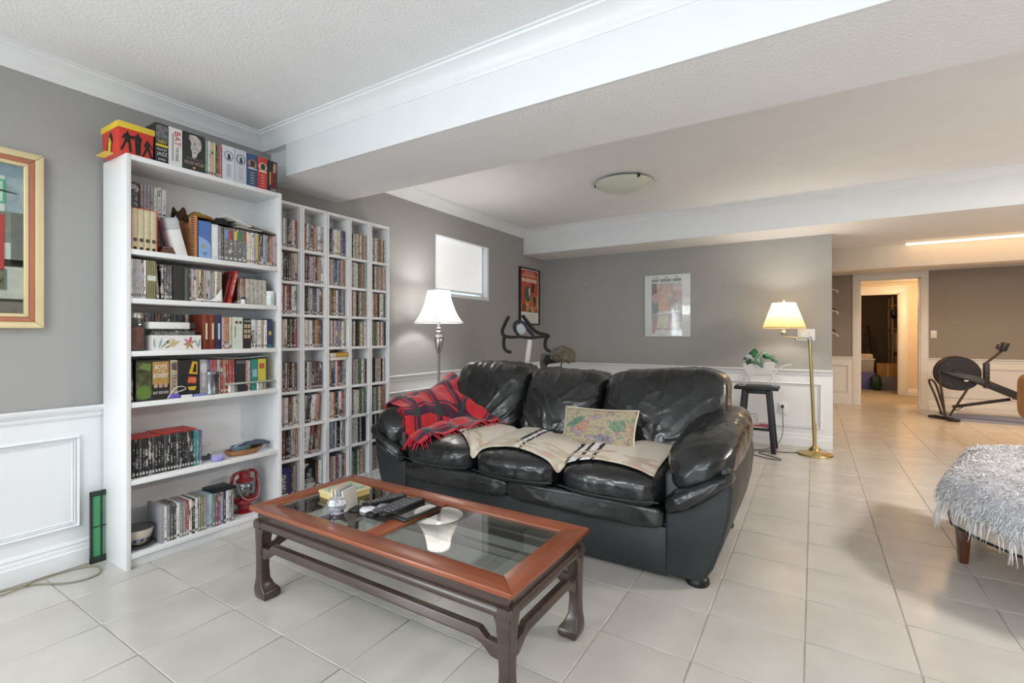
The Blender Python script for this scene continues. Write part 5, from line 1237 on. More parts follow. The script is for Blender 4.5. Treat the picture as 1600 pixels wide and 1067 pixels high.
# apron and half-round moulding below it
for (x0, x1, y0, y1) in ((TX0 + .025, TX1 - .025, TY0 + .025, TY0 + .045), (TX0 + .025, TX1 - .025, TY1 - .045, TY1 - .025), (TX0 + .025, TX0 + .045, TY0 + .045, TY1 - .045), (TX1 - .045, TX1 - .025, TY0 + .045, TY1 - .045)):
    bx('apron', M_walnut, ct, x0, x1, y0, y1, .338, zt0, bevel=.002)
for a, b, o in (((TX0 + .012, TY0 + .03, 0), (TX1 - .012, TY0 + .03, 0), (0, -1, 0)), ((TX0 + .012, TY1 - .03, 0), (TX1 - .012, TY1 - .03, 0), (0, 1, 0)), ((TX0 + .03, TY0 + .012, 0), (TX0 + .03, TY1 - .012, 0), (-1, 0, 0)), ((TX1 - .03, TY0 + .012, 0), (TX1 - .03, TY1 - .012, 0), (1, 0, 0))):
    pr = [(-.03, .340), (.004, .340)] + [(.004 + .014 * math.cos(t_), .322 + .018 * math.sin(t_)) for t_ in [R(80 - 20 * i) for i in range(9)]] + [(-.03, .303)]
    MB().sweep(pr, (a, b, o)).build('moulding', M_walnut, ct, smooth=True, ang=50)
# horse-hoof legs
for sx in (-1, 1):
    for sy in (-1, 1):
        ox = TX0 + .016 if sx < 0 else TX1 - .016; oy = TY0 + .016 if sy < 0 else TY1 - .016
        prof = [(.338, 0, .058), (.315, 0, .064), (.285, 0, .052), (.22, .002, .044), (.14, .003, .040), (.085, .002, .044), (.055, -.002, .060), (.034, -.003, .078), (.015, -.001, .078), (.0, .004, .066)]
        vs = []
        for h_, off, wd in prof:
            a0 = off; a1 = off + wd
            for (p, q) in ((a0, a0), (a1, a0), (a1, a1), (a0, a1)): vs.append(Vector((ox - sx * p, oy - sy * q, h_)))
        n = len(prof)
        MB().add(vs, [(i * 4 + k, i * 4 + (k + 1) % 4, (i + 1) * 4 + (k + 1) % 4, (i + 1) * 4 + k) for i in range(n - 1) for k in range(4)] + [(0, 1, 2, 3), tuple(range((n - 1) * 4, n * 4))]).build('leg', M_walnut, ct, bevel=.005, seg=3, ang=30)
# humpback stretchers
def stretcher(a, b, fixed, axis):
    l = b - a; s1 = .06 if l > 1 else .055
    top = [(a, .225), (a + s1, .225), (a + s1 + .030, .250), (b - s1 - .030, .250), (b - s1, .225), (b, .225)]
    bot = [(b, .175), (b - s1 * .7, .178), (b - s1 - .02, .205), (b - s1 - .05, .214), (a + s1 + .05, .214), (a + s1 + .02, .205), (a + s1 * .7, .178), (a, .175)]
    poly = top + bot
    MB().prism(poly, axis, fixed - .013, fixed + .013).build('stretcher', M_walnut, ct, bevel=.003)
stretcher(TX0 + .045, TX1 - .045, TY0 + .036, 'y'); stretcher(TX0 + .045, TX1 - .045, TY1 - .036, 'y')
stretcher(TY0 + .045, TY1 - .045, TX0 + .036, 'x'); stretcher(TY0 + .045, TY1 - .045, TX1 - .036, 'x')
# things on the glass
ZG = TZT - .0034
def rotbox(c, L_, W_, z0, z1, ang, M0=None):
    M = Matrix.Translation((c[0], c[1], 0)) @ Matrix.Rotation(ang, 4, 'Z'); return MB().box(-L_ / 2, L_ / 2, -W_ / 2, W_ / 2, z0, z1, M), M
M_pale = mat('pale_wood_box', 'd9c79d', .5)
t = thing('keepsake_box', 'pale yellow hinged box with green picture lid on the glass', 'box', (1.262, 1.488, ZG))
mb, M = rotbox((1.262, 1.488), .150, .165, ZG, ZG + .020, R(-4)); mb.build('body', mat('yellow_box', 'd8c27e', .5), t, bevel=.003)
mb, M = rotbox((1.262, 1.488), .158, .172, ZG + .0205, ZG + .034, R(-4)); mb.build('lid', M_pale, t, bevel=.003)
mb, M = rotbox((1.262, 1.488), .130, .145, ZG + .034, ZG + .0352, R(-4)); ld = mb.build('lid_picture', mat('sage_picture', '9fb39c', .35, var=.3, vscale=25), t)
MB().add([M @ Vector((x, y, ZG + .0356)) for x, y in oval(.05, .03)], [tuple(range(16))]).build('lid_oval', mat('pale_sage', 'cdd6c2', .4), t)
t = thing('coaster_stand', 'upright stack of square coasters in a stand on the glass', 'coasters', (1.415, 1.385, ZG))
for i in range(4):
    M = Matrix.Translation((1.372 + i * .020, 1.378 + .002 * i, ZG + .003)) @ Matrix.Rotation(R(16), 4, 'Z') @ Matrix.Rotation(R(-9), 4, 'Y')
    MB().box(-.004, .004, -.047, .047, 0, .088, M).build('coaster', [mat('peach_coaster', 'dcc0aa', .5), mat('pale_coaster', 'c9c6bf', .4), mat('grey_coaster', '8f959c', .4), mat('pale_coaster', 'c9c6bf', .4)][i], t, bevel=.002)
M = Matrix.Translation((1.415, 1.385, ZG)) @ Matrix.Rotation(R(16), 4, 'Z'); MB().box(-.055, .058, -.03, .03, 0, .008, M).build('stand', M_darkmetal, t, bevel=.002)
t = thing('crystal_ornament', 'small faceted cut-crystal ornament beside the coaster stand on the glass', 'ornament', (1.415, 1.325, ZG))
Mc = Matrix.Translation((1.415, 1.325, ZG + .036)) @ Matrix.Rotation(R(25), 4, 'Z')
lm = MB(); lm.lathe([(.014, -.030), (.036, -.016), (.042, .004), (.032, .024), (.016, .034)], (0, 0, 0), 9); lm.v = [tuple(Mc @ Vector(p)) for p in lm.v]; lm.build('crystal', mat('cut_crystal', 'c9c8d0', .10, metal=.55, var=.5, vscale=70), t)
lm = MB(); lm.lathe([(.030, -.0355), (.032, -.031), (.016, -.028)], (0, 0, 0), 9); lm.v = [tuple(Mc @ Vector(p)) for p in lm.v]; lm.build('foot', mat('cut_crystal', 'c9c8d0'), t)
o = MB().prism([(1.50 + .033 * math.cos(i * math.pi / 3), 1.412 + .033 * math.sin(i * math.pi / 3)) for i in range(6)], 'z', ZG, ZG + .010).build('hexagon_coaster', mat('white_marble', 'e3e2e6', .3, var=.1, vscale=30), None, bevel=.002)
tag(o, 'white hexagonal coaster lying on the glass between coasters and remotes', 'coaster')
def remote(label, a, b, wd, z0, th, m=M_black, knobs=True, tilt=0, name='remote_control'):
    a = Vector((a[0], a[1], 0)); b = Vector((b[0], b[1], 0)); c = (a + b) / 2; ln = (b - a).length; ang = math.atan2(b.y - a.y, b.x - a.x)
    M = Matrix.Translation((c.x, c.y, z0)) @ Matrix.Rotation(ang, 4, 'Z') @ Matrix.Rotation(-tilt, 4, 'Y')
    t = thing(name, label, 'remote control', (c.x, c.y, z0))
    poly = [(-ln / 2, -wd * .42), (-ln / 2 + .01, -wd / 2), (ln / 2 - .01, -wd / 2), (ln / 2, -wd * .40), (ln / 2, wd * .40), (ln / 2 - .01, wd / 2), (-ln / 2 + .01, wd / 2), (-ln / 2, wd * .42)]
    mb = MB(); mb.prism(poly, 'z', 0, th); mb.v = [tuple(M @ Vector(p)) for p in mb.v]; mb.build('body', m, t, bevel=.003)
    mk = mat('grey_rubber_button', '6e7075', .6)
    if knobs:
        for i in range(9):
            for j in (-1, 0, 1):
                k = MB(); k.box(-ln * .40 + i * ln * .095, -ln * .40 + i * ln * .095 + ln * .05, j * wd * .28 - wd * .09, j * wd * .28 + wd * .09, th, th + .0018, M); k.build('button', mk, t)
    return t
remote('black remote with grey keys nearest the bookcases, its far end raised', (1.462, 1.425), (1.512, 1.622), .044, ZG, .017, tilt=0)
remote('grey-topped remote lying across the dark remotes', (1.52, 1.455), (1.60, 1.500), .036, ZG + .0, .015, mat('grey_plastic', '8a8c90', .35), knobs=False)
remote('black remote in the middle of the three dark remotes', (1.578, 1.350), (1.580, 1.588), .050, ZG, .019)
remote('black remote resting half on the black tablet', (1.640, 1.362), (1.648, 1.590), .046, ZG + .0135, .018)
t = thing('tablet', 'black tablet with pale oval reflection lying over the centre rail', 'tablet', (1.68, 1.49, ZG)); mb, M = rotbox((1.688, 1.492), .125, .200, TZT + .0003, TZT + .0125, R(-4)); mb.build('body', M_black, t, bevel=.004)
mb, M = rotbox((1.688, 1.492), .108, .170, TZT + .0125, TZT + .0131, R(-4)); mb.build('screen', mat('dark_glass_screen', '0c0d10', .05, coat=1), t)

# ================================================================== LEFT SIDE
# framed memorabilia on the left wall
PY1, PZ0, PZ1 = .760, 1.172, 1.985; PY0 = -.10
t = thing('framed_picture', 'large framed collage in a gold and rust frame on the left wall', 'picture', (.0, (PY0 + PY1) / 2, PZ0))
def ring(name, m, parent, off, wd, d0, d1, bev=.002):
    y0, y1, z0, z1 = PY0 + off, PY1 - off, PZ0 + off, PZ1 - off
    for poly in ([(y0, z0), (y1, z0), (y1 - wd, z0 + wd), (y0 + wd, z0 + wd)], [(y0, z1), (y0 + wd, z1 - wd), (y1 - wd, z1 - wd), (y1, z1)], [(y0, z0), (y0 + wd, z0 + wd), (y0 + wd, z1 - wd), (y0, z1)], [(y1, z0), (y1, z1), (y1 - wd, z1 - wd), (y1 - wd, z0 + wd)]):
        MB().prism(poly, 'x', d0, d1).build(name, m, parent, bevel=bev)
M_gold = mat('pale_gold_leaf', 'e0cfa4', .35, metal=.25, var=.06); M_rust = mat('rust_lacquer', 'b8755c', .4)
ring('outer_moulding', M_gold, t, 0, .030, .001, .030, .004); ring('rust_moulding', M_rust, t, .030, .022, .001, .022, .003); ring('inner_moulding', M_gold, t, .052, .016, .001, .026, .003)
mt = bx('mat_board', mat('pale_mat_board', 'd9d9d6', .7), t, .004, .010, PY0 + .065, PY1 - .065, PZ0 + .065, PZ1 - .065, bevel=0)
def pr(poly, col, t_=.0012, base=.010, nm_='print', par=None, **k): return plate(poly, (base, 0, 0), YP, ZP, t_).build(nm_, mat('ink_%s' % col, col, .5, var=k.get('var', .1), vscale=k.get('vs', 25)), par or mt)
yr = PY1 - .068
pr(rect(PY0 + .07, yr, 1.86, 1.915), '8f9bb0'); pr(rect(yr - .06, yr, 1.70, 1.86), 'a9b0bd', var=.2); pr(rect(PY0 + .07, yr - .06, 1.70, 1.86), 'dcdcd8', var=.04)
pr(rect(PY0 + .07, yr - .04, 1.56, 1.70), '8b8682', var=.1); pr(rect(yr - .04, yr, 1.46, 1.70), '77726e'); pr(rect(PY0 + .07, yr, 1.452, 1.485), '2c2220'); pr(rect(PY0 + .07, yr, 1.305, 1.452), 'cbc3bd'); pr(rect(PY0 + .07, yr, 1.292, 1.306), '3b2722'); pr(rect(PY0 + .07, yr, 1.240, 1.292), '7a7069')
M_gf = mat('green_print_frame', '4fae83', .5); M_rf = mat('red_print_frame', 'c8373a', .45)
def fr(name, m, y0, y1, z0, z1, wd, x0=.0112, x1=.0145):
    for a, b, c, d in ((y0, y1, z0, z0 + wd), (y0, y1, z1 - wd, z1), (y0, y0 + wd, z0 + wd, z1 - wd), (y1 - wd, y1, z0 + wd, z1 - wd)): bx(name, m, mt, x0, x1, a, b, c, d, bevel=0)
fr('green_frame', M_gf, .36, yr - .058, 1.735, 1.842, .008); pr(rect(.368, yr - .066, 1.743, 1.834), 'd5d9d4', .002)
pr([(.45, 1.80), (yr - .02, 1.785), (yr - .02, 1.789), (.45, 1.818)], '2d2a2a', .0045); pr(rect(.49, .60, 1.768, 1.772), '3a3a3c', .0045)
fr('red_frame', M_rf, .26, yr - .062, 1.435, 1.685, .016); fr('white_frame', M_paper, .276, yr - .078, 1.451, 1.669, .012); pr(rect(.288, yr - .09, 1.463, 1.657), '7d7f78', .002, var=.3); pr([(.50, 1.47), (.57, 1.47), (.585, 1.50), (.55, 1.515), (.52, 1.56), (.50, 1.56)], 'b9bcc2', .003)
fr('grey_frame', mat('grey_print_frame', '6f7377', .5), .34, yr - .055, 1.345, 1.438, .008); pr(rect(.348, yr - .063, 1.353, 1.43), '6d6448', .002, var=.9, vs=60)
MB().tube([(.0135, .52, 1.335), (.0135, .55, 1.322), (.0135, .565, 1.338), (.0135, .585, 1.318), (.0135, .60, 1.326)], .0012, 4, sub=4).build('signature', M_ink, mt)
bx('glazing', M_glass, t, .020, .0215, PY0 + .058, PY1 - .058, PZ0 + .058, PZ1 - .058, bevel=0)
# green framed glass panel standing between wainscot and bookcase
t = thing('green_panel', 'narrow green panel in a black frame wedged between wainscot and bookcase', 'panel', (.07, .945, 0))
bx('glass', mat('green_sheet', '3f9a62', .3, coat=.4), t, .050, .058, .930, .965, .030, .335, bevel=0)
bx('glass', mat('pale_green_sheet', '7fa792', .3), t, .050, .056, .968, .984, .030, .335, bevel=0)
for y0, y1 in ((.922, .931), (.963, .969)): bx('stile', M_darkmetal, t, .045, .064, y0, y1, .002, .355, bevel=.001)
for z0, z1 in ((.0, .032), (.333, .358), (.178, .182)): bx('rail', mat('dark_green_metal', '22362c', .45), t, .046, .063, .922, .984, z0, z1, bevel=.001)
o = MB().tube([(-.0 + .03, .56, .005), (.09, .70, .005), (.20, .79, .005), (.235, .86, .005), (.205, .915, .005), (.12, .93, .005), (.07, .88, .005), (.05, .80, .0055), (.06, .74, .009), (.095, .68, .012), (.10, .60, .006), (.06, .50, .005)], .0042, 8, sub=8).build('cable', mat('olive_cable', '8f8c78', .5), None, smooth=True)
tag(o, 'looped olive-grey cable lying on the floor left of the bookcase', 'cable')

# silver floor lamp with white bell shade
FX, FY = .30, 3.27
t = thing('floor_lamp', 'brushed nickel floor lamp with lit white bell shade behind the sofa', 'floor lamp', (FX, FY, 0))
MB().lathe([(.135, 0), (.137, .006), (.130, .014), (.06, .028), (.03, .05), (.016, .07), (.0135, .10), (.0135, .62)], (FX, FY, 0), 32).build('base', M_steel, t, smooth=True)
MB().lathe([(.0135, .60), (.0125, .96), (.016, .975), (.022, 1.0), (.034, 1.035), (.040, 1.075), (.041, 1.105), (.038, 1.112), (.044, 1.118), (.044, 1.128), (.028, 1.136), (.018, 1.146), (.020, 1.16), (.027, 1.166), (.024, 1.176), (.017, 1.182), (.022, 1.192), (.024, 1.20), (.016, 1.208), (.016, 1.30)], (FX, FY, 0), 28).build('stem', M_steel, t, smooth=True)
NS = 48; vs = []
prof = [(.212, 1.245), (.212, 1.256), (.199, 1.272), (.168, 1.318), (.142, 1.368), (.121, 1.425), (.106, 1.480), (.101, 1.518), (.101, 1.528)]
for r_, h_ in prof:
    for k in range(NS):
        a = 2 * math.pi * k / NS; vs.append(Vector((FX + r_ * (1 - .012 * abs(math.sin(3 * a)) * (h_ < 1.5)) * math.cos(a), FY + r_ * (1 - .012 * abs(math.sin(3 * a)) * (h_ < 1.5)) * math.sin(a), h_)))
sh_ = MB().add(vs, [(i * NS + k, i * NS + (k + 1) % NS, (i + 1) * NS + (k + 1) % NS, (i + 1) * NS + k) for i in range(len(prof) - 1) for k in range(NS)]).build('shade', M_shade_white, t, smooth=True, ang=60)
for k in range(6):
    a = math.pi * k / 3 + .12; MB().tube([(FX + (r_ + .0015) * math.cos(a), FY + (r_ + .0015) * math.sin(a), h_) for r_, h_ in prof[2:6]], .0018, 5).build('shade_seam', mat('grey_trim_cord', 'b9b7b4', .8), sh_)
MB().tube([(FX + .213 * math.cos(2 * math.pi * k / 40), FY + .213 * math.sin(2 * math.pi * k / 40), 1.25) for k in range(40)], .005, 6, closed=True).build('shade_trim', mat('white_trim_cord', 'f4f3f1', .8), sh_, smooth=True)
MB().lathe([(.012, 1.30), (.030, 1.36), (.033, 1.39), (.024, 1.415), (0, 1.425)], (FX, FY, 0), 16).build('bulb', mat('lit_white_bulb', 'fff6ea', .4, emit=6), t, smooth=True)
light_into(t, 'floor_lamp_light', (FX, FY, 1.44), 10, (1, .97, .93), .05)

# red film poster in a black frame
t = thing('film_poster', 'narrow red and orange film poster in a black frame on the left wall', 'poster', (0, 5.375, 1.275))
QY0, QY1, QZ0, QZ1 = 5.125, 5.63, 1.272, 1.992
for a, b, c, d in ((QY0, QY1, QZ0, QZ0 + .016), (QY0, QY1, QZ1 - .016, QZ1), (QY0, QY0 + .016, QZ0 + .016, QZ1 - .016), (QY1 - .016, QY1, QZ0 + .016, QZ1 - .016)): bx('frame', M_black, t, .001, .030, a, b, c, d, bevel=.002)
pb = bx('print', M_paper, t, .004, .012, QY0 + .014, QY1 - .014, QZ0 + .014, QZ1 - .014, bevel=0)
def pp(poly, col, l_=1, **k): return plate([(p[0] + 5.377, p[1]) for p in poly], (.012, 0, 0), YP, ZP, .0007 * l_).build('printed_shape', mat('ink_%s' % col, col, .5, var=k.get('var', .12), vscale=20), pb)
pp(rect(-.222, .222, 1.43, 1.965), 'c8583b'); pp([(-.222, 1.43), (.222, 1.43), (.222, 1.65), (.12, 1.66), (0, 1.60), (-.222, 1.52)], 'cf9a5e', 2, var=.3); pp(rect(-.222, .222, 1.90, 1.965), 'b8402f', 2)
for q, (w_, z_) in enumerate(((.13, 1.94), (.16, 1.915), (.19, 1.893))): pp(rect(-w_, w_, z_ - .006, z_ + .006), 'e2b7a0', 3)
# blurred title words set as block letters
x_ = -.19
for wd_ in (3, 7, 5):
    for c_ in range(wd_): pp(rect(x_, x_ + .019, 1.815, 1.860), 'ead9cb', 3); x_ += .0235
    x_ += .012
pp([(-.13, 1.68), (-.10, 1.75), (-.03, 1.76), (0.02, 1.75), (.05, 1.66), (.0, 1.57), (-.06, 1.56), (-.12, 1.60)], '4f6152', 3, var=.3); pp([(-.03, 1.74), (.01, 1.74), (.02, 1.66), (.0, 1.61), (-.02, 1.66)], 'd9d2c4', 4)
pp([(.04, 1.70), (.07, 1.80), (.11, 1.81), (.13, 1.76), (.10, 1.68)], '4a2f22', 3); pp([(.08, 1.60), (.11, 1.65), (.17, 1.63), (.18, 1.57), (.14, 1.50), (.11, 1.52)], '6a4632', 3); pp([(-.02, 1.55), (.03, 1.56), (.06, 1.66), (.08, 1.66), (.07, 1.56), (.11, 1.46), (.09, 1.44), (.05, 1.50), (.0, 1.46)], 'c9604a', 4); pp([(.03, 1.52), (.06, 1.50), (.10, 1.445), (.085, 1.44)], 'e3cfc0', 5)
pp([(-.20, 1.44), (-.18, 1.53), (-.12, 1.55), (-.08, 1.50), (-.09, 1.44)], '8b4a33', 3, var=.4); pp([(-.06, 1.43), (-.04, 1.47), (.04, 1.47), (.06, 1.43)], '7d7a4e', 3); pp([(.12, 1.43), (.14, 1.48), (.2, 1.47), (.21, 1.43)], 'b0673d', 3)
for q in range(5): pp(rect(-.14 + .02 * (q % 2), .16 - .02 * (q % 2), 1.395 - q * .022, 1.401 - q * .022), 'b9b2a8', 2)

# white poster on the back wall
t = thing('white_poster', 'glossy white unframed poster with a faded pink figure picture on the back wall', 'poster', (1.65, YB, 1.12))
wp = bx('sheet', mat('glossy_white_print', 'e4e8e8', .06, coat=1, var=.01), t, 1.388, 1.912, YB - .014, YB - .001, 1.122, 1.848, bevel=.001)
def wpp(poly, col, l_=1, **k): return plate([(p[0] + 1.65, p[1]) for p in poly], (0, YB - .014, 0), XP, ZP, .0004 * l_).build('printed_shape', mat('gloss_%s' % col, col, .08, var=k.get('var', .1), vscale=18, coat=1), wp)
for x0, x1 in ((-.165, -.095), (-.03, .015), (.09, .13)): wpp(rect(x0, x1, 1.812, 1.822), '9aa3a3')
x_ = -.178
for n_ in (5, 8, 6):
    for c_ in range(n_): wpp(rect(x_, x_ + .013, 1.765, 1.800), '7f878a'); x_ += .0165
    x_ += .014
wpp(rect(-.18, .172, 1.20, 1.75), 'c0b8b9', var=.25); wpp(rect(-.18, -.12, 1.62, 1.75), '8d8484', 2); wpp([(-.14, 1.62), (-.10, 1.72), (0, 1.735), (.10, 1.70), (.05, 1.62), (-.04, 1.57)], 'cdb9ae', 2, var=.25); wpp([(-.17, 1.54), (-.15, 1.64), (-.09, 1.62), (-.10, 1.52)], 'd3aeae', 3); wpp([(-.10, 1.44), (-.08, 1.60), (.02, 1.58), (.03, 1.46), (-.02, 1.40)], 'd6b9ab', 3); wpp([(.06, 1.58), (.10, 1.68), (.165, 1.66), (.16, 1.58)], 'c9b0ae', 3); wpp([(-.18, 1.40), (-.10, 1.40), (-.10, 1.50), (-.18, 1.54)], '9aa4aa', 3); wpp([(-.11, 1.38), (.02, 1.39), (.15, 1.41), (.15, 1.43), (-.1, 1.415)], 'dbe2e0', 4); wpp([(-.12, 1.22), (-.10, 1.37), (.02, 1.37), (.0, 1.22)], 'd5d6c6', 3); wpp([(-.175, 1.16), (-.16, 1.28), (-.13, 1.29), (-.12, 1.22), (-.15, 1.15)], 'd0aab0', 4); wpp([(.03, 1.24), (.05, 1.33), (.10, 1.33), (.10, 1.24)], 'd4b5b6', 3)
wpp(rect(-.18, .172, 1.13, 1.20), 'd9dcdc')
tag(MB().lathe([(.006, 0), (.006, .004), (0, .006)], (0, 0, 0), 10, None).build('nail', M_whitep, None), 'tiny white nail stub high on the grey back wall left of the poster', 'nail')
nl = [o for o in bpy.data.objects if o.name == 'nail'][0]; nl.location = (.62, YB, 1.80); nl.rotation_euler = (R(90), 0, 0)

# exercise bike behind the sofa
t = thing('exercise_bike', 'white and black exercise bike with drop bars behind the sofa', 'exercise bike', (.85, 4.1, 0))
MB().tube([(.752, 4.10, 1.095), (.700, 4.10, .72)], [.023, .026], 12).build('handlebar_post', M_whitep, t, smooth=True)
MB().tube([(.716, 4.10, .86), (.672, 4.10, .50)], [.030, .034], 12).build('post_sleeve', M_darkmetal, t, smooth=True)
MB().tube([(.607, 4.0, 1.118), (.693, 4.02, 1.122), (.755, 4.10, 1.112), (.82, 4.18, 1.122), (.883, 4.25, 1.130)], .015, 10, sub=5).build('handlebar', M_rubber, t, smooth=True)
MB().tube([(.607, 4.0, 1.118), (.530, 3.99, 1.130), (.513, 3.97, 1.175), (.560, 3.95, 1.25), (.602, 3.95, 1.322)], .017, 10, sub=5).build('bar_grip', M_rubber, t, smooth=True)
MB().tube([(.524, 3.99, 1.130), (.510, 4.0, 1.062), (.540, 3.97, 1.010), (.594, 3.93, .984), (.651, 3.90, .977)], .017, 10, sub=5).build('bar_drop', M_rubber, t, smooth=True)
MB().tube([(.667, 4.10, 1.333), (.699, 4.15, 1.265), (.738, 4.20, 1.193), (.787, 4.22, 1.160), (.883, 4.25, 1.134)], .018, 10, sub=5).build('bar_grip', M_rubber, t, smooth=True)
MB().tube([(.883, 4.25, 1.134), (.855, 4.25, 1.108), (.855, 4.22, 1.043), (.890, 4.20, .995), (.963, 4.18, .974)], .017, 10, sub=5).build('bar_drop', M_rubber, t, smooth=True)
MB().tube([(.655, 4.06, 1.135), (.605, 4.06, 1.19), (.600, 4.06, 1.245), (.645, 4.06, 1.275), (.700, 4.07, 1.255), (.735, 4.10, 1.19), (.765, 4.15, 1.135)], .016, 10, sub=5).build('aero_bar', mat('navy_rubber', '23263a', .55), t, smooth=True)
plate(oval(.045, .052), (.672, 4.075, 1.200), Vector((.9, .42, 0)).normalized(), ZP, .02).build('console', mat('console_grey', 'aab0b2', .35), t)
MB().tube([(.655, 4.06, 1.138), (.705, 4.08, 1.118), (.752, 4.10, 1.098)], .012, 8).build('stem_clamp', M_chrome, t, smooth=True)
M_fleece = mat('grey_brown_fleece', '6d675a', .98, var=.35, vscale=22, bump=1.5, bscale=90)
def fleece(v, q): v.z += .018 * noise.noise(v * 30); v.y += .012 * noise.noise(v * 26 + Vector((3, 3, 3))); return v
sd, _r = soft('saddle_cover', (1.085, 4.15, .955), (.115, .11, .070), 2.6, M_fleece, t, n=20, deform=lambda v, q: fleece(v + Vector((0, 0, -.10 * max(0, v.x - 1.09) * 4 * .5)), q), wr=.015, wsc=(14, 14, 14))
MB().tube([(1.03, 4.15, .93), (.93, 4.13, .90), (.905, 4.12, .87)], [.06, .045, .03], 10).build('saddle_nose', M_rubber, t, smooth=True)
soft('hanging_fleece', (.885, 4.14, .88), (.035, .04, .09), 2.5, M_fleece, t, n=12, deform=fleece)
MB().tube([(1.08, 4.15, .92), (1.04, 4.15, .60), (1.0, 4.15, .42)], .017, 10).build('seat_post', M_chrome, t, smooth=True)
MB().tube([(.66, 4.10, .52), (.80, 4.12, .38), (1.0, 4.15, .44), (1.15, 4.15, .10)], .030, 10, sub=4).build('frame_tube', M_whitep, t, smooth=True)
MB().tube([(.68, 4.10, .50), (.52, 4.08, .08)], .028, 10).build('front_fork', M_whitep, t, smooth=True)
lm = MB(); lm.lathe([(.0, -.02), (.20, -.02), (.215, -.012), (.215, .012), (.20, .02), (0, .02)], (0, 0, 0), 36); lm.v = [tuple(Matrix.Translation((.60, 4.09, .32)) @ Matrix.Rotation(R(90), 4, 'X') @ Vector(p)) for p in lm.v]; lm.build('flywheel', M_steel, t, smooth=True, ang=30)
for x_ in (.50, 1.16): MB().tube([(x_, 3.88, .03), (x_, 4.36, .03)], .030, 12).build('stabilizer', M_darkmetal, t, smooth=True)
for s_ in (-1, 1): MB().tube([(.86, 4.12 + s_ * .05, .36), (.86 + s_ * .12, 4.12 + s_ * .07, .36 - s_ * .09)], .012, 8).build('crank', M_chrome, t); bx('pedal', M_black, t, .82 + s_ * .12, .91 + s_ * .12, 4.11 + s_ * .12 - .04, 4.11 + s_ * .12 + .04, .35 - s_ * .09, .375 - s_ * .09, bevel=.005)

# ceiling bowl light
CX_, CY_ = 1.735, 3.995
t = thing('ceiling_light', 'unlit frosted glass bowl light on the rear ceiling', 'ceiling light', (CX_, CY_, CEIL))
M_bowl = mat('frosted_bowl_glass', 'd5dccf', .3, coat=.5, var=.04)
MB().lathe([(0, -.098), (.06, -.096), (.12, -.086), (.18, -.066), (.225, -.040), (.243, -.026), (.243, -.022), (.236, -.020)], (CX_, CY_, CEIL), 40).build('bowl', M_bowl, t, smooth=True)
MB().lathe([(.15, -.030), (.16, -.02), (.16, 0), (.0, 0)], (CX_, CY_, CEIL), 32).build('pan', M_trim, t, smooth=True)
for a in (R(198), R(318), R(78)):
    c = Vector((CX_ + .240 * math.cos(a), CY_ + .240 * math.sin(a), CEIL - .024)); MB().box(-.012, .008, -.010, .010, -.014, .012, Matrix.Translation(c) @ Matrix.Rotation(a, 4, 'Z')).build('clip', mat('bronze_clip', '3a322a', .4, metal=.6), t, bevel=.002)

# ================================================================== RIGHT OF THE SOFA
# stool with lower shelf
t = thing('stool', 'black wooden saddle stool with a lower shelf against the back wall', 'stool', (2.63, 5.39, 0))
bx('seat', M_stool, t, 2.435, 2.825, 5.24, 5.54, .603, .635, bevel=.006)
for sx in (-1, 1):
    for sy in (-1, 1):
        xa, ya = 2.63 + sx * .105, 5.39 + sy * .105; xb, yb = 2.63 + sx * .155, 5.39 + sy * .145; w_ = .021
        MB().add([Vector((xb + a * w_, yb + b * w_, 0)) for a, b in ((-1, -1), (1, -1), (1, 1), (-1, 1))] + [Vector((xa + a * w_, ya + b * w_, .603)) for a, b in ((-1, -1), (1, -1), (1, 1), (-1, 1))], [(3, 2, 1, 0), (4, 5, 6, 7)] + [(i, (i + 1) % 4, 4 + (i + 1) % 4, 4 + i) for i in range(4)]).build('leg', M_stool, t, bevel=.002)
for y_ in (5.275, 5.505): bx('seat_rail', M_stool, t, 2.53, 2.73, y_ - .009, y_ + .009, .565, .600, bevel=.002)
for x_ in (2.515, 2.745): bx('seat_rail', M_stool, t, x_ - .009, x_ + .009, 5.29, 5.49, .565, .600, bevel=.002)
bx('lower_shelf', M_stool, t, 2.505, 2.755, 5.275, 5.505, .205, .232, bevel=.003)
o = bx('red_book', mat('crimson_cover', 'a5283c', .5), None, 2.545, 2.735, 5.275, 5.47, .2325, .246, bevel=.002); tag(o, 'thin crimson book lying on the stool’s lower shelf'.replace('’', "'"), 'book'); bx('pages', M_paper, o, 2.549, 2.733, 5.2738, 5.274, .2355, .2430, bevel=0)
t = thing('white_jar', 'squat white jar on the crimson book under the stool', 'jar', (2.62, 5.37, .246)); MB().lathe([(.044, .0), (.048, .004), (.048, .066), (.043, .074), (.043, .082)], (2.60, 5.37, .2462), 28).build('body', M_whitep, t, smooth=True); MB().lathe([(.046, .080), (.047, .084), (.047, .104), (.043, .108)], (2.60, 5.37, .2462), 28).build('lid', M_whitep, t, smooth=True)
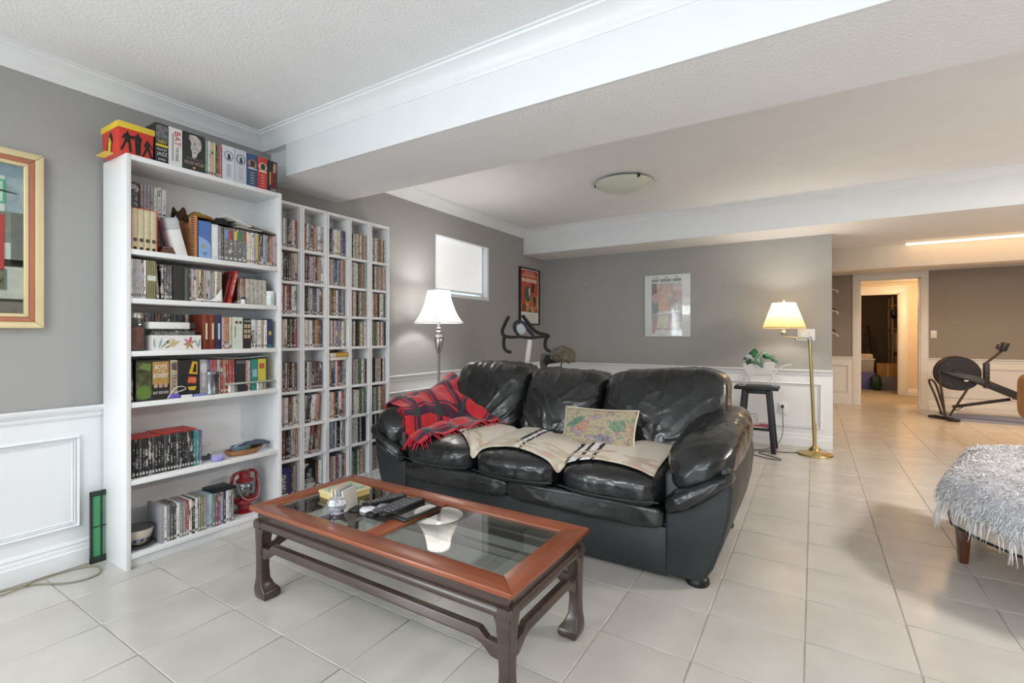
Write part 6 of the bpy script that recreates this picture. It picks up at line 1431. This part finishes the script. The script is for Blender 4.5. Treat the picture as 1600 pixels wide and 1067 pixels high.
# tricycle planter
t = thing('tricycle_planter', 'white metal tricycle planter standing on the black stool', 'planter', (2.66, 5.36, .635)); M_wm = mat('white_enamel', 'e8e9e6', .35)
MB().add([Vector(p) for p in ((2.552, 5.31, .738), (2.768, 5.31, .752), (2.768, 5.42, .752), (2.552, 5.42, .738), (2.512, 5.285, .852), (2.788, 5.285, .872), (2.788, 5.44, .872), (2.512, 5.44, .852), (2.520, 5.292, .846), (2.780, 5.292, .866), (2.780, 5.433, .866), (2.520, 5.433, .846), (2.556, 5.316, .744), (2.764, 5.316, .758), (2.764, 5.414, .758), (2.556, 5.414, .744))],
    [(3, 2, 1, 0)] + [(i, (i + 1) % 4, 4 + (i + 1) % 4, 4 + i) for i in range(4)] + [(4 + i, 4 + (i + 1) % 4, 8 + (i + 1) % 4, 8 + i) for i in range(4)] + [(8 + i, 8 + (i + 1) % 4, 12 + (i + 1) % 4, 12 + i) for i in range(4)] + [(12, 13, 14, 15)]).build('trough', M_wm, t)
def wheel(c, r, ax):
    c = Vector(c); P = lambda a: c + Vector((r * math.cos(a), 0, r * math.sin(a))) if ax == 'y' else c + Vector((0, r * math.cos(a), r * math.sin(a)))
    w_ = MB().tube([P(2 * math.pi * k / 24) for k in range(24)], .0035, 6, closed=True).build('wheel', M_wm, t, smooth=True)
    for k in range(3): a = math.pi * k / 3; MB().tube([P(a), P(a + math.pi)], .0018, 5).build('spoke', M_wm, w_)
for y_ in (5.285, 5.44): wheel((2.505, y_, .688), .050, 'y')
wheel((2.795, 5.365, .688), .050, 'y')
MB().tube([(2.505, 5.285, .688), (2.505, 5.44, .688)], .004, 6).build('axle', M_wm, t)
MB().tube([(2.505, 5.36, .69), (2.53, 5.36, .735), (2.66, 5.36, .742), (2.77, 5.36, .75)], .005, 6, sub=3).build('frame_bar', M_wm, t, smooth=True)
for y_ in (5.345, 5.385): MB().tube([(2.715, y_, .82), (2.75, y_, .755), (2.795, y_, .688)], .006, 8, sub=3).build('fork', M_wm, t, smooth=True)
MB().tube([(2.772, 5.365, .745), (2.80, 5.36, .785), (2.849, 5.34, .833), (2.90, 5.33, .852), (2.935, 5.33, .856)], .006, 8, sub=4).build('handlebar', M_wm, t, smooth=True)
MB().tube([(2.772, 5.365, .745), (2.80, 5.38, .785), (2.845, 5.41, .830), (2.89, 5.43, .848)], .006, 8, sub=4).build('handlebar', M_wm, t, smooth=True)
# plant
pt = thing('potted_plant', 'leafy green plant with mottled leaves growing in the white tricycle planter', 'plant', (2.65, 5.36, .76))
bx('soil', mat('dark_soil', '33291f', .95, var=.3, vscale=60), pt, 2.55, 2.77, 5.315, 5.415, .765, .832, bevel=.004)
LEAF = [mat('green_leaf', '3f7a4c', .4, var=.25, vscale=30), mat('dark_green_leaf', '274a2f', .45, var=.25, vscale=30), mat('grey_green_leaf', '6f8578', .45, var=.3, vscale=30), mat('silver_leaf', 'b9bfc4', .45, var=.2, vscale=30), mat('light_green_leaf', '8cb393', .4, var=.2, vscale=30)]
def leaf(base, tip, wd, m, droop=.02, up=(0, -.5, .85)):
    b = Vector(base); e = Vector(tip); d = e - b; s = d.cross(Vector(up)); s = s.normalized() if s.length > 1e-6 else Vector((1, 0, 0)); nrm = s.cross(d).normalized(); vs = []; n = 7
    if nrm.z < 0: nrm = -nrm
    for i in range(n + 1):
        u = i / n; w_ = wd * (math.sin(math.pi * u ** .75) ** .8 if 0 < u < 1 else .02); c = b + d * u + nrm * droop * math.sin(math.pi * u)
        vs += [c - s * w_ + nrm * w_ * .22, c - nrm * .0, c + s * w_ + nrm * w_ * .22]
    o = MB().add(vs, [q for i in range(n) for q in ((i * 3, i * 3 + 1, i * 3 + 4, i * 3 + 3), (i * 3 + 1, i * 3 + 2, i * 3 + 5, i * 3 + 4))]).build('leaf', m, pt, smooth=True, ang=180)
    md = o.modifiers.new('thick', 'SOLIDIFY'); md.thickness = .0012
    MB().tube([(2.65 + (b.x - 2.65) * .5, 5.36 + (b.y - 5.36) * .5, .815), (b + Vector((2.65, 5.36, .83))) / 2 + Vector((0, 0, .03)), b], .0022, 5, sub=3).build('stem', LEAF[4], pt, smooth=True)
leaf((2.600, 5.345, .930), (2.622, 5.33, 1.005), .036, LEAF[0], .012, up=(0, -1, .1)); leaf((2.575, 5.34, .915), (2.600, 5.335, .985), .030, LEAF[0], .01, up=(0, -1, .2)); leaf((2.580, 5.33, .895), (2.535, 5.32, .945), .030, LEAF[3], .01, up=(0, -1, .3)); leaf((2.60, 5.32, .90), (2.55, 5.30, .915), .025, LEAF[3], .01)
leaf((2.56, 5.32, .875), (2.505, 5.31, .90), .030, LEAF[1]); leaf((2.57, 5.32, .87), (2.60, 5.295, .865), .035, LEAF[1], up=(0, -1, .3)); leaf((2.56, 5.31, .86), (2.535, 5.29, .875), .028, LEAF[1], up=(0, -1, .3))
leaf((2.68, 5.33, .935), (2.785, 5.31, .905), .030, LEAF[0], .015, up=(0, -.9, .5)); leaf((2.675, 5.335, .925), (2.755, 5.30, .915), .026, LEAF[0], .03); leaf((2.69, 5.34, .94), (2.72, 5.33, .955), .022, LEAF[4])
leaf((2.655, 5.31, .905), (2.690, 5.275, .815), .028, LEAF[2], .02, up=(0, -1, -.2)); leaf((2.63, 5.32, .905), (2.665, 5.275, .84), .026, LEAF[4], .015, up=(0, -1, -.2)); leaf((2.615, 5.31, .885), (2.64, 5.28, .850), .030, LEAF[2], .01, up=(0, -1, 0))
leaf((2.755, 5.34, .905), (2.835, 5.32, .855), .022, LEAF[2], .02, up=(0, -.9, .5)); leaf((2.745, 5.35, .93), (2.80, 5.34, .915), .018, LEAF[2], .01); leaf((2.64, 5.35, .93), (2.685, 5.34, .985), .008, LEAF[4], .004, up=(0, -1, 0))
leaf((2.62, 5.35, .90), (2.645, 5.33, .96), .020, LEAF[4], .01, up=(0, -1, 0)); leaf((2.70, 5.38, .92), (2.74, 5.40, .945), .024, LEAF[0]); leaf((2.60, 5.39, .91), (2.57, 5.41, .95), .026, LEAF[1])

# brass swing-arm lamp
LX_, LY_ = 3.118, 5.43
t = thing('swing_arm_lamp', 'lit brass swing-arm floor lamp with cream pleated shade by the wall end', 'floor lamp', (LX_, LY_, 0))
MB().lathe([(.150, 0), (.152, .006), (.148, .016), (.120, .026), (.060, .036), (.050, .044), (.046, .060), (.030, .072), (.022, .084), (.0145, .090), (.0145, .30)], (LX_, LY_, 0), 40).build('base', M_brass, t, smooth=True)
PX_, PZ_ = 3.078, 1.105
MB().tube([(LX_, LY_, .085), (PX_, LY_, PZ_)], .0145, 16).build('pole', M_brass, t, smooth=True)
MB().lathe([(.016, -.03), (.018, -.02), (.018, .012), (.010, .02), (0, .022)], (PX_, LY_, PZ_), 16).build('pole_cap', M_steel, t, smooth=True)
SHX, SHY = 2.862, 5.415
MB().tube([(PX_, LY_, PZ_ + .004), (2.972, 5.35, PZ_ + .004)], .008, 8).build('swing_arm', M_steel, t, smooth=True)
MB().lathe([(.013, -.016), (.014, 0), (.012, .018), (0, .020)], (2.972, 5.35, PZ_), 12).build('hinge', M_steel, t, smooth=True)
MB().tube([(2.972, 5.35, PZ_ + .010), (SHX, SHY, PZ_ + .012), (SHX, SHY, PZ_ + .05)], .007, 8).build('swing_arm', M_steel, t, smooth=True)
MB().lathe([(.012, .03), (.020, .036), (.028, .052), (.026, .066), (.016, .076), (.014, .12), (.014, .15)], (SHX, SHY, PZ_), 20).build('socket', M_steel, t, smooth=True)
NS = 60; vs = []; prof = [(.187, 1.205), (.188, 1.212), (.104, 1.446), (.103, 1.453)]
for r_, h_ in prof:
    for k in range(NS): a = 2 * math.pi * k / NS; rr = r_ * (1 - .012 * (k % 2)); vs.append(Vector((SHX + rr * math.cos(a), SHY + rr * math.sin(a), h_)))
sh_ = MB().add(vs, [(i * NS + k, i * NS + (k + 1) % NS, (i + 1) * NS + (k + 1) % NS, (i + 1) * NS + k) for i in range(3) for k in range(NS)]).build('shade', M_shade_cream, t)
MB().tube([(SHX + .187 * math.cos(2 * math.pi * k / 40), SHY + .187 * math.sin(2 * math.pi * k / 40), 1.212) for k in range(40)], .004, 6, closed=True).build('shade_trim', mat('gold_trim_cord', 'c9ae74', .7), sh_, smooth=True)
MB().lathe([(.012, .148), (.030, .20), (.032, .225), (.022, .25), (0, .258)], (SHX, SHY, PZ_), 16).build('bulb', mat('lit_warm_bulb', 'ffe0b0', .4, emit=3), t, smooth=True)
MB().tube([(SHX, SHY, 1.44), (SHX, SHY, 1.475)], .004, 6).build('harp', M_brass, t); MB().lathe([(.004, 1.458), (.010, 1.466), (.008, 1.478), (0, 1.49)], (SHX, SHY, 0), 12).build('finial', M_whitep, t, smooth=True)
light_into(t, 'swing_lamp_light', (SHX, SHY, 1.365), 9.5, (1, .92, .78), .04)
# switch plate, outlet, plug and lead
t = thing('switch_plate', 'white double switch plate on the grey wall behind the brass lamp', 'switch', (3.045, YB, 1.085)); bx('plate', M_whitep, t, 2.968, 3.122, YB - .008, YB, 1.084, 1.202, bevel=.003)
for x_ in (3.008, 3.082): bx('rocker', M_whitep, t, x_ - .018, x_ + .018, YB - .012, YB - .007, 1.112, 1.174, bevel=.002)
t = thing('wall_outlet', 'white wall outlet on the wainscot between stool and brass lamp', 'outlet', (2.836, YB, .315)); bx('plate', M_whitep, t, 2.798, 2.874, YB - .013, YB - .006, .315, .432, bevel=.003)
for z_ in (.350, .398): lm = MB().prism([(2.836 + .017 * math.cos(a), z_ + .015 * math.sin(a)) for a in [i * math.pi / 8 for i in range(16)]], 'y', YB - .016, YB - .012); lm.build('socket', M_whitep, t, bevel=.001)
t = thing('power_cord', 'black lamp lead with plug running from the outlet to the floor', 'cord', (2.836, 5.76, .35)); bx('plug', M_black, t, 2.824, 2.848, YB - .045, YB - .016, .383, .413, bevel=.004)
MB().tube([(2.836, 5.742, .392), (2.838, 5.72, .33), (2.842, 5.70, .20), (2.832, 5.68, .10), (2.79, 5.60, .02), (2.70, 5.40, .005), (2.58, 5.28, .004), (2.52, 5.16, .004), (2.62, 5.10, .004), (2.79, 5.00, .004), (2.86, 5.03, .004), (2.76, 5.13, .004), (2.66, 5.22, .0045), (2.72, 5.33, .004), (2.86, 5.36, .004), (2.975, 5.40, .006)], .0034, 6, sub=6).build('lead', M_black, t, smooth=True)

# ================================================================== FLUFFY SEAT AT THE RIGHT EDGE
A_, B_, C_, D_ = Vector((3.700, 3.245, 0)), Vector((4.03, 2.76, 0)), Vector((4.80, 3.25, 0)), Vector((3.93, 3.93, 0))
t = thing('upholstered_chair', 'low upholstered chair with brown wooden legs under the shaggy white throw', 'chair', (4.12, 3.30, 0))
ctr = (A_ + B_ + C_ + D_) / 4
def quadp(u, v): return (A_ * (1 - u) * (1 - v) + B_ * u * (1 - v) + C_ * u * v + D_ * (1 - u) * v)
def rim(k, bul=.05, ins=0.):
    P = []
    for e0, e1 in ((A_, B_), (B_, C_), (C_, D_), (D_, A_)):
        for i in range(k): P.append(e0.lerp(e1, i / k) + ((e0.lerp(e1, i / k) - ctr).normalized() * (bul * math.sin(math.pi * i / k) - ins)))
    return P
rp_ = rim(8)
MB().add([p + Vector((0, 0, .185)) for p in rp_] + [p + Vector((0, 0, .385)) for p in rp_], [tuple(range(32))[::-1], tuple(range(32, 64))] + [(i, (i + 1) % 32, 32 + (i + 1) % 32, 32 + i) for i in range(32)]).build('seat_base', mat('cream_upholstery', 'd3c7b6', .9, bump=.3), t, bevel=.012)
MB().tube([p + Vector((0, 0, .186)) for p in rim(8, .052)], .006, 6, closed=True).build('piping', M_black, t, smooth=True)
for p in (A_, B_, C_, D_):
    q = p + (ctr - p).normalized() * .045; d = (p - ctr).normalized(); s_ = Vector((-d.y, d.x, 0))
    MB().add([q + d * a * .016 + s_ * b * .016 for a, b in ((-1, -1), (1, -1), (1, 1), (-1, 1))] + [q + d * a * .027 + s_ * b * .027 + Vector((0, 0, .187)) for a, b in ((-1, -1), (1, -1), (1, 1), (-1, 1))], [(3, 2, 1, 0), (4, 5, 6, 7)] + [(i, (i + 1) % 4, 4 + (i + 1) % 4, 4 + i) for i in range(4)]).build('leg', M_chairwood, t, bevel=.003)
# throw: a shaggy sheet with thousands of fringe strands
M_shag = mat('shaggy_shaded_backing', 'bcbdc4', .95, var=.2, vscale=30)  # grey backing puts the shade between the tufts into the colour
M_tuft = mat('shaggy_white_wool', 'e6e4e5', .95, var=.14, vscale=22)
random.seed(21); n = 40; vs = []
def shag_pt(u, v):
    uu, vv = min(1, max(0, u)), min(1, max(0, v)); p = quadp(uu, vv); out = Vector((0, 0, 0)); drop = 0
    for over, dirv, fac in ((max(0, -u), (A_ - B_).normalized(), .34), (max(0, u - 1), (B_ - A_).normalized(), .4), (max(0, -v), (A_ - D_).normalized(), .32 + .20 * min(1, max(0, uu - .15) * 2)), (max(0, v - 1), (D_ - A_).normalized(), .36)):
        if over: out += dirv * min(.03, over * .5) ; drop += over * fac
    e = min(uu, 1 - uu, vv, 1 - vv); z = .395 + .060 * min(1, e * 5) ** .5 + .065 * vv ** 1.3 + .16 * uu * vv - drop * (1 + .1 * math.sin(u * 20 + v * 17)) + .012 * noise.noise(Vector((u * 7, v * 7, 0)))
    out += (B_ - A_).cross(Vector((0, 0, 1))).normalized() * .062 * math.sin(math.pi * uu) * max(0, 1 - vv * 3)
    return p + out + (p - ctr).normalized() * .022 + Vector((0, 0, max(.19, z)))
lo, hi = -.24, 1.2
for i in range(n + 1):
    for j in range(n + 1): vs.append(shag_pt(lo + (hi - lo) * i / n, lo + (hi - lo) * j / n))
shg = MB().add(vs, [(i * (n + 1) + j, (i + 1) * (n + 1) + j, (i + 1) * (n + 1) + j + 1, i * (n + 1) + j + 1) for i in range(n) for j in range(n)]).build('shaggy_throw', M_shag, None, smooth=True, ang=180)
md = shg.modifiers.new('thick', 'SOLIDIFY'); md.thickness = .006; md.offset = 1
tag(shg, 'shaggy white throw with long strands covering the low chair at right', 'throw')
hv, hf = [], []
def strand(p, d, ln, w0):
    s = d.cross(Vector((0, 0, 1)) + Vector((random.uniform(-.3, .3), random.uniform(-.3, .3), 0))); s = s.normalized() * w0 if s.length > 1e-6 else Vector((w0, 0, 0)); b = len(hv)
    for i in range(4):
        u = i / 3; c = p + d * ln * u + Vector((0, 0, -.55 * ln * u * u)); k = 1 - .75 * u
        hv.extend([c - s * k, c + s * k])
    for i in range(3): hf.append((b + 2 * i, b + 2 * i + 1, b + 2 * i + 3, b + 2 * i + 2))
for k in range(17000):
    u = random.uniform(lo, hi); v = random.uniform(lo, hi); p = shag_pt(u, v); q = shag_pt(u + .01, v); r_ = shag_pt(u, v + .01); nr = (q - p).cross(r_ - p)
    if nr.length < 1e-9: continue
    nr.normalize(); nr = nr if nr.dot(p - (ctr + Vector((0, 0, .2)))) > 0 else -nr
    d = (nr * .55 + Vector((random.uniform(-1, 1), random.uniform(-1, 1), random.uniform(-.6, .6)))).normalized(); strand(p + nr * .003, d, random.uniform(.012, .030), random.uniform(.0022, .0048))
for k in range(900):
    e = random.random(); side = random.randrange(4); u, v = ((lo, lo + (hi - lo) * e), (hi, lo + (hi - lo) * e), (lo + (hi - lo) * e, lo), (lo + (hi - lo) * e, hi))[side]; p = shag_pt(u, v)
    d = ((p - ctr).normalized() * .25 + Vector((random.uniform(-.3, .3), random.uniform(-.3, .3), -1))).normalized(); d.z = -abs(d.z); strand(p, d, random.uniform(.03, .075), .003)
tag(MB().add(hv, hf).build('wool_strands', M_tuft, shg), kind='stuff')
# tan armchair further back at the right edge
t = thing('tan_armchair', 'rounded tan leather armchair at the far right edge before the rowing machine', 'armchair', (5.02, 6.2, 0))
soft('body', (5.15, 6.2, .56), (.40, .38, .24), 6, M_tan, t, n=16, deform=lambda v, q: v); soft('seat_cushion', (5.19, 6.02, .70), (.26, .30, .09), 4, M_tan, t, n=12)
for sx in (-1, 1):
    for sy in (-1, 1): MB().lathe([(.016, 0), (.026, .33)], (5.15 + sx * .27, 6.2 + sy * .25, 0), 12).build('leg', M_chairwood, t, smooth=True)

# ================================================================== FAR HALL
# rowing machine
t = thing('rowing_machine', 'black rowing machine with big round flywheel housing by the far wall', 'rowing machine', (4.9, 8.65, 0)); RY = 8.65
def disc(name, c, r, h0, h1, m, tilt=0, n=40, prof=None):
    pr_ = prof or [(0, h0), (r * .96, h0), (r, h0 + .012), (r, h1 - .012), (r * .96, h1), (0, h1)]
    lm = MB(); lm.lathe(pr_, (0, 0, 0), n); M = Matrix.Translation(c) @ Matrix.Rotation(tilt, 4, 'Z') @ Matrix.Rotation(R(90), 4, 'X'); lm.v = [tuple(M @ Vector(p)) for p in lm.v]; return lm.build(name, m, t, smooth=True, ang=35)
M_fly = mat('black_perforated_guard', '1a1d26', .5, var=.1)
disc('flywheel_housing', (4.748, RY, .625), .225, -.06, .07, M_fly, 0); disc('hub', (4.748, RY, .625), .07, .07, .082, M_darkmetal); disc('cage_rim', (4.738, RY + .05, .625), .232, -.05, -.02, mat('brown_black_metal', '3d3230', .5))
for a_ in (.6, 2.3, 4.2, 5.4): MB().lathe([(.008, 0), (.008, .006), (0, .008)], (4.748 + .17 * math.cos(a_), RY - .074, .625 + .17 * math.sin(a_)), 8).build('bolt', M_steel, t)
MB().prism([(4.57, .655), (4.57, .635), (4.89, .515), (5.29, .315), (5.29, .42), (4.93, .60), (4.86, .62)], 'y', RY - .125, RY - .075).build('main_beam', M_darkmetal, t, bevel=.004)
bx('beam_label', M_whitep, t, 4.79, 4.83, RY - .127, RY - .125, .530, .545, bevel=0)
MB().prism([(5.25, .32), (5.25, .40), (7.0, .38), (7.0, .30)], 'y', RY - .12, RY - .08).build('monorail', M_steel, t, bevel=.003)
bx('bracket', M_darkmetal, t, 4.985, 5.035, RY - .13, RY - .04, .45, .775, bevel=.003)
for q in range(5): MB().lathe([(.006, 0), (.006, .004), (0, .005)], (5.01, RY - .134, .47 + q * .07), 8).build('bolt', M_steel, t)
MB().tube([(4.99, RY - .08, .755), (5.08, RY - .08, .85), (5.155, RY - .08, .935)], .015, 8).build('monitor_arm', mat('dark_brown_metal', '3a2c2a', .4), t, smooth=True)
MB().box(-.03, .03, -.06, .06, -.055, .06, Matrix.Translation((5.175, RY - .08, .985)) @ Matrix.Rotation(R(18), 4, 'Y')).build('monitor', M_black, t, bevel=.008)
MB().box(-.02, .02, -.04, .04, -.03, .035, Matrix.Translation((5.128, RY - .08, .985)) @ Matrix.Rotation(R(18), 4, 'Y')).build('monitor_bracket', M_darkmetal, t, bevel=.005)
for a, b in (((4.545, RY - .10, .60), (4.60, RY - .14, .04)), ((4.85, RY - .06, .46), (4.66, RY - .06, .06))): MB().tube([a, b], .014, 8).build('front_leg', mat('brown_black_metal', '3d3230'), t, smooth=True)
MB().tube([(4.585, RY - .02, .06), (4.52, RY - .02, .30), (4.455, RY - .02, .49), (4.470, RY - .02, .53), (4.52, RY - .02, .47), (4.575, RY - .02, .26), (4.615, RY - .02, .08)], .013, 8, sub=4).build('frame_loop', mat('brown_black_metal', '3d3230'), t, smooth=True)
MB().tube([(4.52, RY + .06, .025), (4.66, RY - .20, .025)], .022, 10).build('front_foot', M_black, t, smooth=True)
for c in ((4.52, RY + .06), (4.67, RY - .20)): soft('foot_pad', (c[0], c[1], .020), (.07, .035, .019), 3, M_rubber, t, n=8)
MB().tube([(4.70, RY + .02, .17), (5.25, RY - .02, .315)], .020, 8).build('foot_rail', M_black, t, smooth=True)
MB().box(-.09, .09, -.05, .05, -.008, .008, Matrix.Translation((4.73, RY - .02, .12)) @ Matrix.Rotation(R(-35), 4, 'Y')).build('foot_plate', M_steel, t, bevel=.003)
MB().tube([(7.0, RY - .1, .34), (7.05, RY - .1, .02)], .02, 8).build('rear_leg', M_black, t); soft('seat', (6.0, RY - .1, .43), (.13, .16, .035), 3, M_rubber, t, n=8)
o = MB().box(4.66, 6.6, 8.55, 9.35, .0005, .008).build('floor_mat', mat('grey_exercise_mat', '8c98bd', .7), None, bevel=.003); tag(o, 'grey exercise mat on the floor under the rowing machine', 'mat')
t = thing('light_switch', 'single white light switch on the far wall above the rowing machine', 'switch', (4.66, YF, 1.09)); bx('plate', M_whitep, t, 4.628, 4.700, YF - .008, YF, 1.092, 1.208, bevel=.003); bx('toggle', M_whitep, t, 4.655, 4.673, YF - .018, YF - .007, 1.135, 1.165, bevel=.002)
# coat hooks on a dark board of the hall's left wall
t = thing('coat_rack', 'dark upright coat rack with pale hooks past the end of the grey wall', 'coat rack', (3.31, 8.2, .9))
bx('board', mat('dark_board', '2d2724', .6), t, 3.266, 3.318, 8.12, 8.28, .98, 1.98, bevel=.003)
for z_ in (1.48, 1.78, 1.16): MB().tube([(3.316, 8.2, z_ + .02), (3.35, 8.2, z_), (3.385, 8.19, z_ - .015), (3.40, 8.185, z_ - .045)], [.010, .009, .010, .013], 8, sub=3).build('hook', mat('ivory_hook', 'ddd5c8', .4), t, smooth=True)
for z_, y_ in ((1.22, 8.16), (1.52, 8.23)): MB().tube([(3.33, y_, z_), (3.372, y_, z_ - .03)], [.006, .014], 8).build('peg', mat('dark_board', '2d2724'), t, smooth=True)
# storage room
M_bin = mat('grey_tote', '8d8b87', .5); M_purple = mat('purple_tote', '6f6fb4', .5)
def tote(name, label, cx, cy, wx, wy, z0, h, m, lidm=None):
    t = thing(name, label, 'bin', (cx, cy, z0)); k = .88
    MB().add([Vector((cx + a * wx / 2 * s, cy + b * wy / 2 * s, z)) for s, z in ((k, z0), (1, z0 + h)) for a, b in ((-1, -1), (1, -1), (1, 1), (-1, 1))], [(3, 2, 1, 0), (4, 5, 6, 7)] + [(i, (i + 1) % 4, 4 + (i + 1) % 4, 4 + i) for i in range(4)]).build('body', m, t, bevel=.008)
    bx('lid', lidm or m, t, cx - wx / 2 - .012, cx + wx / 2 + .012, cy - wy / 2 - .012, cy + wy / 2 + .012, z0 + h - .002, z0 + h + .025, bevel=.006); return t
SY_ = 12.75
tote('storage_tote', 'translucent grey storage tote on the floor under the cardboard box', 4.435, SY_, .44, .40, 0, .255, M_bin)
t = thing('cardboard_box', 'brown cardboard box on the grey tote in the storage room', 'box', (4.42, SY_, .281)); bx('body', M_card, t, 4.235, 4.60, 12.58, 12.90, .281, .54, bevel=.003); bx('flap', M_card, t, 4.235, 4.60, 12.60, 12.72, .5405, .546, bevel=0); bx('tape', mat('packing_tape', 'c9a878', .3), t, 4.40, 4.43, 12.578, 12.58, .281, .54, bevel=0)
tote('storage_tote', 'purple storage tote at the left of the storage room doorway', 4.02, 12.70, .34, .36, 0, .33, M_purple)
tote('storage_tote', 'pale grey lidded tote stacked on the purple tote', 4.03, 12.70, .32, .34, .357, .26, mat('pale_tote', 'b9b3ae', .5), M_whitep)
o = bx('folded_cloth', mat('cream_linen', 'd9ccb5', .9, bump=.5), None, 3.95, 4.17, 12.56, 12.84, .643, .735, bevel=.03, seg=3); tag(o, 'cream folded linen on the pale grey tote', 'cloth')
soft('garbage', (4.20, 12.40, .150), (.09, .10, .15), 2.6, mat('dark_green_bag', '24402c', .4, bump=.5), None, n=14, wr=.03, wsc=(12, 12, 9))[0].name = 'garden_bag'; tag(bpy.data.objects['garden_bag'], 'dark green full bag between the purple and grey totes', 'bag')
t = thing('step_ladder', 'dark wooden ladder leaning in the storage room behind the totes', 'ladder', (4.1, 13.6, 0))
for dx in (0, .28): MB().tube([(4.02 + dx, 13.45, 0), (4.02 + dx * .8 - .06, 13.95, 1.35)], .022, 6).build('rail', M_walnut, t)
for q in range(5): k = (q + .6) / 5.4; MB().tube([(4.02 - .06 * k, 13.45 + .5 * k, 1.35 * k), (4.30 - .116 * k, 13.45 + .5 * k, 1.35 * k)], .014, 6).build('rung', M_walnut, t)
t = thing('storage_shelf', 'metal storage shelving at the right of the dark storage room', 'shelving', (4.78, 13.3, 0)); M_rk = mat('tan_rack', '8d7458', .6)
for x_ in (4.54, 5.02):
    for y_ in (13.02, 13.6): bx('post', M_rk, t, x_ - .018, x_ + .018, y_ - .018, y_ + .018, 0, 1.95, bevel=.002)
for z_ in (.3, .78, 1.25, 1.75): bx('shelf', M_rk, t, 4.52, 5.04, 13.00, 13.62, z_, z_ + .022, bevel=.002)
o = bx('carton', mat('pale_carton', 'a89a88', .7), None, 4.585, 4.98, 13.03, 13.55, .803, 1.20, bevel=.004); tag(o, 'pale carton on the middle of the storage shelving', 'box'); bx('tape', mat('packing_tape', 'c9a878'), o, 4.62, 4.65, 13.028, 13.03, .803, 1.2, bevel=0)
o = bx('carton', mat('tan_carton', '8a7052', .7), None, 4.585, 4.98, 13.03, 13.55, .323, .70, bevel=.004); tag(o, 'tan carton on the lower storage shelf', 'box'); bx('tape', mat('packing_tape', 'c9a878'), o, 4.62, 4.65, 13.028, 13.03, .323, .7, bevel=0)
o, _r = soft('black_cap', (4.57, 12.93, 1.58), (.07, .09, .10), 2.4, M_black, None, n=10, wr=.02, wsc=(12, 12, 12)); tag(o, 'black cap hanging on the front post of the storage shelving', 'cap')
